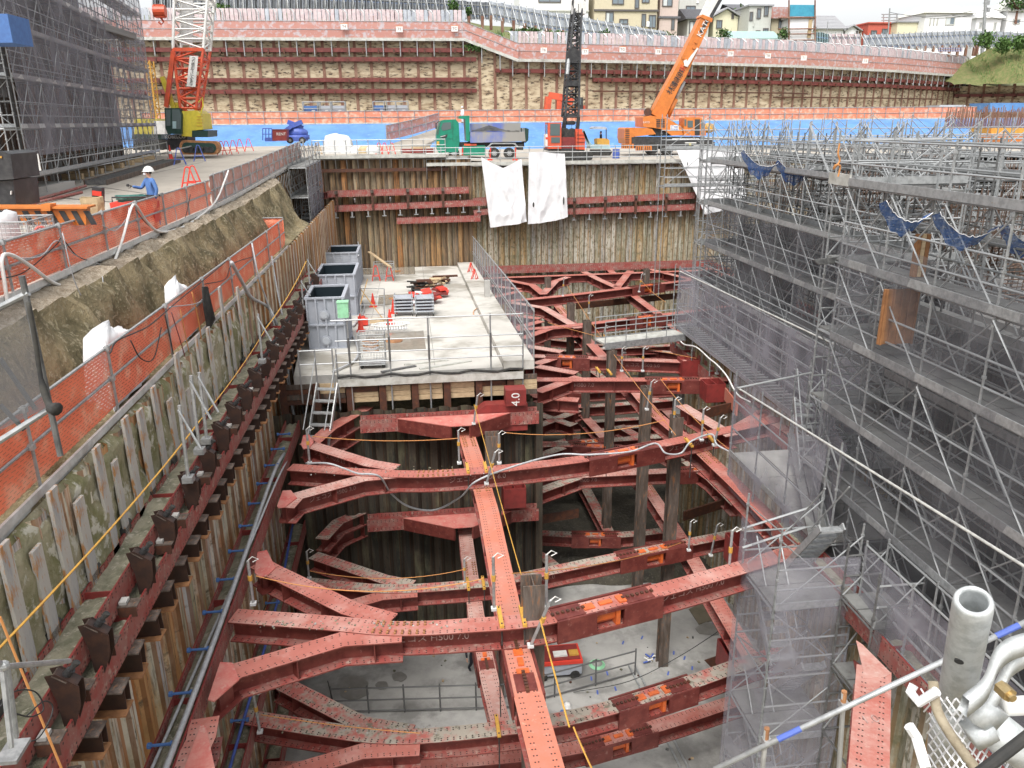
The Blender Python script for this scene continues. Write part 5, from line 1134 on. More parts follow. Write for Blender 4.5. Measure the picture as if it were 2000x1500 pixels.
for i, (c, w, d, h, lab) in enumerate([((16.5, 12.5, -4.7), 3.5, .8, 1.2, 'long cage of beam rebar below the blue net'), ((18, 17.8, -4.7), 6, .7, 1.1, 'second long cage of beam rebar behind the blue net'), ((19, 23.8, -4.7), 7, .7, 1.1, 'third long cage of beam rebar further back')]):
    g = G()
    for k in range(12): 
        for yy in (0, d): g.tube((c[0]-w/2, c[1]+yy, c[2]+h*k/11), (c[0]+w/2+3, c[1]+yy, c[2]+h*k/11), .016, 'rebar', 4)
    for k in range(int((w+3)/.15)):
        x = c[0]-w/2+k*.15; g.tube((x, c[1], c[2]), (x, c[1], c[2]+h), .011, 'rebar', 4); g.tube((x, c[1]+d, c[2]), (x, c[1]+d, c[2]+h), .011, 'rebar', 4); g.tube((x, c[1], c[2]+h), (x, c[1]+d, c[2]+h), .011, 'rebar', 4)
    solo('rebar_cage', g, lab, 'rebar cage', base=c)
for (x, y, lab) in ((1790, 520, 'tall orange brown formwork post beside the beam rebar'), (1748, 600, 'orange brown formwork panel on a column below the deck')):
    p = Py(x+6, y-12 if x == 1790 else y+18, 15.6 if x == 1790 else 15.4); g = G()
    if x == 1790:
        for k in range(3): g.box(p+V(-.10+.1*k, 0, .1), (.085, .12, .9), 'plywood' if k != 1 else 'wood')
    else:
        g.box(p, (.8, .05, 1.2), 'plywood')
        for k in range(5): g.box(p+V(-.36+.18*k, -.05, 0), (.035, .06, 1.2), 'plywood')
    solo('formwork', g, lab, 'formwork')
# blue safety nets tied in swags
for i, (a, b, sg, lab) in enumerate([((1730, 392), (1822, 415), .25, 'first swag of blue safety net under the near deck'), ((1835, 415), (1955, 440), .3, 'second swag of blue safety net under the near deck'), ((1968, 437), (2060, 460), .25, 'third swag of blue safety net at the right edge'),
                                     ((1452, 292), (1520, 318), .3, 'faded blue net swag near the white sheet'), ((1520, 312), (1592, 325), .3, 'faded blue net swag by the orange ribbon')]):
    Y = 13.2 if i < 3 else 27.; P, Q = Py(*a, Y), Py(*b, Y); g = G(); top = catenary(P, Q, sg, 28); rows = []
    for j in range(5): rows.append([p+V(0, .05*j, -(.062*j if Y < 20 else .10*j)*(.3+.8*sin(pi*k/28)+.12*sin(k*.9))+rn(.006)) for k, p in enumerate(top)])
    g.grid(rows, 'blue_mesh'); g.path([q+V(0, -.01, rn(.015)) for q in rows[0]], .007, 'white_cloth', 4); g.smooth = True; solo('safety_net', g, lab, 'safety net')
g = G(); g.path(spline([Py(1640, 280, 17.5), Py(1637, 300, 17.5), Py(1640, 315, 17.5), Py(1628, 330, 17.5), Py(1632, 322, 17.45), Py(1641, 325, 17.5), Py(1637, 345, 17.5)], 4), .022, 'rope_orange', 4); solo('ribbon', g, 'orange brown ribbon dangling from the near right scaffold', 'ribbon')
# steel box white on the lower deck, long bars
g = G(); p = Px(1640, 880, 12.5); g.box(p, (1.6, 1.3, .6), 'white_paint'); g.box(p+V(-.2, 0, .32), (1.3, 1.1, .04), 'white_paint'); solo('cabinet', g, 'white cabinet on the deck behind the netting', 'cabinet')
g = G()
for k in range(5): g.tube(Py(1590+k*2, 508+k*2, 18), Py(1700, 496+k*3, 18.6), .02, 'galv_dark', 5)
solo('pipe_bundle', g, 'bundle of dark pipes lying on the upper scaffold deck', 'pipes')
g = G(); g.box(Px(1640, 350, 9.98), (.04, .95, .26), 'deck_plank'); solo('toe_plate', g, 'pale end toe plate with two slots at the corner of the near scaffold', 'toe board')
# ------------------------------------------------------------------ foreground pipe end, clamp and net basket
t = thing('pipe_end', 'big galvanised pipe end with a bolt hole right in front of the viewer', 'pipe', tuple(Py(1880, 1300, .62)))
def D(x, y, d):   # at depth d along the view
    r_ = ray(x, y); return r_*d
a, b = D(1902, 1172, .95), D(1866, 1372, 1.12)
g = G(); n_ = 28; ax = (b-a).normalized(); u = ax.cross(V(0, 1, 0)).normalized(); w = ax.cross(u)
def ring(c, r): return [c+(u*cos(2*pi*i/n_)+w*sin(2*pi*i/n_))*r for i in range(n_)]
Rr = .0225
rows = [ring(b, Rr*1.02), ring(a.lerp(b, .35), Rr*1.0), ring(a.lerp(b, .06), Rr), ring(a.lerp(b, .015), Rr*.97), ring(a, Rr*.88), ring(a, Rr*.72), ring(a.lerp(b, .02), Rr*.68), ring(a.lerp(b, .6), Rr*.68)]
mat('cast_galv', (.52, .54, .54), (.38, .40, .40), 60, .5, .25, c3=(.62, .6, .55), thr3=(.6, .75), scale3=120, bump=.12, bscale=400)
g.grid(rows, 'cast_galv', close=True); g.smooth = True; part('tube', g, t)
g = G(); g.tube(b, b+(b-a)*.6, Rr*1.22, 'cast_galv', 28); g.smooth = True; part('sleeve', g, t)
cc = a.lerp(b, .42); vd = -cc.normalized(); vd = (vd-ax*vd.dot(ax)).normalized(); sd = ax.cross(vd)
g = G(); h0 = cc+vd*(Rr*.985)+sd*.004; g.tube(h0-vd*.004, h0+vd*.0012, .0055, 'dark_void', 18); part('bolt_hole', g, t)
g = G(); h0 = a.lerp(b, .93)+vd*Rr; g.sphere(h0, .0065, 'cast_galv', 12, 8); g.smooth = True; part('weld_boss', g, t)
# wavy clamp plates and bolt
t = thing('clamp', 'galvanised pipe clamp with wavy plates and a brass bolt at the right edge', 'clamp', tuple(D(1950, 1330, .9)))
for k, pts in enumerate([((1890, 1385), (1930, 1350), (1950, 1300), (1975, 1275), (2010, 1262)), ((1925, 1395), (1955, 1355), (1975, 1310), (2000, 1290), (2030, 1275))]):
    P = spline([D(x, y, .93+.02*k) for x, y in pts], 6); g = G(); rows = []
    for p in P: rows.append([p+V(0, 0, .012), p+V(0, .012, .010), p+V(0, .014, -.012), p+V(0, -.001, -.012)])
    g.grid(rows, 'cast_galv', close=True); g.smooth = True; part('jaw_plate', g, t)
mat('brass', (.55, .42, .22), (.45, .33, .16), 90, .35, .8); g = G(); c = D(1963, 1350, .9); g.tube(c-V(0, .008, 0), c+V(0, .008, .0), .0085, 'brass', 6); g.tube(c+V(.0, -.013, 0), c+V(0, -.008, 0), .0045, 'brass', 10); part('bolt', g, t)
g = G(); g.tube(D(1918, 1405, .99), D(2040, 1500, 1.02), .024, 'cast_galv', 18); g.box(D(1925, 1395, .96), (.035, .02, .03), 'cast_galv', Matrix.Rotation(.6, 3, 'Y')); g.box(D(1912, 1428, .97), (.028, .03, .022), 'cast_galv', Matrix.Rotation(-.5, 3, 'Y')); g.tube(D(1960, 1380, 1.0), D(2050, 1375, 1.0), .012, 'white_paint', 12); g.smooth = True; part('collar', g, t)
g = G(); g.tube(D(1900, 1520, .8), D(2030, 1420, .8), .006, 'rubber', 10); solo('cable', g, 'black cable crossing the lower right corner right in front', 'cable')
mat('rope_hemp', (.34, .29, .21), (.24, .20, .14), 60, .9)
# basket with string net
t = thing('net_basket', 'white string net basket hanging in the lower right corner', 'net', tuple(D(1850, 1440, 1.05)))
g = G()
def Q(u_, v_):
    return D(1800+u_*150+v_*12, 1345+v_*190+20*sin(u_*pi), 1.07-.09*sin(u_*pi))
for s_ in (-1, 1):
    for k in range(-9, 18):
        pts = []
        for i in range(10):
            v_ = i/9; u_ = k/9+s_*v_*.9
            if 0 <= u_ <= 1.1: pts.append(Q(u_, v_)+V(rn(.001), 0, rn(.001)))
        if len(pts) > 2: g.path(pts, .0013, 'white_cloth', 4)
part('string_net', g, t)
g = G(); g.path([D(1785, 1338, 1.02), D(1778, 1352, 1.02), D(1795, 1372, 1.0), D(1830, 1350, .98)], .006, 'white_cloth', 8); g.path([D(1776, 1418, 1.02), D(1790, 1440, 1.02), D(1808, 1500, 1.0)], .007, 'white_cloth', 8); part('corner_piece', g, t, kind='stuff')
g = G(); g.path(spline([D(1822, 1330, 1.0), D(1830, 1385, .99), D(1860, 1440, .98), D(1905, 1500, .98), D(1930, 1540, .98)], 6), .0065, 'rope_hemp', 8); g.smooth = True; part('rope_hem', g, t)
# ================================================================== MACHINES ON THE DECK (profiles traced on their own plane, real depth)
def pp(g, pts, Y, dep, m): g.prism([Py(x, y, Y) for x, y in pts], (0, dep, 0), m); return g
def rect(g, x0, y0, x1, y1, Y, dep, m): return pp(g, [(x0, y0), (x1, y0), (x1, y1), (x0, y1)], Y, dep, m)
def sc(Y): return (Py(1001, 300, Y)-Py(1000, 300, Y)).length      # metres per pixel there
def wheel(t, x, y, rp, Y, w=.35, rim='galv', name='wheel'):
    c = Py(x, y, Y); r = rp*sc(Y); g = G(); g.tube(c, c+V(0, w, 0), r, 'rubber', 20); o = part(name, g, t)
    g = G(); g.tube(c+V(0, -.02, 0), c+V(0, .02, 0), r*.5, rim, 16); g.tube(c+V(0, -.05, 0), c, r*.22, rim, 10)
    for k in range(8): a = k*pi/4; q = c+V(cos(a)*r*.4, -.025, sin(a)*r*.4); g.tube(q, q+V(0, .02, 0), r*.085, 'black_paint', 6)
    part('rim', g, o); return o
def ztext(t, s, size, m, x, y, Y, dirx=None, **k): 
    p = Py(x, y, Y); d = (Py(*dirx, Y)-p) if dirx else V(1, 0, 0); up = V(-d.z, 0, d.x); return text(s, size, m, frame(p, d, up), t, depth=.006, **k)
# ---- green dump truck
Y = 63.; t = thing('dump_truck', 'green dump truck with a tarp covered load bed', 'dump truck', tuple(Py(940, 309, Y)))
g = G(); pp(g, [(852.5, 264), (855, 250), (858.5, 240), (862, 235.5), (868, 234), (890, 233), (896, 240), (898, 276), (894.5, 297), (857, 298.5), (853, 290)], Y, 2.3, 'green_paint'); cab = part('cab', g, t)
g = G(); pp(g, [(861, 250.5), (865, 239.5), (881, 238.7), (881, 252), (865, 255.5)], Y-.02, .05, 'glass'); part('side_window', g, cab)
g = G(); pp(g, [(853.6, 262), (857.2, 244), (859.4, 239), (860.6, 239.5), (858, 248), (856, 263)], Y-.03, 2.36, 'glass'); part('windscreen', g, cab)
g = G(); pp(g, [(859, 266.5), (874, 262), (873, 268), (866, 271)], Y-.02, .04, 'black_paint'); pp(g, [(860, 266.6), (870, 264.3), (870, 265.3), (860, 267.6)], Y-.04, .04, 'white_paint'); part('side_vent', g, cab)
g = G(); rect(g, 853.3, 276, 858, 284, Y-.03, .1, 'amber'); part('indicator', g, cab)
g = G(); rect(g, 884.3, 236, 884.9, 276, Y-.01, .02, 'dark_green'); rect(g, 863, 271, 884.5, 271.6, Y-.01, .02, 'dark_green'); part('door_seam', g, cab)
g = G(); rect(g, 850.5, 240, 853, 252, Y-.25, .12, 'black_paint'); g.tube(Py(852, 241, Y-.2), Py(858, 237, Y), .03, 'black_paint', 5); part('mirror', g, cab)
g = G(); pp(g, [(896.7, 226.5), (917, 225.7), (917.7, 276), (911, 276), (908.5, 232.5), (896.7, 231.7)], Y+.1, 2.1, 'green_paint'); part('headboard', g, t)
g = G(); pp(g, [(918.5, 258), (1025, 258), (1026.5, 276), (918.5, 279)], Y, 2.4, 'blue_tarp'); bed = part('load_bed', g, t)
g = G(); pp(g, [(917.9, 241.5), (960, 240.6), (1017, 240), (1017, 258), (918.5, 258.5)], Y+2.3, .06, 'blue_tarp'); part('far_side_tarp', g, t)
g = G(); pp(g, [(1025, 250.5), (1027.5, 250), (1032.8, 252), (1031.7, 274), (1026.8, 279)], Y, 2.4, 'dark_green'); g.path([Py(1021, 258, Y+.2), Py(1021, 251, Y+.2), Py(1024, 250, Y+.2), Py(1024, 258, Y+.2)], .05, 'galv', 6); part('tailgate', g, t)
g = G(); rows = []
for i in range(15):
    x = 922+i*6.6; rows.append([Py(x, 259, Y+.1+2.1*j/5)+V(0, 0, .12+(.42*sin(pi*j/5)*math.exp(-((x-956)/22)**2))+rn(.03)) for j in range(6)])
g.grid(rows, 'black_paint'); part('soil_load', g, t)
g = G(); rect(g, 905, 284, 947, 303, Y+.15, 2.0, 'green_paint'); part('side_skirt', g, t)
g = G(); rect(g, 893, 278, 1024, 287, Y+.5, 1.4, 'black_paint'); rect(g, 1012, 282, 1022, 293, Y+.05, 2.2, 'black_paint'); part('chassis', g, t)
g = G(); rect(g, 907, 281, 931, 284.5, Y+.1, .4, 'vermilion'); part('side_box', g, t)
g = G(); pp(g, [(951, 288), (959, 279), (1006, 279), (1013, 287), (1011, 288), (1004, 281.5), (961, 281.5), (953, 289)], Y-.02, .5, 'galv_dull'); part('mudguard', g, t)
for x, w in ((887, 10.3), (965.5, 10.5), (995, 10.5)): wheel(t, x, 299.5, w, Y+.05, .45)
for x in (887, 965.5, 995): wheel(t, x, 299.5, 10, Y+1.9, .45)
# ---- vermilion crawler crane with black lattice boom
def lattice(g, A, B, n, r, rb, m):       # A, B: four corner points each
    for a, b in zip(A, B): g.tube(a, b, r, m, 6)
    for k in range(n):
        P = [a.lerp(b, k/n) for a, b in zip(A, B)]; Q = [a.lerp(b, (k+1)/n) for a, b in zip(A, B)]
        for j in range(4):
            j2 = (j+1) % 4; g.tube(P[j], P[j2], rb, m, 4)
            if (k+j) % 2: g.tube(P[j], Q[j2], rb, m, 4)
            else: g.tube(P[j2], Q[j], rb, m, 4)
def quadpts(xl, xr, y, Y, d): return [Py(xl, y, Y), Py(xr, y, Y), Py(xr, y, Y)+V(0, d, 0), Py(xl, y, Y)+V(0, d, 0)]
Y = 60.; t = thing('crawler_crane', 'vermilion crawler crane with a black lattice boom', 'crawler crane', tuple(Py(1110, 314, Y)))
g = G(); rect(g, 1070, 239.5, 1096.5, 290.6, Y, 1.3, 'vermilion'); cab = part('cab', g, t)
g = G(); rect(g, 1074.5, 241.5, 1093.7, 265, Y-.03, .05, 'glass'); rect(g, 1076.5, 268, 1093.7, 279, Y-.03, .05, 'glass'); rect(g, 1069.3, 243, 1070.5, 268, Y+.15, 1., 'glass'); part('windows', g, cab)
g = G(); rect(g, 1065.5, 262, 1070, 285, Y+.1, .8, 'white_paint'); rect(g, 1066, 268, 1069.8, 272, Y+.08, .1, 'red_plastic'); part('side_locker', g, t)
g = G(); rect(g, 1097, 268, 1125, 291, Y+.2, 2.2, 'red_steel'); g.tube(Py(1103, 262, Y+.5), Py(1103, 262, Y+2), .45, 'rubber', 16); g.tube(Py(1117, 262, Y+.5), Py(1117, 262, Y+2), .42, 'rubber', 16); part('winch_frame', g, t)
g = G(); pp(g, [(1125, 257), (1139, 258.5), (1143, 271.6), (1142, 292.5), (1125, 291.5)], Y, 2.6, 'vermilion'); rect(g, 1124, 252, 1137, 258, Y+.3, 2., 'vermilion')
for k in range(4): rect(g, 1127, 263+k*7, 1142, 264, Y-.03, .05, 'red_steel') if k == 0 else rect(g, 1127, 263+k*7, 1142.5, 264+k*7, Y-.03, .05, 'red_steel')
part('counterweight', g, t)
g = G(); rect(g, 1072, 290, 1142, 295, Y+.1, 2.6, 'black_paint'); part('turntable', g, t)
for yy in (-.5, 2.4):
    g = G(); o = []
    for k in range(13): a = pi/2+pi*k/12; o.append((1070+9*cos(a), 305.5-9.3*sin(a)))
    for k in range(13): a = -pi/2+pi*k/12; o.append((1149+9*cos(a), 305.5-9.3*sin(a)))
    pp(g, o, Y+yy, .75, 'rubber'); tk = part('track', g, t)
    g = G()
    for k in range(9): c = Py(1071+k*9.7, 308, Y+yy-.04); g.tube(c, c+V(0, .06, 0), .16, 'black_paint', 10)
    part('rollers', g, tk)
g = G(); lattice(g, quadpts(1104, 1130, 228, Y+1, 1.3), quadpts(1117, 1134, 62, Y+2, 1.2), 11, .09, .05, 'black_paint'); lattice(g, quadpts(1117, 1134, 62, Y+2, 1.2), quadpts(1123, 1137, 14, Y+2.4, 1.1), 4, .09, .05, 'black_paint')
for a, b in (((1104, 228), (1098, 264)), ((1130, 228), (1125, 290)), ((1104, 228), (1098, 290)), ((1106, 240), (1122, 240))): g.tube(Py(*a, Y+1), Py(*b, Y+1.2), .14, 'black_paint', 6); g.tube(Py(*a, Y+2.3), Py(*b, Y+2.3), .12, 'black_paint', 6)
rect(g, 1106, 157, 1131, 168, Y+1.2, 1.1, 'black_paint'); rect(g, 1105, 222, 1130, 230, Y+1, 1.3, 'black_paint')
part('lattice_boom', g, t)
g = G(); g.box(Py(1130, 14, Y+2.9), (.9, 1.2, 1.0), 'white_paint'); g.tube(Py(1130, 5, Y+2.4), Py(1130, 5, Y+3.4), .5, 'black_paint', 14); part('boom_head', g, t)
g = G(); g.tube(Py(1108, 145, Y+.9), Py(1112, 100, Y+1.2), .13, 'galv', 8); g.tube(Py(1120, 108, Y+.9), Py(1120, 108, Y+1), .5, 'black_paint', 14)
for x in (1116, 1124, 1128): g.tube(Py(x, 262, Y+1.2), Py(1128, 6, Y+2.8), .015, 'rubber', 4)
g.tube(Py(1129, 320, Y-.6), Py(1130, 8, Y+2.3), .02, 'rubber', 4); part('ropes', g, t)
# ---- orange mobile crane
Y = 66.; t = thing('mobile_crane', 'orange telescopic mobile crane lettered along its raised boom', 'mobile crane', tuple(Py(1310, 302, Y)))
g = G(); rect(g, 1234, 268, 1391, 286, Y, 2.6, 'black_paint'); rect(g, 1376, 277, 1396, 296, Y+.1, 2.4, 'black_paint'); rect(g, 1250, 286, 1375, 291, Y+.3, 2.0, 'black_paint'); part('carrier', g, t)
g = G(); rect(g, 1313, 270.5, 1365, 272.5, Y-.04, .05, 'white_paint'); rect(g, 1338, 278, 1360, 280, Y-.04, .05, 'white_paint'); rect(g, 1355, 284, 1368, 286, Y-.04, .05, 'white_paint'); rect(g, 1346, 280.5, 1350, 284, Y-.05, .05, 'yellow_paint'); part('step_rails', g, t)
g = G(); o = [(1220, 252), (1223, 249.5), (1262, 249.5), (1274, 252), (1281, 262), (1238, 267), (1236, 283), (1222, 281), (1219.5, 270)]; pp(g, o, Y+.1, 2.3, 'orange_paint'); hd = part('engine_hood', g, t)
g = G()
for k in range(8): rect(g, 1221.5, 253+k*3.6, 1229.5, 254.6+k*3.6, Y+.07, .05, 'black_paint')
part('grille', g, hd)
for (xa, xb, ya, yb) in ((1243, 1273, 285, 295), (1215, 1238, 281, 290)):
    g = G(); rect(g, xa, ya, xb, yb, Y-.3, .3, 'orange_paint')
    for k in range(int((xb-xa)/4)): pp(g, [(xa+1+k*4, ya+1), (xa+2.6+k*4, ya+1), (xa+3.4+k*4, yb-1), (xa+1.8+k*4, yb-1)], Y-.32, .04, 'black_paint')
    part('striped_bumper', g, t)
for x in (1274, 1304, 1375): wheel(t, x, 290, 12, Y-.05, .6, 'black_paint'); wheel(t, x, 290, 12, Y+2.1, .6, 'black_paint')
g = G(); pp(g, [(1256, 229), (1272, 226), (1300, 230), (1330, 246), (1334, 264), (1312, 265), (1300, 256), (1290, 251.5), (1276, 249.5), (1256, 248)], Y+.1, 2.4, 'orange_paint'); up = part('superstructure', g, t)
g = G()
for k in range(2):
    for j in range(5): rect(g, 1282+k*9, 233+j*3.4, 1289.5+k*9, 235+j*3.4, Y+.07, .05, 'black_paint')
part('louvres', g, up)
g = G(); pp(g, [(1276, 250), (1290, 252), (1302, 258), (1310, 265), (1280, 266)], Y+.4, 2.0, 'black_paint'); part('slew_ring', g, t)
g = G(); rect(g, 1309.5, 244.5, 1325.5, 254.5, Y+.07, .04, 'white_paint'); lg = part('logo_plate', g, up)
ztext(lg, 'JTnet', .26, 'blue_paint', 1317.5, 247.5, Y+.06); ztext(lg, 'crane', .24, 'blue_paint', 1317.5, 252, Y+.06)
ztext(up, 'KATO', .2, 'white_paint', 1262.5, 239, Y+.09)
g = G(); pp(g, [(1335.5, 265), (1336, 231), (1338, 229), (1365, 229.5), (1371, 231), (1379, 251), (1379, 265)], Y, 1.3, 'orange_paint'); cab = part('cab', g, t)
g = G(); rect(g, 1343, 235.5, 1353.5, 249, Y-.03, .05, 'glass'); rect(g, 1337, 233, 1340.5, 246, Y-.03, .05, 'glass'); pp(g, [(1369, 234.5), (1371.5, 235), (1377.5, 251), (1369.5, 251)], Y-.03, .05, 'glass'); part('windows', g, cab)
g = G(); rect(g, 1357, 233, 1367, 264, Y-.02, .04, 'dark_void'); part('open_door', g, cab)
g = G(); g.sphere(Py(1384, 250, Y+.5), .5, 'amber', 12, 8, (1.1, .8, .8)); g.smooth = True; part('hook_block', g, t)
# boom
def bx(pts, Yc, w, m): g = G(); pp(g, pts, Yc-w/2, w, m); return g
Yb = Y+1.3
g = bx([(1276, 214), (1284, 199), (1328, 118), (1371, 31), (1389, 38), (1384, 52), (1339, 152), (1330, 165), (1300, 228), (1286, 229), (1272, 222)], Yb, .95, 'orange_paint'); bm = part('boom', g, t)
g = bx([(1370, 30), (1400, -30), (1420, -22), (1387, 37)], Yb, .7, 'white_paint'); pp(g, [(1384, 34), (1416, -23), (1422, -20), (1390, 36)], Yb-.36, .6, 'black_paint'); part('boom_extension', g, bm)
g = bx([(1368, 33), (1372, 28), (1392, 36), (1391, 43), (1386, 42)], Yb, 1.1, 'orange_paint'); part('boom_collar', g, bm)
g = G(); 
for (x, y, r_) in ((1356, 92, 3.5), (1360, 82, 2.6), (1334, 112, 2.8)): c = Py(x, y, Yb-.56); g.tube(c, c+V(0, .1, 0), r_*sc(Y), 'orange_paint', 14)
pp(g, [(1336, 128), (1362, 93), (1364, 95), (1343, 131)], Yb-.62, .1, 'white_paint'); pp(g, [(1335, 119), (1341, 116), (1343, 124), (1337, 127)], Yb-.55, .05, 'white_paint'); part('boom_fittings', g, bm)
g = bx([(1366, 62), (1380, 38), (1384.5, 41), (1371, 65)], Yb, .99, 'black_paint'); pl = part('name_plate', g, bm)
ztext(pl, 'KATO', .62, 'white_paint', 1375.6, 51.4, Yb-.51, (1382.5, 38.5), name='lettering')
for ch, x, y in (('林', 1310, 177), ('運', 1316.5, 168), ('輸', 1321.5, 159), ('柳', 1327, 149.5), ('㈱', 1331.5, 141)): ztext(bm, ch, .62, 'black_paint', x, y, Yb-.49, (x+5, y-9.2))
ztext(bm, '天', .6, 'red_plastic', 1334.5, 134, Yb-.49, (1339, 125))
g = G(); g.tube(Py(1336, 159, Yb), Py(1318, 196, Yb), .16, 'galv', 12); g.tube(Py(1319, 193, Yb), Py(1303, 228, Yb), .26, 'orange_paint', 12); g.tube(Py(1312, 196, Yb), Py(1298, 226, Yb), .13, 'rusty_brown', 8); g.smooth = True; part('luffing_cylinder', g, t)
g = G(); g.tube(Py(1265, 219, Y+.6), Py(1265, 219, Y+2), .32, 'rusty_brown', 14); g.tube(Py(1268, 218, Y+1), Py(1312, 118, Y+1.2), .02, 'rubber', 4); part('winch', g, t)
# ---- mini excavator, blue drum
Y = 64.; t = thing('mini_excavator', 'small yellow and teal excavator with canopy and dark clad operator', 'excavator', tuple(Py(1175, 302, Y)))
g = G(); pp(g, [(1166, 272), (1170, 270.5), (1186, 270.5), (1190.5, 274), (1190.5, 283), (1167, 283)], Y, 1.1, 'amber'); part('engine_cover', g, t)
g = G(); pp(g, [(1152, 285), (1168, 282), (1192, 283), (1192, 291), (1154, 290)], Y-.1, 1.3, 'steel_panel_teal'); part('deck', g, t)
g = G(); pp(g, [(1157, 250), (1162, 247), (1182, 247.5), (1186, 251), (1186, 253), (1158, 252)], Y, 1.2, 'steel_panel'); rect(g, 1183.5, 251, 1185, 272, Y, .08, 'black_paint'); rect(g, 1183.5, 251, 1185, 272, Y+1.1, .08, 'black_paint'); part('canopy', g, t)
g = G()
for a, b in (((1137, 253), (1146, 272)), ((1146, 272), (1157, 288)), ((1140, 256), (1149, 284))): g.bar(Py(*a, Y+.4), Py(*b, Y+.4), .18, .22, 'steel_panel_teal', up=(0, 1, 0))
part('arm', g, t)
g = G(); pp(g, [(1154, 292), (1192, 292), (1196, 297), (1192, 304), (1156, 304), (1152, 298)], Y-.1, .35, 'rubber'); pp(g, [(1154, 292), (1192, 292), (1196, 297), (1192, 304), (1156, 304), (1152, 298)], Y+1., .35, 'rubber'); part('track', g, t)
Y = 62.; g = G(); c = Py(1203, 311, Y); g.tube(c, c+V(0, 0, .75), .27, 'blue_paint', 14)
for k in (.1, .38, .66): g.tube(c+V(0, 0, k), c+V(0, 0, k+.04), .29, 'blue_paint', 14)
solo('drum', g, 'blue drum on the deck left of the orange mobile crane', 'drum')
# ---- orange excavator working on the bench behind
Y = 95.; t = thing('excavator', 'orange excavator with folded arm on the bench behind the black boom', 'excavator', tuple(Py(1110, 236, Y)))
g = G()
for a, b, w in (((1068, 218), (1071, 189), .9), ((1072, 186), (1096, 190), .7), ((1093, 190), (1092, 236), .6), ((1096, 190), (1118, 200), .8)): g.bar(Py(*a, Y), Py(*b, Y), .7, w, 'vermilion', up=(0, 1, 0))
part('arm', g, t)
g = G(); rect(g, 1094, 208, 1128, 221, Y, 2.4, 'orange_paint'); rect(g, 1136, 206, 1143, 221, Y, 2.4, 'vermilion'); part('body', g, t)
g = G(); rect(g, 1128, 190, 1139, 220, Y-.2, 1.4, 'black_paint'); rect(g, 1130, 192, 1135, 205, Y-.25, .1, 'glass'); part('cab', g, t); g = G(); rect(g, 1090, 221, 1146, 230, Y, 2.6, 'rubber'); part('track', g, t)
# ---- yellow crawler crane with red and white lattice boom
Y = 59.; t = thing('crawler_crane', 'yellow and dark green crawler crane with a red and white lattice boom', 'crawler crane', tuple(Py(375, 303, Y)))
g = G(); pp(g, [(321, 211), (351, 211), (355.6, 224), (354.8, 262), (327.6, 262), (323, 250)], Y-.3, 1.3, 'dark_green'); cab = part('cab', g, t)
g = G(); pp(g, [(336, 213.5), (350, 213.5), (353.5, 225), (353, 252), (336, 252)], Y-.33, .05, 'glass'); pp(g, [(323.5, 215), (333, 214), (333, 246), (325, 246)], Y-.33, .05, 'glass'); rect(g, 337, 237, 344, 251, Y-.36, .04, 'steel_panel_teal'); part('windows', g, cab)
g = G(); pp(g, [(354.8, 217), (382, 215.6), (392, 222), (397, 253), (376, 255), (376, 267), (354.8, 266)], Y, 2.8, 'yellow_paint')
for k in range(4): rect(g, 384, 227+k*6, 396, 228+k*6, Y-.03, .05, 'amber')
part('body', g, t)
g = G(); rect(g, 375, 255, 406, 268, Y-.05, 2.9, 'dark_green'); part('counterweight', g, t)
g = G(); rect(g, 327, 263, 366, 293, Y+.2, 2.2, 'black_paint'); part('undercarriage', g, t); ztext(t, 'KOBELCO', .3, 'white_paint', 342, 267.5, Y+.17)
for yy in (-.6, 2.8):
    g = G(); o = [(358+8*cos(pi/2+pi*k/8), 288-14*sin(pi/2+pi*k/8)) for k in range(9)]+[(418+10*cos(-pi/2+pi*k/8), 289-13*sin(-pi/2+pi*k/8)) for k in range(9)]
    pp(g, o, Y+yy, .8, 'rust_flange'); tk = part('track', g, t)
    g = G(); o2 = [(x*.86+387*.14, y*.72+289*.28) for x, y in o]; pp(g, o2, Y+yy-.04, .06, 'dark_green')
    for k in range(6): c = Py(364+k*9.5, 292, Y+yy-.08); g.tube(c, c+V(0, .08, 0), .2, 'black_paint', 10)
    part('rollers', g, tk)
g = G(); A0 = quadpts(366, 378, 249, Y+.6, .4); A1 = quadpts(352, 383, 211, Y+.3, 1.4); A2 = quadpts(338, 397, 95, Y+.6, 2.0)
lattice(g, A0, A1, 3, .09, .06, 'vermilion'); lattice(g, A1, A2, 6, .10, .065, 'vermilion'); rect(g, 338, 93, 397, 100, Y+.5, .2, 'vermilion'); rect(g, 352, 209, 383, 213, Y+.3, .1, 'vermilion')
part('lower_boom', g, t)
g = G(); lattice(g, A2, quadpts(341, 408, -40, Y+1, 2.0), 7, .10, .06, 'white_paint'); part('upper_boom', g, t)
g = G(); pp(g, [(355, -20), (378, -20), (376, 88), (353, 88)], Y+1.6, .05, 'plastic_bag'); part('boom_screen', g, t)
g = G(); pp(g, [(370.5, 109), (387, 109.5), (381.5, 170), (364.5, 168.5)], Y+.15, .05, 'white_paint'); sg = part('warning_board', g, t)
for k, ch in enumerate('つり荷の下に入るな'): ztext(sg, ch, .25, 'black_paint', 378.2-k*.62, 114.3+k*6.2, Y+.14)
g = G(); g.bar(Py(317, 150, Y+.8), Py(340, 212, Y+.8), .3, .3, 'yellow_paint', up=(0, 1, 0)); g.bar(Py(344, 200, Y+1), Py(352, 250, Y+1), .3, .3, 'yellow_paint', up=(0, 1, 0)); part('gantry', g, t)
g = G(); g.bar(Py(339, 100, Y+.5), Py(325, 209, Y+.5), .28, .28, 'vermilion', up=(0, 1, 0)); part('backstop', g, t)
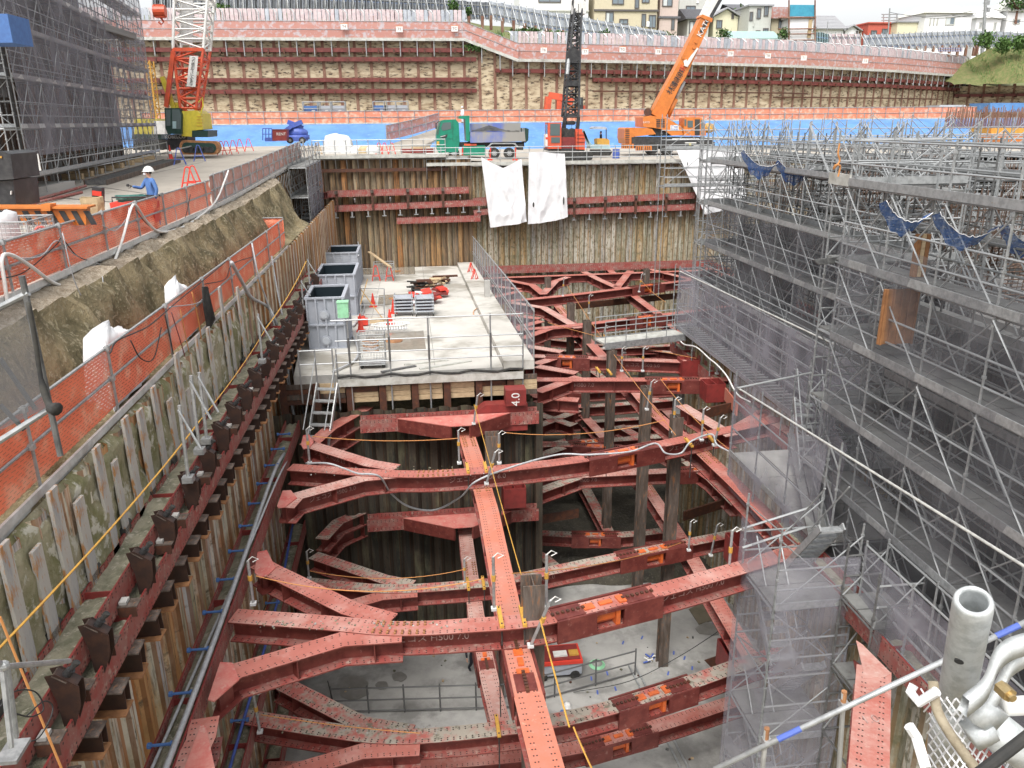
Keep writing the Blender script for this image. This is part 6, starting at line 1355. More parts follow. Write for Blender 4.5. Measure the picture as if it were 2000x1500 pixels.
g = G(); g.path([Py(392, 222, Y), Py(397, 205, Y), Py(395, 190, Y), Py(388, 200, Y)], .05, 'yellow_paint', 5); part('handrail', g, t)
g = G(); Yh = 56.; c = Py(312, 22, Yh); g.box(c, (.55, .4, .75), 'vermilion'); g.tube(c+V(-.35, 0, .0), c+V(.35, 0, 0), .36, 'vermilion', 14); g.tube(c+V(0, 0, .3), c+V(.1, 0, 5), .02, 'rubber', 4); g.path([c+V(0, 0, -.35), c+V(.15, 0, -.6), c+V(0, 0, -.75), c+V(-.15, 0, -.6)], .06, 'vermilion', 6)
solo('crane_hook', g, 'red crane hook block hanging beside the left scaffold', 'crane hook')
# second yellow machine behind the left scaffold netting
Y = 67.; t = thing('piling_rig', 'yellow piling machine half hidden behind the left scaffold netting', 'piling machine', tuple(Py(285, 292, Y)))
g = G(); rect(g, 262, 232, 305, 262, Y, 2.4, 'yellow_paint'); part('body', g, t); g = G(); rect(g, 258, 262, 315, 272, Y, 2.6, 'dark_green'); part('deck', g, t); g = G(); rect(g, 260, 273, 318, 293, Y-.3, 3, 'rubber'); part('track', g, t)
g = G(); lattice(g, quadpts(296, 306, 232, Y+.5, 1.), quadpts(284, 292, 118, Y+.5, 1.), 8, .05, .035, 'amber'); part('mast', g, t); g = G(); rect(g, 300, 236, 322, 262, Y-.2, 1.2, 'white_paint'); part('cab', g, t)
# ---- blue boom lift and maroon box
Y = 70.; t = thing('boom_lift', 'blue articulated boom lift with its arm folded', 'boom lift', tuple(Py(560, 280, Y)))
g = G(); c = Py(580, 262, Y+1); g.sphere(c+V(0, 0, .1), .62, 'blue_paint', 14, 8, (1.5, .9, .75)); g.box(c+V(0, 0, -.25), (1.9, 1.1, .35), 'blue_paint'); g.smooth = True; part('turret', g, t)
g = G(); g.bar(Py(536, 271, Y+.5), Py(570, 246, Y+.5), .3, .35, 'blue_paint', up=(0, 1, 0)); g.bar(Py(568, 247, Y+.8), Py(590, 238, Y+.8), .35, .5, 'blue_paint', up=(0, 1, 0)); g.bar(Py(562, 238, Y+1), Py(592, 250, Y+1), .35, .45, 'blue_paint', up=(0, 1, 0)); g.bar(Py(540, 268, Y+.4), Py(562, 250, Y+.4), .1, .14, 'white_paint', up=(0, 1, 0)); part('arm', g, t)
g = G(); rect(g, 517, 269, 536, 276, Y, 1.2, 'blue_paint')
for x in (513, 519, 525, 531): g.tube(Py(x, 274, Y), Py(x, 251, Y), .04, 'blue_paint', 5); g.tube(Py(x, 274, Y+1.2), Py(x, 251, Y+1.2), .04, 'blue_paint', 5)
for y in (251, 262): g.tube(Py(513, y, Y), Py(531, y, Y), .04, 'blue_paint', 5)
part('basket', g, t); g = G(); rect(g, 560, 268, 596, 276, Y, 2.0, 'blue_paint'); part('chassis', g, t); wheel(t, 566, 274, 6, Y-.1, .3); wheel(t, 590, 274, 6, Y-.1, .3)
g = G(); Y = 68.5; rect(g, 532, 253.5, 560, 275, Y, 1.2, 'red_steel'); rect(g, 531.5, 252.5, 560.5, 254, Y-.03, 1.3, 'red_side'); o = solo('skip_box', g, 'maroon steel box with white lettering in front of the blue boom lift', 'box')
ll = text('RENT', .3, 'white_paint', frame(Py(549, 262, Y-.02), (1, 0, 0), (0, 0, 1)), o)
# ================================================================== PEOPLE (one skinned body each)
def skin_mesh(name, joints, bones, radii, m, sub=2):
    me = bpy.data.meshes.new(name); idx = {k: i for i, k in enumerate(joints)}
    me.from_pydata([tuple(v) for v in joints.values()], [(idx[a], idx[b]) for a, b in bones], [])
    o = bpy.data.objects.new(name, me); COL.objects.link(o)
    md = o.modifiers.new('skin', 'SKIN'); sv = me.skin_vertices[0].data if me.skin_vertices else None
    if sv is None:
        bm = bmesh.new(); bm.from_mesh(me); bm.verts.layers.skin.verify(); bm.to_mesh(me); bm.free(); sv = me.skin_vertices[0].data
    for k, i in idx.items(): r = radii[k]; sv[i].radius = r if isinstance(r, tuple) else (r, r)
    sv[0].use_root = True
    s = o.modifiers.new('sub', 'SUBSURF'); s.levels = s.render_levels = sub
    dg = bpy.context.evaluated_depsgraph_get(); dg.update(); res = bpy.data.meshes.new_from_object(o.evaluated_get(dg)); bpy.data.objects.remove(o)
    res.materials.clear(); res.polygons.foreach_set('use_smooth', [True]*len(res.polygons)); res.materials.append(MT[m]); return res
def person(label, loc, rz, H=1.72, top='cloth_blue', bottom='cloth_blue', helmet=True, larm=None, rarm=None, lean=0., tilt=0., gloves=None, mask=False, legs=None, hair='cloth_black', glove_m='cloth_black'):
    s = H/1.72; root = thing('person', label, 'person', (0, 0, 0))
    hip = V(0, 0, .90); ch = V(0, -.02-lean*.5, 1.30-lean*.12); nk = V(0, -.02-lean*.62, 1.44-lean*.16); hd = nk+V(0, -.02-lean*.1-tilt*.02, .13)
    sh = {1: ch+V(.19, 0, .08), -1: ch+V(-.19, 0, .08)}
    la = larm or [V(.25, 0, 1.10), V(.26, -.10, .86)]; ra = rarm or [V(-.25, 0, 1.10), V(-.26, -.10, .86)]
    lg = legs or [[V(.10, 0, .50), V(.11, .02, .08)], [V(-.10, 0, .50), V(-.11, .02, .08)]]
    J = {'pelvis': hip, 'waist': hip+(ch-hip)*.45, 'chest': ch, 'neck': nk, 'skull': hd, 'crown': hd+V(0, .01, .07)}
    R = {'pelvis': (.155, .12), 'waist': (.145, .115), 'chest': (.165, .12), 'neck': .055, 'skull': (.078, .095), 'crown': (.072, .085)}
    B = [('pelvis', 'waist'), ('waist', 'chest'), ('chest', 'neck'), ('neck', 'skull'), ('skull', 'crown')]
    for k, a, S_ in (('l', la, 1), ('r', ra, -1)):
        J[k+'s'] = sh[S_]; J[k+'e'] = a[0]; J[k+'w'] = a[1]; R[k+'s'] = .068; R[k+'e'] = .052; R[k+'w'] = .038
        B += [('chest', k+'s'), (k+'s', k+'e'), (k+'e', k+'w')]
    for k, a, S_ in (('l', lg[0], 1), ('r', lg[1], -1)):
        J[k+'h'] = hip+V(.09*S_, 0, -.06); J[k+'k'] = a[0]; J[k+'a'] = a[1]; J[k+'t'] = a[1]+V(0, -.16, -.035); R[k+'h'] = .098; R[k+'k'] = .068; R[k+'a'] = .05; R[k+'t'] = .042
        B += [('pelvis', k+'h'), (k+'h', k+'k'), (k+'k', k+'a'), (k+'a', k+'t')]
    me = skin_mesh('body', J, B, R, top)
    for mm in ('skin', bottom, 'rubber'): me.materials.append(MT[mm])
    for p in me.polygons:
        c = p.center; q = 0
        if c.z > nk.z-.02 and abs(c.x) < .12: q = 1
        elif c.z < .93 and min((c-la[1]).length, (c-ra[1]).length) > .16: q = 2 if c.z > .11 else 3
        p.material_index = q
    body = bpy.data.objects.new('body', me); COL.objects.link(body); body.parent = root
    # hands: palm, four fingers, thumb
    for a in (la, ra):
        e, w = a; d = (w-e).normalized(); sgn = 1 if w.x > 0 else -1; side = V(0, -1, 0)-d*V(0, -1, 0).dot(d); side.normalize(); nrm = d.cross(side)
        J = {'w': w, 'p': w+d*.05, 'k': w+d*.085}; R = {'w': .030, 'p': (.036, .018), 'k': (.038, .016)}; Bn = [('w', 'p'), ('p', 'k')]
        hm = skin_mesh('hand', J, Bn, R, glove_m if gloves else 'skin', 1); g = G()
        for i, o in enumerate((-.03, -.01, .01, .03)):
            L_ = (.06, .075, .08, .065)[i]; b = w+d*.09+side*o; g.path([b, b+d*L_*.5, b+d*L_*.95+nrm*.02*sgn], [.0095, .0085, .0065], glove_m if gloves else 'skin', 6)
        g.path([w+d*.03+side*.032, w+d*.06+side*.06, w+d*.095+side*.068], [.012, .010, .008], glove_m if gloves else 'skin', 6)
        ho = bpy.data.objects.new('hand', hm); COL.objects.link(ho); ho.parent = body
        fo = bpy.data.objects.new('fingers', mesh_of(g, 'fingers', (0, 0, 0))); COL.objects.link(fo); fo.parent = body
    # face and head gear
    f = hd+V(0, -.088, .02)
    g = G(); g.sphere(f+V(0, -.012, -.012), .014, 'skin', 8, 6, (.7, 1, 1.3))
    for e in (-1, 1): g.sphere(f+V(.031*e, .004, .022), .009, 'rubber', 8, 5); g.sphere(hd+V(.083*e, .0, .0), .02, 'skin', 8, 6, (.4, .8, 1.2))
    g.box(f+V(0, -.001, -.046), (.042, .01, .008), 'red_holes'); g.smooth = True; o = bpy.data.objects.new('face', mesh_of(g, 'face', (0, 0, 0))); COL.objects.link(o); o.parent = body
    if mask:
        g = G(); g.sphere(f+V(0, .01, -.034), .056, 'white_cloth', 12, 8, (1, .72, .85)); g.smooth = True;
        o = bpy.data.objects.new('mask', mesh_of(g, 'mask', (0, 0, 0))); COL.objects.link(o); o.parent = body
    g = G(); g.sphere(hd+V(0, .025, .035), .098, hair, 12, 8, (.95, 1.0, 1.0), zmin=-.55); g.smooth = True; o = bpy.data.objects.new('hair', mesh_of(g, 'hair', (0, 0, 0))); COL.objects.link(o); o.parent = body
    if helmet:
        g = G(); c = hd+V(0, .015+tilt*.05, .06); rows = []
        for i in range(8):
            a = i/7*pi/2; rows.append([c+V(cos(a)*.128*cos(2*pi*j/20), cos(a)*.15*sin(2*pi*j/20), sin(a)*.125) for j in range(20)])
        rows.insert(0, [c+V(.140*cos(2*pi*j/20), .165*sin(2*pi*j/20)-(.03 if sin(2*pi*j/20) < -.5 else 0), -.012) for j in range(20)])
        g.grid(rows, 'white_paint', close=True); g.path([c+V(-.02, .13, .06), c+V(-.02, .08, .118), c+V(-.02, 0, .135), c+V(-.02, -.10, .10)], .008, 'white_paint', 5); g.smooth = True
        o = bpy.data.objects.new('helmet', mesh_of(g, 'helmet', (0, 0, 0))); COL.objects.link(o); o.parent = body
    root.location = loc; root.rotation_euler = (0, 0, rz); root.scale = (s, s, s)
    return root, body
# worker on the road: back half turned, looking up left, right hand raised
P = Py(289, 323, 24.3); gz = zdeck(-8, 24.3)
w, b = person('worker in blue overalls, white helmet and mask raising one dark gloved hand', (P.x, 24.3, gz), radians(-48), H=(P.z-gz)/1.72*1.66, larm=[V(.28, .02, 1.12), V(.25, -.06, .86)], rarm=[V(-.27, -.16, 1.15), V(-.26, -.42, 1.22)], gloves=True, mask=True, tilt=.6)
g = G(); g.box((0, 0, .955), (.34, .27, .05), 'rubber'); o = bpy.data.objects.new('belt', mesh_of(g, 'belt', (0, 0, 0))); COL.objects.link(o); o.parent = b
p = Pz(926, 1315, FLOOR); person('person in black walking on the pit floor, half hidden by a beam', (p.x, p.y, FLOOR), radians(20), H=1.7, top='cloth_black', bottom='cloth_black', helmet=False, lean=.25, legs=[[V(.10, -.12, .50), V(.11, -.22, .10)], [V(-.10, .0, .48), V(-.11, .24, .14)]], larm=[V(.27, -.1, 1.08), V(.24, -.3, .95)], rarm=[V(-.30, .0, 1.08), V(-.34, -.15, .9)])
p = Pz(1108, 1385, -18.0); person('worker with white helmet just showing above the red strut at the bottom', (p.x, p.y, FLOOR), radians(160), H=1.7, top='cloth_blue', bottom='cloth_black')
Yp = 92.; p = Py(903, 208, Yp); person('worker in white behind the green truck on the upper bench', (p.x, Yp, p.z-1.72), radians(-60), H=1.72, top='white_cloth', bottom='white_cloth')
p = Py(1174, 262, 64.6); person('operator in dark clothes seated on the small yellow and teal excavator', (p.x, 64.6, p.z-1.25), radians(-90), H=1.5, top='cloth_black', bottom='cloth_black', helmet=False, legs=[[V(.12, -.4, .85), V(.12, -.45, .5)], [V(-.12, -.4, .85), V(-.12, -.45, .5)]])
# ================================================================== THINGS ON THE PLATFORM
def SP(x, y, dz=0.): return slabP(x, y)+V(0, 0, dz)
def tank(x0, x1, yfront, ytop, Lg, H, label, first=False):
    a, b = SP(x0, yfront), SP(x1, yfront); W = b.x-a.x; c = V((a.x+b.x)/2, a.y+Lg/2, zslab(a.y+Lg/2)); t = thing('water_tank', label, 'water tank', tuple(c), 'grey water tanks on the platform')
    g = G(); th = .06
    for dx in (-1, 1): g.box(c+V(dx*(W/2-th/2), 0, H/2), (th, Lg, H), 'tank_grey')
    for dy in (-1, 1): g.box(c+V(0, dy*(Lg/2-th/2), H/2), (W-2*th, th, H), 'tank_grey')
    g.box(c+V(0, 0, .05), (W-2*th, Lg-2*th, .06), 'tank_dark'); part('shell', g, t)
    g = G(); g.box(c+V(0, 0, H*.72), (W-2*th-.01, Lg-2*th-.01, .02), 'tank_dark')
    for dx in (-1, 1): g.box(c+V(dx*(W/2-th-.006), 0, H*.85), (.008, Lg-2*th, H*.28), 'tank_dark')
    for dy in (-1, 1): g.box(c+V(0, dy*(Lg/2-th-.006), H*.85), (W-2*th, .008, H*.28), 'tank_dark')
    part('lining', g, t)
    g = G()
    for dx in (-1, 1): g.box(c+V(dx*W/2, 0, H+.03), (.14, Lg+.14, .07), 'tank_grey')
    for dy in (-1, 1): g.box(c+V(0, dy*Lg/2, H+.03), (W-.14, .14, .07), 'tank_grey')
    part('rim', g, t)
    g = G()
    for k in range(5):
        x = -W/2+W*k/4; g.box(c+V(x*.98, -Lg/2-.045, H/2), (.07, .08, H), 'tank_grey')
    for z in (.06, H*.5): g.box(c+V(0, -Lg/2-.05, z), (W, .1, .07), 'tank_grey')
    for k in range(int(Lg/.6)+1): g.box(c+V(W/2+.045, -Lg/2+.1+k*.6, H/2), (.08, .07, H), 'tank_grey')
    for z in (.06, H*.5): g.box(c+V(W/2+.05, 0, z), (.1, Lg, .07), 'tank_grey')
    part('ribs', g, t)
    if first:
        for z in (.42, H*.70):
            g = G(); p = c+V(-.05, -Lg/2-.03, z); g.tube(p, p+V(0, -.07, 0), .2, 'tank_grey', 20); g.tube(p+V(0, -.07, 0), p+V(0, -.09, 0), .15, 'steel_panel', 20); part('hatch', g, t)
    return c, W
tank(606, 676, 682, 600, 2.6, 2.15, 'front grey water tank with round hatches', True)
tank(624, 696, 618, 545, 3.2, 2.1, 'middle grey water tank')
tank(640, 701, 560, 492, 3.0, 2.1, 'rear grey water tank nearest the brown piles')
mat('pump_green', (.30, .62, .38), (.25, .5, .3), 5, .5)
g = G(); p = SP(683, 690); g.box(p+V(-.15, .25, 1.75), (.42, .4, .6), 'pump_green'); g.box(p+V(-.15, .25, 2.07), (.46, .44, .04), 'pump_green'); g.tube(p+V(-.4, .2, 1.6), p+V(.1, .2, 1.6), .05, 'galv', 8); solo('control_box', g, 'pale green control box on the corner of the front tank', 'control box')
for i, pts in enumerate([((668, 612), (678, 640), (690, 660), (700, 690), (690, 710), (650, 730)), ((700, 570), (703, 590), (712, 600), (706, 620), (690, 640)), ((690, 500), (702, 520), (704, 560))]):
    cable([SP(x, y, .08 if y > 625 or i == 1 else 1.9) for x, y in pts], .045, 'hose_grey', ('white hose curling from the front tank to the platform edge', 'pale hose running along the right side of the tanks', 'hose hanging over the rim of the rear tank')[i], 'hose', name='hose')
# traffic cones
def cone(p, label, h=.72, m='red_plastic', white=False):
    t = thing('traffic_cone', label, 'traffic cone', tuple(p)); g = G(); g.tube(p+V(0, 0, .03), p+V(0, 0, h), .15, m, 12, r1=.025); g.smooth = False; part('body', g, t)
    g = G(); g.box(p+V(0, 0, .018), (.4, .4, .036), m); part('base', g, t)
    if white: g = G(); g.tube(p+V(0, 0, h*.35), p+V(0, 0, h*.55), .118, 'white_cloth', 12, r1=.088); part('white_band', g, t)
    return t
cone(SP(729, 599), 'red cone farthest back, beside the low scaffold frame'); cone(SP(769, 612), 'red cone just left of the first platform trolley'); cone(SP(762, 633), 'red cone behind the white rescue stretcher'); cone(SP(705, 647), 'red cone nearest the front tank', .8)
for p, lab in ((deckP(73, 372), 'red cone beside the foot of the left scaffold'),): cone(p, lab, .85)
cone(deckP(334, 310), 'red cone with a white band in front of the crawler crane', .9, white=True)
# scaffold frame lying, boards, stretcher, trolleys, piles
t = thing('low_frame', 'low scaffold frame fencing the recess behind the cones', 'frame', tuple(SP(710, 620)))
g = G(); a, b, c_, d = SP(706, 632), SP(752, 632), SP(752, 596), SP(706, 596)
for p in (a, b, c_, d): g.tube(p, p+V(0, 0, .9), .025, 'galv', 6)
for z in (.45, .9):
    for p, q in ((a, b), (b, c_), (c_, d), (d, a)): g.tube(p+V(0, 0, z), q+V(0, 0, z), .022, 'galv', 6)
part('frame', g, t, kind='stuff'); g = G(); g.tube(a+V(0, 0, .9), SP(720, 575, .9), .02, 'amber', 6); g.tube(b+V(0, 0, .1), d+V(0, 0, .9), .02, 'amber', 6); part('striped_bar', g, t)
t = thing('rescue_stretcher', 'white basket stretcher lying between the trolleys and the recess', 'stretcher', tuple(SP(762, 648))); g = G(); a, b = SP(727, 652, .3), SP(800, 648, .3); d = (b-a); n = V(0, 1, 0); L_ = d.length
o1, o2 = [], []
for i in range(15): f = i/14; wd = .34*min(1, sin(pi*min(max(f, .06), .94))*1.8); p = a+d*f; o1.append(p-n*wd+V(0, 0, .1)); o2.append(p+n*wd+V(0, 0, .1))
g.path(o1+o2[::-1], .035, 'white_paint', 6, closed=True)
for i in range(1, 14): g.path([o1[i], a+d*(i/14)-n*.15-V(0, 0, .12), a+d*(i/14)+n*.15-V(0, 0, .12), o2[i]], .02, 'white_cloth', 5)
for o in (-.12, .0, .12): g.path([a+d*f/14+n*o-V(0, 0, .12) for f in range(1, 14)], .02, 'white_cloth', 5)
part('basket', g, t, kind='stuff')
def trolley(x, y, label):
    t = thing('platform_trolley', label, 'trolley', tuple(SP(x, y))); p = SP(x, y); g = G()
    for k in range(5): g.box(p+V(0, .45, .25+k*.16), (.95, .9, .05), 'steel_panel'); 
    part('stacked_decks', g, t)
    for dx in (-.42, .42):
        for dy in (.05, .85): g = G(); g.tube(p+V(dx, dy, .12), p+V(dx, dy, 1.02), .03, 'galv', 6); part('corner_post', g, t); g = G(); g.tube(p+V(dx-.03, dy, .07), p+V(dx+.03, dy, .07), .07, 'rubber', 10); part('wheel', g, t)
trolley(789, 618, 'stack of grey platform trolleys, left of the pair'); trolley(830, 618, 'stack of grey platform trolleys, right of the pair')
random.seed(9)
def heap(x, y, n, size, mats, label, name, cat, spread=.7):
    p = SP(x, y); g = G()
    for k in range(n):
        R = Matrix.Rotation(random.uniform(0, pi), 3, 'Z') @ Matrix.Rotation(rn(.25), 3, 'X')
        g.box(p+V(rn(spread), rn(spread*.7), .08+k*.07), (size[0]*random.uniform(.7, 1.1), size[1], size[2]), mats[k % len(mats)], R)
    return solo(name, g, label, cat)
heap(820, 568, 9, (.9, .5, .09), ['rusty_brown', 'rubber'], 'heap of dark brown plates behind the red pile', 'plate_heap', 'plates', .3)
heap(846, 560, 6, (.9, .3, .08), ['rusty_brown', 'wood'], 'heap of rusty brown brackets with timber on it', 'bracket_heap', 'brackets', .35)
heap(862, 553, 6, (1.6, .15, .1), ['wood', 'rusty_brown'], 'low heap of timber offcuts at the back of the platform', 'timber_heap', 'timber', .4)
heap(828, 592, 10, (1.1, .5, .08), ['red_plastic', 'red_steel', 'white_cloth'], 'heap of red steel plates with white sacks on it', 'red_heap', 'plates', .55); heap(855, 580, 7, (.7, .45, .12), ['red_plastic', 'red_steel'], 'smaller heap of bright red blocks', 'red_heap', 'blocks', .3)
def mesh_cage(p, w, d, h, label, m='galv', fill=None, wheels=False, step=.1, name='mesh_cage', cat='cage', rz=0.):
    t = thing(name, label, cat, tuple(p)); R = Matrix.Rotation(rz, 3, 'Z'); X = lambda x, y, z: p+R @ V(x, y, 0)+V(0, 0, z); z0 = .15 if wheels else .02
    for (x0, y0, x1, y1) in ((0, 0, w, 0), (w, 0, w, d), (w, d, 0, d), (0, d, 0, 0)):
        g = G(); n = max(2, int(hypot(x1-x0, y1-y0)/step))
        for k in range(n+1): a = k/n; g.tube(X(x0+(x1-x0)*a, y0+(y1-y0)*a, z0), X(x0+(x1-x0)*a, y0+(y1-y0)*a, h), .006, m, 4)
        for k in range(int((h-z0)/step)+1): g.tube(X(x0, y0, z0+k*step), X(x1, y1, z0+k*step), .006, m, 4)
        g.tube(X(x0, y0, z0), X(x0, y0, h), .02, m, 6); g.tube(X(x0, y0, h), X(x1, y1, h), .02, m, 6); part('mesh_side', g, t)
    g = G(); g.prism([X(0, 0, z0), X(w, 0, z0), X(w, d, z0), X(0, d, z0)], (0, 0, .03), m); part('base', g, t)
    if wheels:
        for x in (.08, w-.08):
            for y in (.08, d-.08): g = G(); g.tube(X(x, y-.02, .07), X(x, y+.02, .07), .07, 'rubber', 10); part('wheel', g, t)
    return t
mesh_cage(SP(703, 722), .95, .7, 1.3, 'wire cage trolley with coiled hoses near the front railing', wheels=True, name='cage_trolley', cat='trolley')
g = G(); p = SP(708, 712, .5)
for k in range(5): g.path([p+V(.35+.28*cos(a*pi/5), .2+.2*sin(a*pi/5), k*.09+rn(.02)) for a in range(10)], .035, 'white_cloth' if k % 2 else 'rope_orange', 5, closed=True)
solo('hose_coil', g, 'coiled white and orange hoses inside the wire cage trolley', 'hose')
mesh_cage(SP(731, 546), 1.3, 1.0, 1.0, 'wire mesh crate at the foot of the brown piles', step=.12)
g = G(); g.bar(SP(722, 535, 1.5), SP(762, 552, 1.0), .08, .08, 'wood'); g.bar(SP(725, 533, 1.45), SP(766, 551, .95), .08, .08, 'wood'); solo('timber_battens', g, 'two long battens leaning on the mesh crate', 'timber')
def aframe(p, rz, m, label, h=.85, w=.5, group=None, cat='barrier'):
    t = thing('barrier_stand', label, cat, tuple(p), group); R = Matrix.Rotation(rz, 3, 'Z')
    for s_ in (-1, 1):
        g = G(); pts = []
        for q in range(9): a = pi*q/8; pts.append(p+R @ V(cos(a)*.1-0, s_*.02, 0)+V(0, 0, h-.1+.1*sin(a)))
        pts = [p+R @ V(w/2, s_*.24, 0)]+pts+[p+R @ V(-w/2, s_*.24, 0)]; g.path(pts, .028, m, 6); part('leg_loop', g, t)
        g = G(); g.tube(p+R @ V(w*.33, s_*.17, 0)+V(0, 0, h*.33), p+R @ V(-w*.33, s_*.17, 0)+V(0, 0, h*.33), .02, m, 6); part('crossbar', g, t)
    return t
aframe(SP(617, 552), .2, 'red_plastic', 'red barrier stand left of the rear tank'); aframe(SP(624, 548), .3, 'red_plastic', 'second red barrier stand left of the rear tank'); aframe(SP(735, 548), 0, 'red_plastic', 'red barrier stand before the mesh crate, left', .95); aframe(SP(761, 548), 0, 'red_plastic', 'red barrier stand before the mesh crate, right', .95)
aframe(SP(920, 538), 1.2, 'red_plastic', 'red barrier stand by the platform net fence, rear'); aframe(SP(927, 552), 1.2, 'red_plastic', 'red barrier stand by the platform net fence, front')
g = G(); g.tube(SP(707, 632), SP(707, 632, .35), .18, 'red_plastic', 12); g.box(SP(713, 636, .2), (.3, .3, .3), 'red_plastic'); solo('red_pump', g, 'small red pump behind the nearest cone', 'pump')
for (a, b, lab) in (((790, 714), (875, 704), 'long board lying near the front railing, left'), ((820, 722), (920, 706), 'long board lying near the front railing, right'), ((745, 728), (812, 716), 'dark bar lying near the front railing')):
    g = G(); g.bar(SP(*a, .03), SP(*b, .03), .14, .05, 'deck_plank' if 'board' in lab else 'galv_dark'); solo('board', g, lab, 'board')
g = G(); g.box(SP(733, 628, .05), (.5, .9, .06), 'wood'); g.box(SP(748, 628, .05), (.4, .9, .06), 'wood'); solo('plywood_sheets', g, 'two plywood sheets between the cones', 'plywood')
g = G(); p = SP(952, 588); g.box(p+V(0, 0, .55), (.3, .25, 1.2), 'concrete'); solo('stub_post', g, 'short pale concrete post by the platform kerb', 'post')
cable([SP(955, 590, .1), SP(956, 600, .05), SP(940, 600, .05), SP(925, 610, .05), SP(932, 618, .05), SP(965, 600, .05)], .02, 'rope_orange', 'orange hose on the platform beside the stub post')
# net fence along the right edge of the platform
t = thing('safety_fence', 'tall grey net fence along the right edge of the platform', 'fence', (4.25, 28.2, -8.7))
A, B = V(4.3, 28.3, zslab(28.3)), V(4.3, 57.2, zslab(57.2)); H = 2.15
for k in range(17): q = A.lerp(B, k/16); bt('post', q-V(0, 0, .5), q+V(0, 0, H), .028, 'galv', t)
for z in (.9, 1.05, H): bt('rail', A+V(-.06, 0, z), B+V(-.06, 0, z), .026, 'galv', t)
g = G(); g.grid([[A.lerp(B, i/60)+V(.03*sin(i), 0, -.1) for i in range(61)], [A.lerp(B, i/60)+V(.05*sin(i*1.7), 0, H/2) for i in range(61)], [A.lerp(B, i/60)+V(.0, 0, H) for i in range(61)]], 'grey_net_light'); g.smooth = True; part('netting', g, t)
# front railing of the platform, posts reaching below
t = thing('guard_rail', 'tube railing along the front edge of the platform', 'railing', tuple(SP(650, 725)))
xs = [660, 686, 764, 840, 959, 1021]
for i, x in enumerate(xs):
    p = Py(x, 735, 27.9); bt('post', V(p.x, 27.85, -11.9 if 0 < i < 5 else -10.), V(p.x, 27.85, -6.6 if i else -7.7), .03, 'galv_dull', t)
    if 0 < i < 5: bt('joint_sleeve', V(p.x, 27.80, -8.2), V(p.x, 27.80, -7.3), .04, 'galv_dark', t)
x0, x1 = Py(660, 735, 27.9).x, Py(1021, 735, 27.9).x
for z in (-7.85, -8.2, -6.65, -8.95, -7.4): bt('rail', V(x0 if z != -6.65 else x0-.1, 27.82, z), V(x1, 27.82, z), .026, 'galv', t)
g = G(); g.box(((x0+x1)/2, 27.75, -8.95), (x1-x0, .05, .28), 'deck_plank'); part('toe_board', g, t); g = G(); g.path([V(x0+(x1-x0)*i/14, 27.74, -8.73+.05*sin(i*2)) for i in range(15)], .05, 'rubber', 6); part('rolled_net', g, t)
bt('rail', V(4.25, 27.9, -6.6), V(4.25, 30, -6.65), .026, 'galv', t)
t = thing('guard_rail', 'short railing beside the platform stair', 'railing', tuple(SP(590, 725)))
for x in (586, 618, 652): p = Py(x, 730, 27.6); bt('post', V(p.x, 27.6, -9.6), V(p.x, 27.6, -7.6), .028, 'galv_dull', t)
for z in (-7.65, -8.15): bt('rail', V(Py(586, 730, 27.6).x, 27.6, z), V(Py(652, 730, 27.6).x, 27.6, z), .025, 'galv', t)
stair('aluminium steps from the platform down to the left waler', (Pz(632, 792, -10.2).x, 25.8, -10.9), (Pz(640, 733, -8.9).x+.1, 27.5, -8.85), .75, 6)
g = G(); g.box(Pz(632, 800, -10.6)+V(.1, .0, -.2), (1.0, 1.6, .06), 'deck_plank'); solo('landing_board', g, 'pale landing board at the foot of the platform steps', 'board')
# small steel footbridge over the right bay
t = thing('footbridge', 'small plank footbridge with railings across the right bay', 'footbridge', tuple(Pz(1170, 675, -9.6))); a, b = Pz(1172, 668, -9.3), Pz(1328, 650, -9.3); d = b-a; n = V(d.y, -d.x, 0).normalized()
g = G(); g.bar(a, b, .9, .08, 'deck_plank'); g.bar(a+n*.5+V(0, 0, -.08), b+n*.5+V(0, 0, -.08), .05, .3, 'galv_dull'); g.bar(a-n*.5+V(0, 0, -.08), b-n*.5+V(0, 0, -.08), .05, .3, 'galv_dull'); part('deck', g, t)
for s_ in (-1, 1):
    for z in (.5, 1.): bt('rail', a+n*s_*.48+V(0, 0, z), b+n*s_*.48+V(0, 0, z), .022, 'galv', t)
    for k in range(5): bt('post', a+d*k/4+n*s_*.48, a+d*k/4+n*s_*.48+V(0, 0, 1.), .022, 'galv', t)
# things on the pit floor
t = thing('scissor_lift', 'red topped scissor lift parked on the pit floor', 'scissor lift', tuple(Pz(1090, 1325, FLOOR))); p = Pz(1092, 1330, FLOOR)
g = G(); g.box(p+V(0, .5, .75), (1.75, 1.0, .14), 'red_plastic'); g.box(p+V(0, .5, .83), (1.6, .85, .03), 'red_steel'); part('platform', g, t)
g = G(); g.box(p+V(0, .5, .45), (1.7, .9, .5), 'tank_grey'); part('chassis', g, t)
for dx in (-.6, .6):
    for dy in (.1, .9): g = G(); g.tube(p+V(dx, dy-.08, .18), p+V(dx, dy+.08, .18), .18, 'rubber', 14); part('wheel', g, t)
g = G(); g.box(p+V(.1, .4, .87), (.5, .3, .06), 'white_paint'); g.box(p+V(.6, .4, .87), (.35, .3, .07), 'amber'); part('tool_trays', g, t, kind='stuff')
g = G(); p = Pz(1166, 1298, FLOOR+.03)
for k in range(5): g.path([p+V((.30-.02*k)*cos(a*pi/8), (.30-.02*k)*sin(a*pi/8), .015*k) for a in range(16)], .014, 'pump_green', 5, closed=True)
solo('hose_coil', g, 'coil of thin green hose on the pit floor', 'hose')
g = G(); p = Pz(1268, 1290, FLOOR+.06); 
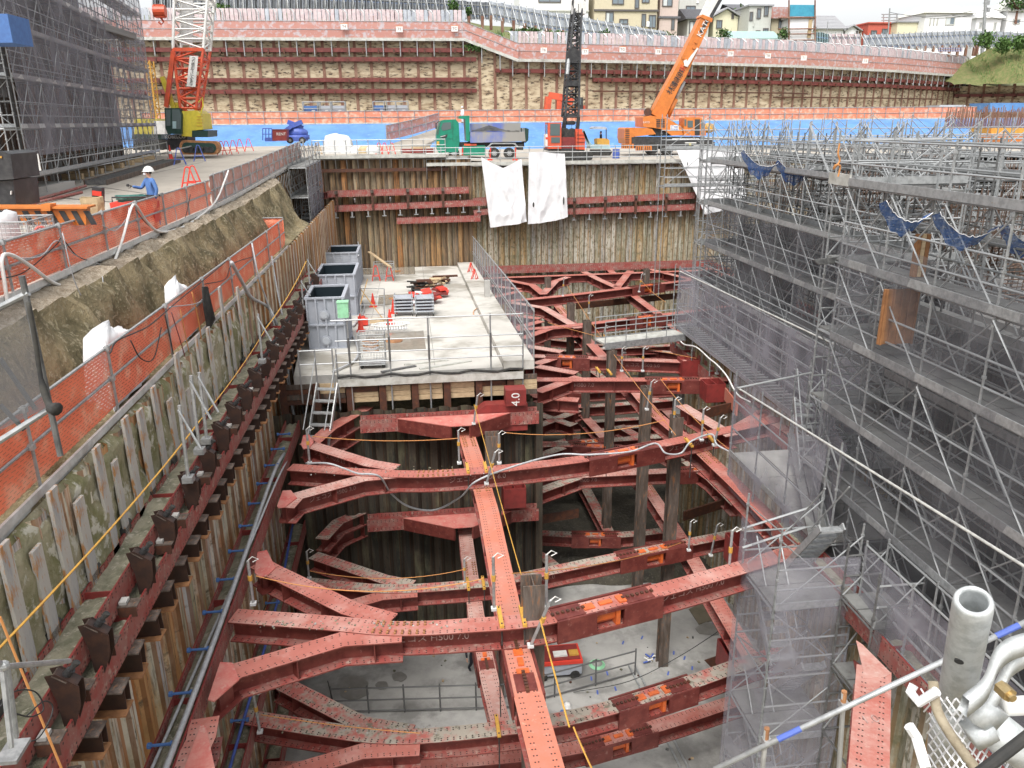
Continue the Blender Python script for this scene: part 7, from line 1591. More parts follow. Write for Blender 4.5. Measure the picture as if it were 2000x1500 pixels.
for k in range(6): g.bar(p+V(rn(.12), rn(.1), .03*k), p+V(rn(.3), rn(.3), .03*k), .05, .04, 'blue_paint' if k % 2 else 'white_paint')
solo('strap_bundle', g, 'bundle of blue and white straps on the pit floor', 'straps')
random.seed(4); g = G()
for x, y in ((1217, 1255), (1254, 1245), (1316, 1275), (1337, 1285), (1277, 1285), (1352, 1305), (1186, 1315), (1155, 1325), (1167, 1352), (1128, 1285), (1415, 1240), (1393, 1218), (1380, 1222), (1085, 1265), (1305, 1315), (1202, 1345)): p = Pz(x, y, FLOOR+.012); g.box(p, (.06, .22, .006), 'blue_paint', Matrix.Rotation(rn(.3)-.3, 3, 'Z'))
o = solo('floor_marks', g, 'scattered blue tape marks on the pit floor', 'marks'); o['kind'] = 'stuff'
t = thing('guard_rail', 'handrail along the step in the pit floor', 'railing', tuple(Pz(1000, 1400, FLOOR))); A, B, C_ = Pz(650, 1395, FLOOR), Pz(1000, 1385, FLOOR), Pz(1240, 1318, FLOOR)
for z in (.1, .55, 1.05): bt('rail', A+V(0, 0, z), B+V(0, 0, z), .028, 'galv_dark', t); bt('rail', B+V(0, 0, z), C_+V(0, 0, z), .028, 'galv_dark', t)
for k in range(6): q = A.lerp(B, k/5); bt('post', q, q+V(0, 0, 1.15), .03, 'galv_dark', t)
for k in range(1, 4): q = B.lerp(C_, k/3); bt('post', q, q+V(0, 0, 1.15), .03, 'galv_dark', t)
def pit(pts, m, label, dz=.014, name='puddle', cat='puddle'):
    g = G(); g.prism([Pz(x, y, FLOOR+.03) for x, y in pts], (0, 0, dz), m); return solo(name, g, label, cat)
mat('wet_dark', (.20, .19, .17), (.25, .24, .22), 2, .3)
pit([(1345, 1190), (1385, 1172), (1420, 1185), (1445, 1215), (1400, 1210), (1365, 1220)], 'mud_water', 'olive puddle of water near the right end of the pit floor')
def blob(x, y, rx, ry, n=14): return [(x+rx*cos(2*pi*k/n)*(1+rn(.16)), y+ry*sin(2*pi*k/n)*(1+rn(.16))) for k in range(n)]
pit(blob(780, 1322, 14, 9), 'wet_dark', 'round dark wet patch on the pit floor, upper right of two'); pit(blob(746, 1339, 13, 9), 'wet_dark', 'round dark wet patch on the pit floor, lower left of two'); pit(blob(1385, 1228, 26, 12), 'wet_dark', 'wet patch edging the olive puddle'); pit(blob(690, 1345, 30, 26), 'wet_dark', 'broad damp area under the left braces')
g = G(); a, b = Pz(1376, 1290, FLOOR+.05), Pz(1440, 1268, FLOOR+.05); g.prism([a, b, b+V(.3, -1.6, 0), a+V(.35, -1.3, 0)], (0, 0, .03), 'rusty_brown'); solo('trench_cover', g, 'dark timbered recess in the pit floor beside the stair tower', 'recess')
for (a, b, lab) in (((1228, 1300), (1330, 1500), 'pale pipe lying on the pit floor, left of two'), ((1240, 1300), (1345, 1500), 'pale pipe lying on the pit floor, right of two')):
    g = G(); g.tube(Pz(*a, FLOOR+.07), Pz(*b, FLOOR+.07), .035, 'galv', 7); solo('pipe', g, lab, 'pipe')
cable([Pz(1120, 1352, FLOOR+.1), Pz(1230, 1330, FLOOR+.6), Pz(1330, 1280, FLOOR+1.4), Pz(1430, 1215, FLOOR+3)], .014, 'rope_dark', 'dark cable slung over the pit floor to the stair tower')
# ================================================================== DECK EDGE, WHITE SHEETS, LEFT SCAFFOLD, ROAD CLUTTER
for (x0, x1, yt, z, n, lab) in ((611, 870, 275, -2.3, 12, 'tube railing on the edge above the brown piles'), (832, 1392, 290, -2.88, 20, 'tube railing on the edge above the pale piles, behind the white sheets')):
    A, B = Py(x0, 300, 57.8), Py(x1, 300, 57.8); A.z = B.z = z; t = thing('guard_rail', lab, 'railing', tuple(A))
    for k in range(n+1): q = A.lerp(B, k/n); bt('post', q+V(0, 0, -.5 if n > 15 else 0), q+V(0, 0, 1.15), .03, 'galv', t)
    for zz in (.35, .72, 1.1): bt('rail', A+V(0, -.03, zz), B+V(0, -.03, zz), .026, 'galv', t)
    g = G(); g.bar(A+V(0, -.25, -.05), B+V(0, -.25, -.05), .5, .06, 'deck_plank'); g.bar(A+V(0, -.5, .02), B+V(0, -.5, .02), .04, .22, 'deck_plank'); part('toe_board', g, t)
    for k in range(0, n+1): q = A.lerp(B, k/n)+V(0, -.45, -.1); bt('bracket', q, q+V(0, .4, -.9), .025, 'galv_dull', t)
def sheet(T, Bm, label, Y=57.1, n=24, marks=(), seam=.45):
    """T, Bm: pixel rows of the top and bottom hems"""
    def interp(P, f):
        s = f*(len(P)-1); i = min(int(s), len(P)-2); q = s-i; return (P[i][0]+(P[i+1][0]-P[i][0])*q, P[i][1]+(P[i+1][1]-P[i][1])*q)
    g = G(); rows = []
    for j in range(49):
        v = j/48; r = []
        for i in range(n*2+1):
            u = i/(n*2); a, b = interp(T, u), interp(Bm, u); x, y = a[0]+(b[0]-a[0])*v, a[1]+(b[1]-a[1])*v
            p = Py(x, y, Y); q = fbm(u*2.2+Y+T[0][0], v*1.1, 0, 1, 3); fold = .25*(1-abs(1.6*fbm(u*1.8+T[0][0], v*.5+q*.4, 3, 1, 2)))+.16*(1-abs(sin(u*6+q*2.5+v*1.6)))*v+.10*(1-abs(sin((u*.7+v*1.4)*7+q*3)))*max(0, v-.55)+.035*fbm(u*7+T[0][0], v*4, 1, 1, 2)
            r.append(p+V(0, -fold, 0))
        rows.append(r)
    g.grid(rows, 'white_cloth'); g.smooth = True; t = thing('white_sheet', label, 'sheet', tuple(Py(*T[0], Y)), None); part('cloth', g, t)
    for (x, y, w, h) in marks: g = G(); g.sphere(Py(x, y, Y-.5), .1, 'rubber', 8, 6, (w, .3, h)); part('hole', g, t)
    return t
sheet([(939, 306), (960, 318), (982, 328), (1003, 318), (1018, 310)], [(957, 444), (985, 440), (1010, 437), (1028, 432)], 'left white sheet hanging from the deck edge')
sheet([(1032, 298), (1055, 296), (1080, 299), (1102, 300)], [(1030, 437), (1055, 435), (1085, 430), (1108, 423)], 'middle white sheet hanging from the deck edge, with a dark hole', marks=[(1042, 400, .7, 1.8), (1101, 392, .6, 3.)])
sheet([(1318, 291), (1360, 290), (1400, 290), (1448, 291)], [(1374, 418), (1392, 414), (1420, 410), (1456, 392)], 'right white sheet hanging behind the scaffold', marks=[(1343, 320, .3, 1.3)])
# covered machine and sacks behind the railing at the left
random.seed(8)
a = deckP(634, 300); b = deckP(686, 300); tarp('rounded white cover over a machine near the stair scaffold', [a, b, b+V(0, 1.8, 0), a+V(0, 1.8, 0)], 1.25, 'plastic_bag', n=6, wob=.05)
for k, (x, m_, lab) in enumerate(((698, 'white_cloth', 'pinkish white sack beside the covered machine'), (712, 'kraft', 'yellowish sack in the row behind the railing'), (728, 'plastic_bag', 'pale sack nearest the blue sheeting'))):
    p = deckP(x, 303); g = G(); g.sphere(p+V(0, .3, .3), .55, m_, 10, 7, (1, .7, .65), zmin=-.5); g.smooth = True; solo('sack', g, lab, 'sack')
aframe(deckP(622, 301), 0, 'wood', 'small brown barrier stand beside the covered machine')
for k, x in enumerate((741, 752, 766)): aframe(deckP(x, 301), 0, 'red_plastic', 'red barrier stand in the row of three before the green truck', .8, group='three red barrier stands before the truck')
for k, (x, lab) in enumerate(((903, 'red pole stand in front of the truck cab'), (957, 'red pole stand at the first rear wheel'), (1006, 'red pole stand behind the rear wheels'))):
    p = deckP(x, 313); g = G(); g.tube(p, p+V(.05, 0, .9), .05, 'red_plastic', 7); g.box(p+V(0, 0, .05), (.35, .35, .1), 'red_plastic'); solo('pole_stand', g, lab, 'pole stand')
g = G(); p = deckP(815, 300); g.box(p+V(0, .5, .2), (2.6, 1., .3), 'red_steel'); g.box(p+V(.3, .5, .42), (1.5, .6, .16), 'kraft'); solo('steel_bundle', g, 'low bundle of red steel behind the railing', 'steel')
# ramp with pinkish fence cutting the blue slope
g = G(); A, B = Py(752, 285, 82), Py(850, 252, 90); g.prism([A, B, B+V(3, 3, 0), A+V(4, 4, 0)], (0, 0, -.4), 'road'); solo('ramp', g, 'earth ramp climbing the blue sheeted slope behind the truck', 'ramp')
fence('safety_fence', 'pinkish mesh fence climbing the ramp behind the truck', [Py(755, 277, 81.5), Py(800, 266, 85), Py(858, 250, 89)], 1.5, .1, [Py(755, 277, 81.5), Py(780, 271, 83.5), Py(805, 265, 85.3), Py(832, 257, 87)], net='pink_mesh', board=False, r=.04)
# orange mesh fence on the bench above the slope
for (xa, xb, ya, yb, lab) in ((-28, 3.5, 0, 0, 'orange mesh fence on the bench, left of the green truck'), (3.5, 33, 0, 0, 'orange mesh fence on the bench behind the cranes'), (33, 68, 0, 0, 'orange mesh fence on the bench behind the right scaffold')):
    P = [V(xa, 93.3, -.25), V((xa+xb)/2, 93.4, -.25), V(xb, 93.3, -.25)]
    fence('safety_fence', lab, P, 1.35, .05, [V(xa+i*1.8, 93.3, -.25) for i in range(int((xb-xa)/1.8))], net='far_orange_mesh', board=True, rails=(0, .5), r=.035, boardm='deck_plank')
# cages and containers on the bench
for i, (x, w, lab) in enumerate(((608, 1.8, 'grey cage holding blue items below the tall wall'), (634, 1.5, 'second grey cage below the tall wall'), (660, 1.6, 'third grey cage with a white label'), (742, 1.5, 'grey cage right of the gap'), (762, 1.3, 'pale framed cage beside it'), (785, 1.4, 'rightmost grey cage below the tall wall'))):
    p = Py(x, 214, 94.5); p.z = -.2; t = thing('crate', lab, 'crate', tuple(p)); g = G(); s_ = w/2
    for dx in (-s_, s_):
        for dy in (0, 1.1): g.tube(p+V(dx, dy, 0), p+V(dx, dy, 2.3), .06, 'galv_dull', 5)
    for z in (1.0, 1.6, 2.3): g.path([p+V(-s_, 0, z), p+V(s_, 0, z), p+V(s_, 1.1, z), p+V(-s_, 1.1, z)], .05, 'galv_dull', 5, closed=True)
    part('frame', g, t, kind='stuff'); g = G(); g.box(p+V(0, .6, 1.45), (w*.9, .9, .9), 'tank_grey' if i % 3 else 'cloth_blue'); g.box(p+V(.2, .1, 1.3), (.35, .03, .3), 'white_paint'); part('contents', g, t, kind='stuff')
g = G(); rect(g, 1835, 205, 1886, 226, 112, 3, 'steel_panel'); rect(g, 1851, 208, 1866, 219, 111.9, .1, 'white_paint'); solo('container', g, 'grey container at the foot of the right far wall', 'container')
g = G(); rect(g, 1934, 201, 2010, 219, 100, 4, 'blue_sheet'); solo('covered_stack', g, 'stack under blue sheeting at the far right edge', 'stack')
g = G(); rect(g, 1762, 213, 1788, 220, 95, 1.5, 'orange_paint'); solo('orange_box', g, 'low orange box on the bench behind the right fence', 'box')
g = G(); rect(g, 1790, 215, 1812, 222, 95, 1.5, 'cloth_blue'); solo('blue_bundle', g, 'dull blue bundle next to the low orange box', 'bundle')
g = G(); rect(g, 1936, 250, 2005, 261, 62, 2.5, 'amber'); rect(g, 1950, 262, 2005, 283, 60, 2.5, 'orange_paint'); solo('orange_stack', g, 'stack of orange boxes on the deck at the right edge', 'stack')
g = G(); random.seed(2)
for k in range(85):
    p = Py(1845+k*2.1, 240, 47+rn(.8)); g.tube(V(p.x, p.y, -.7), V(p.x+rn(.05), p.y, .45+rn(.2)), .03, 'rust_post', 4)
o = solo('rebar_row', g, 'row of upright rusty bars before the orange fence at the right', 'rebar')
# ------------------------------------------------------------------ stair scaffold at the far end of the road fence
t = scaffold('stair scaffold in the corner between the road and the brown piles', (-7.0, 49), (-7.0, 57), (1, 0), -11, -1.2, [-9.6, -7.8, -6., -4.2, -2.5], 2.0, 1.0, net='grey_net', netz=(-11, -2.4), netside=1)
stair('steep ladder stair in the corner scaffold, upper flight', (-6.5, 51, -6), (-6.5, 53, -4.2), .6, 8); stair('steep ladder stair in the corner scaffold, lower flight', (-6.5, 53, -7.8), (-6.5, 51, -6), .6, 8)
t = thing('walkway_brackets', 'raking tubes under the far stretch of the road fence', 'brackets', (-7, 38, -3.5))
for i in range(16): y = 38+i*1.1; bt('strut_tube', V(-6.9, y, zr(y)-.1), V(-7.3, y, zr(y)-1.6), .03, 'galv_dull', t); bt('strut_tube', V(-7.3, y, zr(y)-.1), V(-6.9, y+.4, zr(y)-1.5), .025, 'galv_dull', t)
piles('sheet_pile_wall', (-7.25, 37), (-7.25, 58), -12, -2.8, 'piles_brown', 'rusty sheet piles under the far end of the road')
# ------------------------------------------------------------------ left scaffold with its building
net_mat('dark_net2', (.22, .21, .24), .45, weave=.5)
t = scaffold('large netted scaffold along the left side of the road', (-14.9, 34.5), (-18.6, 65), (-1, -.1), -2.7, 11.5, [-2.0+1.85*k for k in range(7)], 1.85, .95, net='dark_net2', netz=(-1.2, 11.5), m='galv_dull')
scaffold('end face of the large left scaffold, square to the road', (-26, 34.3), (-15, 34.3), (0, -1), -2.9, 9.2, [-2.0+1.85*k for k in range(6)], 1.85, .95, net='dark_net', netz=(1, 9.2), m='galv_dull')
t = thing('concrete_building', 'concrete frame with brown formwork behind the large left scaffold', 'building', (-20, 45, -2.9))
bb('column', (-17.6, 33.6, .5), (.95, .9, 6.8), 'concrete', t); bb('column', (-19.6, 36.5, .5), (1., 1., 6.8), 'form_concrete', t)
mat('plywood_dark', (.20, .10, .05), (.13, .07, .04), 3, .8); g = G(); random.seed(6)
A, B = V(-16.6, 36, 0), V(-18.9, 58, 0)
for k in range(60): q = A.lerp(B, k/60); q2 = A.lerp(B, (k+.8)/60); g.bar(q+V(0, 0, 1.0), q2+V(0, 0, 1.0), .1, 7.6, random.choice(['old_column', 'rusty_brown', 'old_column', 'plywood_dark', 'form_concrete']))
part('formwork', g, t)
g = G(); g.bar(A+V(-1.5, 0, 5), B+V(-1.5, 0, 5), .3, 9, 'form_concrete'); part('wall', g, t)
bb('slab', (-20.5, 46, 5.3), (7, 24, .35), 'form_concrete', t); bb('ground_beam', (-17.2, 37, -2.7), (4, 5, .5), 'concrete', t)
g = G(); g.box(Py(5, 60, 32)+V(-.5, 0, 0), (2.2, 1.6, .9), 'cloth_blue'); solo('blue_bundle', g, 'blue covered bundle high on the left scaffold', 'bundle')
# rebar grid mat, timber baulks and cribbing beside the scaffold
g = G(); a, b = deckP(185, 362), deckP(335, 318)
for k in range(60): q = a.lerp(b, k/60); g.bar(q+V(-.4, 0, .12), q+V(.5, .1, .12), .05, .2, 'galv_dark')
g.bar(a+V(.55, 0, .12), b+V(.55, 0, .12), .06, .24, 'old_column'); g.bar(a+V(-.45, 0, .12), b+V(-.45, 0, .12), .06, .24, 'old_column'); solo('steel_grating', g, 'long dark steel grating lying beside the left scaffold', 'grating')
for k in range(8):
    q = deckP(185+k*19, 350-k*5.5); g = G(); g.box(q+V(-1.2, 0, .15), (1.3, .35, .28), 'wood', Matrix.Rotation(rn(.15), 3, 'Z')); g.tube(q+V(-1.3, 0, .25), q+V(-1.3, 0, .6), .03, 'galv', 6); solo('timber_sole', g, 'timber sole block under the feet of the left scaffold', 'timber', 'sole blocks under the left scaffold')
for i, (a, b, lab) in enumerate((((28, 405), (168, 365), 'dusty red pipe lying on the road, upper'), ((28, 398), (145, 360), 'dusty red pipe beside the scaffold foot, rear'), ((0, 415), (160, 378), 'dusty red pipe on the road, nearest'))):
    g = G(); g.tube(deckP(*a)+V(0, 0, .05), deckP(*b)+V(0, 0, .05), .06, 'red_holes', 7); solo('pipe', g, lab, 'pipe')
for i, (a, b) in enumerate((((150, 372), (400, 316)), ((200, 366), (330, 385)), ((30, 408), (200, 360)), ((100, 385), (260, 398)))):
    g = G(); g.bar(deckP(*a)+V(0, 0, .006), deckP(*b)+V(0, 0, .006), .05, .012, 'concrete_dark'); solo('road_joint', g, 'narrow dark joint line in the road plates, %s' % ('longest, towards the crane', 'short cross joint by the worker', 'left one near the pipes', 'cross joint behind the cable reel')[i], 'joint')
t = thing('safety_fence', 'low tube railing before the left scaffold with a white board', 'railing', tuple(deckP(80, 400))); a, b = deckP(60, 372), deckP(330, 312)
for z in (.5, 1.1): bt('rail', a+V(0, 0, z), b+V(0, 0, z), .03, 'galv', t)
for k in range(9): q = a.lerp(b, k/8); bt('post', q, q+V(0, 0, 1.15), .028, 'galv', t)
g = G(); p = Py(58, 317, 33.4); g.box(p, (.72, .04, .62), 'white_paint'); part('white_board', g, t)
# black machine at the left edge
t = thing('generator', 'black machine with a sloping hood at the left edge', 'generator', tuple(Py(0, 410, 19))); g = G(); pp(g, [(-60, 300), (6, 296), (20, 301), (27, 350), (-60, 356)], 19, 1.3, 'black_paint'); part('hood', g, t)
g = G(); pp(g, [(-60, 357), (26, 352), (32, 405), (-60, 420)], 19.1, 1.2, 'black_paint'); rect(g, 20, 373, 22, 380, 19.05, .1, 'white_paint'); rect(g, 0, 305, 3, 309, 18.97, .1, 'amber'); part('base', g, t)
# orange striped barrier beam
t = thing('barrier_beam', 'orange steel beam with black diagonal stripes behind the near fence', 'barrier', tuple(Py(80, 440, 18.2))); Y = 18.2
g = G(); rect(g, -40, 407, 168, 440, Y, .25, 'orange_paint'); rect(g, -40, 404, 170, 408, Y-.1, .5, 'orange_paint'); rect(g, 80, 399, 98, 412, Y-.15, .3, 'orange_paint'); part('beam', g, t)
g = G()
for k in range(9): x = -30+k*24; pp(g, [(x, 412), (x+11, 412), (x+27, 439), (x+16, 439)], Y-.02, .04, 'black_paint')
part('stripes', g, t)
# paper bag, reel of cable on a red generator, box of tools
g = G(); rows = []; c = Px(185, 425, -7.9)-V(0, 0, .62); random.seed(12)
for j in range(9):
    z = j/8; rows.append([c+V(.24*cos(2*pi*i/14)*(1+.1*z)+rn(.02), .2*sin(2*pi*i/14)+rn(.02), .10+z*1.02+rn(.02)) for i in range(14)])
g.grid(rows, 'kraft', close=True); solo('paper_bag', g, 'tall crumpled kraft paper bag behind the near fence', 'bag')
g = G(); c = Px(192, 385, -7.95); g.box(c, (.24, .2, .5), 'black_paint', Matrix.Rotation(.15, 3, 'Y')); g.box(c+V(.02, -.11, .1), (.22, .02, .12), 'red_plastic', Matrix.Rotation(.15, 3, 'Y')); g.box(c+V(-.2, 0, -.1), (.25, .2, .16), 'blue_paint'); solo('tool_case', g, 'black case with a red label standing in the paper bag', 'case')
t = thing('generator', 'red generator with a cable reel on top behind the near fence', 'generator', tuple(Px(250, 420, -7.9))); g = G(); c = Px(266, 413, -7.75); g.box(c, (1.15, .6, .55), 'red_plastic'); g.box(c+V(-.2, -.31, -.05), (.6, .02, .3), 'black_paint'); part('housing', g, t)
g = G(); g.path([c+V(-.5, -.28, .3), c+V(-.5, -.28, .42), c+V(.5, -.28, .42), c+V(.5, -.28, .3)], .02, 'black_paint', 6); part('handle', g, t)
mat('cable_green', (.03, .13, .11), (.08, .2, .17), 8, .5); g = G(); c = Px(256, 388, -7.85); random.seed(1)
for k in range(26):
    r_ = .36+rn(.05); zz = rn(.09); tl = (rn(.12), rn(.12)); g.path([c+V(r_*cos(a*pi/10), r_*.7*sin(a*pi/10), zz+tl[0]*cos(a*pi/10)*.3+tl[1]*sin(a*pi/10)*.2) for a in range(20)], .013, 'cable_green', 5, closed=True)
solo('cable_coil', g, 'thick coil of dark green cable on the red generator', 'cable coil')
# cage of white bulk bags
p = Pz(-30, 560, -2.85); p = Px(5, 470, -8.3); p = V(-9.4, 16.7, -2.9)
mesh_cage(p, 1.95, 1.2, 1.1, 'wire mesh cage full of white bulk bags behind the near fence', 'galv', step=.08)
for k, (dx, lab) in enumerate(((.35, 'crumpled white bulk bag in the wire cage, left'), (1.05-.1, 'crumpled white bulk bag in the wire cage, right'))):
    g = G(); rows = []; c = p+V(dx+.2, .6, 0)
    for j in range(8): z = j/7; rows.append([c+V((.33+rn(.02))*cos(2*pi*i/14), (.45+rn(.03))*sin(2*pi*i/14), .06+z*1.12+rn(.05)*(j > 4)) for i in range(14)])
    rows.append([c+V(.15*cos(2*pi*i/14)+rn(.04), .2*sin(2*pi*i/14), 1.26+rn(.07)) for i in range(14)]); g.grid(rows, 'white_cloth', close=True); g.smooth = True; solo('bulk_bag', g, lab, 'bag')
aframe(V(-7.6, 17.6, -2.9), .4, 'red_plastic', 'red barrier stand behind the fence beside the bulk bags', .9)
for x, y, m_, lab in ((352, 322, 'blue_paint', 'blue barrier stand nearest the scaffold end'), (390, 315, 'blue_paint', 'blue barrier stand before the crane track'), (434, 303, 'red_plastic', 'red barrier stand at the crane track'), (444, 302, 'red_plastic', 'red barrier stand right of the crane track'), (457, 300, 'red_plastic', 'red barrier stand, third in the far row'), (470, 297, 'red_plastic', 'red barrier stand, fourth in the far row'), (487, 295, 'red_plastic', 'red barrier stand, last in the far row'), (371, 372, 'red_plastic', 'red barrier stand just behind the fence right of the blue clad worker'), (381, 369, 'red_plastic', 'second red barrier stand right of the blue clad worker')):
    aframe(deckP(x, y), .2, m_, lab, 1.0, .7)
g = G(); g.tube(deckP(345, 322)+V(0, 0, .9), deckP(420, 300)+V(0, 0, .9), .035, 'galv', 6); solo('barrier_pipe', g, 'pipe resting on the blue barrier stands', 'pipe')
# ================================================================== STEEL HOARDINGS, HOUSES, TREES ABOVE THE PIT
def hoarding(P0, P1, z0, z1, n, label, m='steel_panel', stays=True, posts=True):
    """P0, P1: pixel ends (x, ytop, ybottom) with depth"""
    (xa, ta, ba, Ya), (xb, tb, bb_, Yb) = P0, P1; t = thing('hoarding', label, 'hoarding', tuple(Py(xa, ba, Ya)))
    A, B = Py(xa, ba, Ya), Py(xb, bb_, Yb); TA, TB = Py(xa, ta, Ya), Py(xb, tb, Yb)
    g = G()
    for k in range(n):
        f0, f1 = (k+.03)/n, (k+.97)/n; jit = rn(.06); p, q, r_, s_ = A.lerp(B, f0), A.lerp(B, f1), TB.copy(), TA.copy(); tp, tq = TA.lerp(TB, f0)+V(0, 0, jit), TA.lerp(TB, f1)+V(0, 0, jit)
        g.face([p, q, tq, tp], m if k % 7 else 'pale_panel2'); g.prism([p, q, tq, tp], (0, .06, 0), m if (k*5) % 9 else 'pale_panel2')
        for ff in (.33, .66):
            a, b = A.lerp(B, f0+(f1-f0)*ff), TA.lerp(TB, f0+(f1-f0)*ff); g.bar(a+V(0, -.03, 0), b+V(0, -.03, jit), .06, .05, m, up=(0, 1, 0))
        a = A.lerp(B, (f0+f1)/2); b = TA.lerp(TB, (f0+f1)/2)
        for zf in (.2, .72): 
            for dx in (-.12, 0, .12): g.box(a.lerp(b, zf)+V(dx, -.035, 0), (.07, .02, .12), 'cloth_blue')
    part('panels', g, t)
    if stays:
        g = G()
        for k in range(0, n+1, 2):
            a, b = A.lerp(B, k/n), TA.lerp(TB, k/n); g.tube(a+V(0, -.15, -.2), b+V(0, -.15, .2), .06, 'galv', 5); g.tube(b+V(0, -.15, 0), a+V(.5, -1.8, -.3), .045, 'galv', 5)
        for f in (.3, .8): g.tube(A.lerp(TA, f)+V(0, -.12, 0), B.lerp(TB, f)+V(0, -.12, 0), .045, 'galv', 5)
        part('stays', g, t, kind='stuff')
    if posts:
        g = G()
        for k in range(0, n, 3): a = A.lerp(B, (k+.5)/n); g.hbeam([a+V(0, -.1, -1.3), a+V(0, -.1, .4)], .35, .3, .05, .05, 'rust_post', 'rust_post', 'rust_post', up=(0, -1, 0), holes=False)
        part('base_posts', g, t, kind='stuff')
    return t
mat('pale_panel2', (.55, .59, .63), (.48, .52, .56), 3, .4, .1)
random.seed(31)
hoarding((298, -30, 40, 107), (560, -22, 38, 107), 0, 0, 30, 'steel panel hoarding behind the red and white boom, left part')
hoarding((560, -20, 38, 107), (955, 5, 38, 107), 0, 0, 44, 'long steel panel hoarding above the tall wall')
hoarding((955, 2, 36, 109), (1070, 22, 62, 112), 0, 0, 16, 'steel panel hoarding stepping down above the greenery')
hoarding((1070, 22, 62, 112), (1300, 62, 84, 118), 0, 0, 30, 'steel panel hoarding sloping down below the beige houses')
hoarding((1380, 80, 88, 118), (1592, 80, 92, 119), 0, 0, 26, 'low steel panel hoarding below the teal roofed shed', stays=False, posts=False)
hoarding((1594, 62, 98, 122), (1618, 66, 98, 122), 0, 0, 5, 'teal hoarding panels beside the blue clad house', m='steel_panel_teal', stays=False, posts=False)
hoarding((1618, 66, 96, 122), (1680, 66, 96, 123), 0, 0, 10, 'brownish hoarding panels right of the teal ones', m='pale_panel', posts=False)
hoarding((1686, 68, 98, 123), (1905, 60, 92, 126), 0, 0, 40, 'long steel panel hoarding below the white houses')
hoarding((1905, 60, 92, 126), (2040, 66, 95, 124), 0, 0, 20, 'steel panel hoarding above the grassy bank')
hoarding((1832, 92, 101, 121), (1880, 93, 101, 121), 0, 0, 10, 'short pinkish hoarding at the end of the curving walkway', m='pale_panel', stays=False, posts=False)
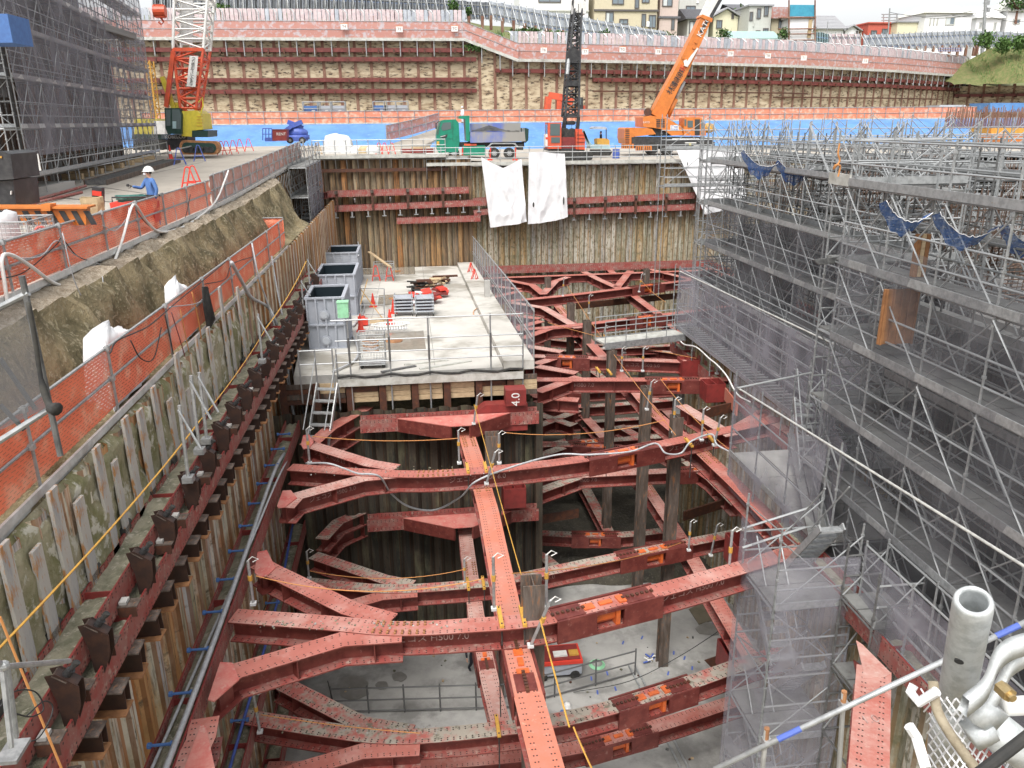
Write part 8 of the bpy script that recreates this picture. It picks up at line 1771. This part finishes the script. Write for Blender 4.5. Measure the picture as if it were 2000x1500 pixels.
# ---------------- houses: facade traced on its plane, real depth behind
mat('wall_beige', (.56, .50, .36), (.52, .46, .33), 3, .85); mat('wall_pink', (.56, .46, .41), (.52, .42, .38), 3, .85); mat('wall_cream', (.66, .62, .44), (.62, .58, .42), 3, .85); mat('wall_grey', (.50, .50, .46), (.46, .46, .42), 3, .85); mat('wall_white', (.80, .80, .80), (.76, .76, .76), 3, .8); mat('brick_red', (.52, .12, .08), (.45, .10, .07), 3, .8)
mat('roof_dark', (.13, .13, .14), (.09, .09, .10), 6, .7); mat('roof_grey', (.32, .32, .33), (.26, .26, .27), 6, .7); mat('roof_teal', (.42, .58, .54), (.36, .5, .47), 5, .5); mat('win', (.16, .20, .23), None, rough=.1, spec=.8); mat('trim_dark', (.10, .09, .085), None, rough=.6); mat('curtain', (.55, .58, .58), None, rough=.7)
def house(label, Y, x0, y0, x1, y1, wall, windows=(), roof=None, rm='roof_grey', dep=7., bands=(), extra=None, trim='trim_dark', name='house'):
    a, b = Py(x0, y1, Y), Py(x1, y0, Y); t = thing(name, label, 'house', (a.x, Y, a.z)); g = G(); z0 = a.z-6
    g.box(((a.x+b.x)/2, Y+dep/2, (z0+b.z)/2), (b.x-a.x, dep, b.z-z0), wall); part('wall', g, t)
    for w in windows:
        wx0, wy0, wx1, wy1 = w[:4]; p, q = Py(wx0, wy1, Y), Py(wx1, wy0, Y); W_, H_ = q.x-p.x, q.z-p.z; c = V((p.x+q.x)/2, Y, (p.z+q.z)/2)
        g = G()
        for dx in (-1, 1): g.box(c+V(dx*W_/2, -.05, 0), (.14, .12, H_+.14), trim)
        for dz in (-1, 1): g.box(c+V(0, -.05, dz*H_/2), (W_-.14, .12, .14), trim)
        g.box(c+V(0, -.03, 0), (.08, .06, H_-.14), trim); fr = part('window', g, t); g = G(); g.box(c+V(-W_*.24, -.01, 0), (W_*.48, .06, H_-.1), w[4] if len(w) > 4 else 'win'); g.box(c+V(W_*.24, -.01, 0), (W_*.48, .06, H_-.1), 'win'); part('pane', g, fr)
    for (wx0, wy0, wx1, wy1, m_) in bands: g = G(); p, q = Py(wx0, wy1, Y), Py(wx1, wy0, Y); g.box(((p.x+q.x)/2, Y-.08, (p.z+q.z)/2), (q.x-p.x, .2, q.z-p.z), m_); part('trim', g, t)
    if roof == 'gable_side':      # ridge parallel to the view plane
        zr_, e = b.z, .5; h = dep*.28; g = G(); g.prism([(a.x-e, Y-e, zr_), (a.x-e, Y+dep/2, zr_+h), (a.x-e, Y+dep+e, zr_), (a.x-e, Y+dep+e, zr_-.15), (a.x-e, Y-e, zr_-.15)], (b.x-a.x+2*e, 0, 0), rm)
        k = 0
        while k < 9: g.bar((a.x-e, Y-e+(dep/2+e)*k/9, zr_+h*k/9+.03), (b.x+e, Y-e+(dep/2+e)*k/9, zr_+h*k/9+.03), .05, .05, rm); k += 1
        part('roof', g, t)
    elif roof == 'gable_front':
        zr_, e = b.z, .5; h = (b.x-a.x)*.27; mx = (a.x+b.x)/2; g = G()
        g.prism([(a.x-e, Y-e, zr_-.2), (mx, Y-e, zr_+h), (b.x+e, Y-e, zr_-.2), (b.x+e, Y-e, zr_), (mx, Y-e, zr_+h+.22), (a.x-e, Y-e, zr_)], (0, dep+2*e, 0), rm); part('roof', g, t)
        g = G(); g.prism([(a.x, Y+.01, zr_-.2), (mx, Y+.01, zr_+h-.05), (b.x, Y+.01, zr_-.2)], (0, dep-.02, 0), wall); part('gable_wall', g, t)
    elif roof == 'hip':
        e = .5; h = dep*.3; g = G(); A = [V(a.x-e, Y-e, b.z), V(b.x+e, Y-e, b.z), V(b.x+e, Y+dep+e, b.z), V(a.x-e, Y+dep+e, b.z)]; r0, r1 = V(a.x+dep*.4, Y+dep/2, b.z+h), V(b.x-dep*.4, Y+dep/2, b.z+h)
        g.face([A[0], A[1], r1, r0], rm); g.face([A[1], A[2], r1], rm); g.face([A[2], A[3], r0, r1], rm); g.face([A[3], A[0], r0], rm); g.face(A[::-1], rm); part('roof', g, t)
    elif roof == 'flat': g = G(); g.box(((a.x+b.x)/2, Y+dep/2, b.z+.1), (b.x-a.x+.5, dep+.5, .22), rm); part('roof', g, t)
    return t
house('white house end with pale balcony above the black boom', 128, 1015, -25, 1150, 26, 'wall_white', [(1052, -8, 1095, 4)], 'flat', 'roof_grey', bands=[(1012, 20, 1150, 22, 'wall_grey')])
house('large beige apartment house with dark framed windows', 128, 1160, -30, 1286, 62, 'wall_beige', [(1183, 24, 1198, 44, 'curtain'), (1210, 38, 1226, 47), (1196, -6, 1218, 8), (1240, -8, 1248, 16), (1254, -8, 1268, 5), (1253, 28, 1261, 52), (1267, 30, 1281, 54)], 'flat', 'roof_grey', bands=[(1160, 19, 1286, 22, 'trim_dark'), (1262, 42, 1268, 52, 'wall_white')])
house('pinkish house wing joined to the beige apartment house', 129, 1287, -30, 1327, 62, 'wall_pink', [(1294, -5, 1313, 12, 'curtain'), (1311, 38, 1317, 58)], 'flat', 'roof_dark', bands=[(1285, 32, 1329, 36, 'roof_dark')])
house('pale grey house behind with one small dark window', 140, 1326, -40, 1400, 30, 'wall_grey', [(1340, 12, 1358, 20)], None, bands=[(1360, 2, 1364, 6, 'wall_white')])
house('low grey house with a dark pitched roof left of the boom', 130, 1342, 36, 1385, 68, 'wall_grey', [(1346, 42, 1362, 66, 'curtain'), (1366, 45, 1380, 62)], 'gable_side', 'roof_dark', dep=6)
house('cream house with a gabled roof between the boom and the shop', 132, 1392, 32, 1442, 66, 'wall_cream', [(1399, 40, 1410, 55), (1429, 26, 1433, 36)], 'gable_front', 'roof_grey')
house('darker roofed house partly behind the cream one', 138, 1432, 30, 1456, 60, 'wall_grey', [], 'hip', 'roof_dark')
house('three storey pale green grey house with a cut off roof', 128, 1460, 12, 1508, 72, 'wall_grey', [(1464, 24, 1470, 40), (1478, 17, 1486, 36), (1492, 12, 1501, 31), (1476, 60, 1484, 68), (1490, 56, 1500, 68)], 'flat', 'roof_grey', bands=[(1470, 20, 1475, 52, 'wall_grey')])
mat('teal_sheet', (.05, .30, .42), (.04, .24, .36), 2, .6)
t = house('house wrapped in blue and pink sheeting on rusty scaffold', 127, 1540, 36, 1590, 76, 'wall_white', [], 'flat', 'blue_tarp', bands=[(1541, 10, 1592, 32, 'teal_sheet'), (1506, 14, 1541, 36, 'pink_mesh'), (1576, 38, 1586, 74, 'kraft')])
g = G()
for x in (1541, 1592): g.tube(Py(x, 0, 126.7), Py(x, 82, 126.7), .12, 'rust_post', 5)
for y in (34, 56, 66, 78): g.tube(Py(1520, y+1, 126.7), Py(1592, y, 126.7), .1, 'rust_post', 5)
part('scaffold_frame', g, t, kind='stuff')
t = house('dim side wing behind the pink sheeting', 130, 1504, 34, 1541, 74, 'wall_beige', [(1520, 40, 1530, 56)], 'gable_side', 'roof_dark', dep=5)
house('small shed with a pale teal corrugated roof', 123, 1432, 76, 1516, 84, 'wall_beige', [], 'gable_side', 'roof_teal', dep=4.5)
house('grey gabled house just right of the blue clad one', 150, 1598, 56, 1648, 70, 'wall_white', [], 'gable_side', 'roof_grey', dep=10); house('second grey gabled house, smaller', 150, 1650, 59, 1678, 70, 'wall_white', [(1672, 61, 1675, 66)], 'gable_front', 'roof_grey', dep=8)
house('small house with a reddish gable', 152, 1680, 60, 1696, 70, 'wall_cream', [], 'gable_front', 'brick_red')
house('red flat roofed building with two dark windows', 150, 1694, 46, 1748, 70, 'brick_red', [(1701, 60, 1712, 68), (1722, 57, 1734, 67)], 'flat', 'brick_red')
house('cream low building beside the red one', 148, 1750, 44, 1798, 72, 'wall_cream', [], 'flat', 'roof_grey')
house('large white house with narrow windows', 146, 1802, 26, 1900, 74, 'wall_white', [(1815, 37, 1818, 49), (1822, 36, 1825, 48), (1829, 36, 1832, 48), (1846, 34, 1865, 48, 'curtain')], 'hip', 'wall_grey', dep=9, trim='wall_grey')
house('white house to the right of the utility pole', 150, 1902, 34, 1957, 76, 'wall_white', [(1940, 44, 1946, 58), (1912, 44, 1918, 54)], 'gable_side', 'wall_white', dep=8, trim='wall_grey')
house('white house at the right edge of the picture', 150, 1960, 22, 2060, 76, 'wall_white', [(1978, 38, 1992, 46)], 'hip', 'wall_grey', dep=10, trim='wall_grey')
# rooftop frame, poles and wires
g = G(); Y = 152.
for x in (1726, 1738, 1752): g.tube(Py(x, 28, Y), Py(x, 48, Y), .12, 'galv', 5)
for y in (28, 34, 40): g.tube(Py(1722, y, Y), Py(1754, y, Y), .1, 'galv', 5)
solo('roof_frame', g, 'steel tank frame on the roof of the red building', 'frame')
def pole(x, y0, y1, Y, lab, r=.2, arms=()):
    t = thing('utility_pole', lab, 'utility pole', tuple(Py(x, y1, Y))); g = G(); g.tube(Py(x, y1, Y)-V(0, 0, 4), Py(x, y0, Y), r, 'galv_dull', 8, r1=r*.8); part('shaft', g, t)
    for (ya, wd) in arms: g = G(); g.bar(Py(x-wd, ya, Y), Py(x+wd, ya, Y), .12, .12, 'galv_dull'); g.box(Py(x+wd*.6, ya-1, Y), (.5, .3, .7), 'galv_dull'); part('crossarm', g, t)
pole(1926, -10, 60, 135, 'tall utility pole in front of the white houses', .3, ((6, 6), (20, 8))); pole(1738, 16, 60, 145, 'thin pole on the roofline by the red building', .14); pole(1617, 42, 66, 140, 'small street lamp pole by the grey gabled houses', .08)
for i, (a, b, sg_) in enumerate((((1738, 24), (1926, 14), 1.), ((1926, 14), (2040, 20), .6), ((1926, 24), (1860, 30), .4), ((1926, 30), (2040, 34), .8), ((1800, 34), (1926, 22), .5))):
    g = G(); g.path(catenary(Py(*a, 136), Py(*b, 136), sg_, 12), .035, 'rubber', 4); solo('overhead_wire', g, 'thin dark overhead wire by the tall utility pole, %s' % ('long one to the left', 'upper one to the right edge', 'short one to the left', 'lower one to the right edge', 'from the white house roof')[i], 'wire')
# ---------------- vegetation
mat('straw', (.22, .21, .09), (.17, .17, .06), 3, 1)
def leaves(g, c, R, n, s, mats=('leaf',), flat=.8):
    for k in range(n):
        while True:
            p = V(rn(1), rn(1), rn(1))
            if p.length <= 1: break
        lump = .72+.5*mnoise.noise(V(p.x*2.3+c.x, p.y*2.3, p.z*2.3+c.z)); p = V(p.x*R[0], p.y*R[1], p.z*R[2])*lump*(.55+.45*random.random()**.4); q = c+p
        a = V(rn(1), rn(1), rn(1)).normalized(); b = a.cross(V(rn(1), rn(1), 1)).normalized(); ss = s*random.uniform(.5, 1.3)
        g.face([q-a*ss, q-b*ss*.5, q+a*ss, q+b*ss*.5], random.choice(mats))
def bush(px, py, Y, R, n, s, label, mats=('leaf', 'leaf', 'leaf_light'), cat='bush', trunk=True, name='bush'):
    c = Py(px, py, Y); t = thing(name, label, cat, (c.x, Y, c.z-R[2]))
    g = G(); leaves(g, c, R, n, s, mats); part('foliage', g, t)
    if trunk:
        g = G(); b0 = c-V(0, 0, R[2]*1.5)
        g.tube(b0, c-V(0, 0, R[2]*.2), .12*R[2], 'rust_post', 6, r1=.06*R[2])
        for k in range(5): a = k*1.26; g.tube(c-V(0, 0, R[2]*.5), c+V(cos(a)*R[0]*.6, sin(a)*R[1]*.5, R[2]*.3), .05*R[2], 'rust_post', 5, r1=.015*R[2])
        part('stems', g, t)
mat('leaf_light', (.11, .20, .05), (.08, .15, .035), 6, .9); mat('leaf_dark', (.03, .07, .02), (.05, .1, .03), 6, .9)
random.seed(77)
bush(432, 24, 106.4, (1.7, 1.2, 1.5), 900, .16, 'round light green bush against the steel hoarding', ('leaf_light', 'leaf_light', 'leaf'))
for i, (x, y, rx, rz_, n, lab) in enumerate(((885, 12, 1.0, 1.6, 400, 'climbing greenery on the hoarding above the third pink sign'), (780, 30, .9, .6, 200, 'weeds at the foot of the long hoarding'), (1030, 62, 3.4, .8, 900, 'strip of ivy under the sloping hoarding, left'), (1085, 68, 2.8, .7, 700, 'strip of ivy under the sloping hoarding, right'), (915, 22, .6, .9, 200, 'thin creeper on the hoarding'), (1180, 70, 1.4, 1.2, 400, 'dark shrub before the beige apartment house'), (1300, 72, 2.4, 1.1, 600, 'shrubs below the pinkish house wing'), (1414, 66, 1.5, 1.3, 450, 'leafy shrub below the cream house'), (930, 92, 2.2, .8, 400, 'plants growing in the gap between the two walls'), (555, 32, .6, .8, 160, 'sprig of weeds on the left hoarding'), (1530, 66, 1.5, 1.4, 400, 'dark shrub beside the blue clad house'), (2040, 75, 2.2, 1.6, 500, 'green shrub at the right edge below the hoarding'))):
    bush(x, y, 104.5 if x < 960 and y < 60 else (99.2 if y > 88 else 110 if x < 1290 else 121), (rx, .7, rz_), n, .17, lab, ('leaf', 'leaf_dark', 'leaf_light'), trunk=False)
bush(1448, 40, 140, (2.4, 2, 3.4), 900, .3, 'bright green tree between the cream house and the pale house', ('leaf_light', 'leaf'), 'tree', name='tree')
bush(1990, 4, 150, (5, 3, 2.5), 700, .3, 'overhanging tree crown at the upper right corner', ('leaf', 'leaf_dark'), 'tree', name='tree')
for i, (x, y, rx, rz_, lab) in enumerate(((1925, 78, 2.4, 2.0, 'tall bright weeds on the bank, below the utility pole'), (1960, 88, 2.2, 1.7, 'bushy weeds in the middle of the bank'), (1992, 84, 2., 1.8, 'bushy weeds at the right of the bank'))): bush(x, y, 121, (rx, 1.4, rz_), 700, .25, lab, ('leaf_light', 'leaf'), trunk=False)
# grassy bank on the right
g = G(); rows = []
for i in range(41):
    x = 84+i*1.6; rows.append([V(x, 126-(i*.1)-j*1.1*(1 if i > 4 else .6), 4.7+j*-.0+(5.6*(1-(j/8))**.8)*min(1, i/6+.15)+fbm(x, j, 0, .5)*.3) for j in range(9)])
g.grid(rows, 'grass'); g.smooth = True; b_ = struct('grassy_bank', g)
g = G()
for k in range(5000):
    i = random.randint(3, 38); r0 = rows[i]; j = random.randint(0, 7); p = r0[j].lerp(r0[j+1], random.random())+V(rn(.8), 0, 0); h = random.uniform(.25, .8); w = rn(.3)
    g.face([p+V(-.05, 0, 0), p+V(.05, 0, 0), p+V(w, rn(.2), h)], random.choice(['leaf_light', 'straw', 'straw', 'leaf']))
struct('grass', g, 'stuff')
g = G()
for k in range(1800):
    x = random.uniform(-40, 60); y = 101.5+random.random()*5; p = V(x, y+max(0, x-12)*.3, 9.6-(2.2 if x > 12 else 0)); w = rn(.3)
    g.face([p+V(-.06, 0, 0), p+V(.06, 0, 0), p+V(w, rn(.2), random.uniform(.3, .9))], random.choice(['leaf_light', 'leaf', 'leaf_dark']))
struct('weeds', g, 'stuff')
print('objects', len(bpy.data.objects))
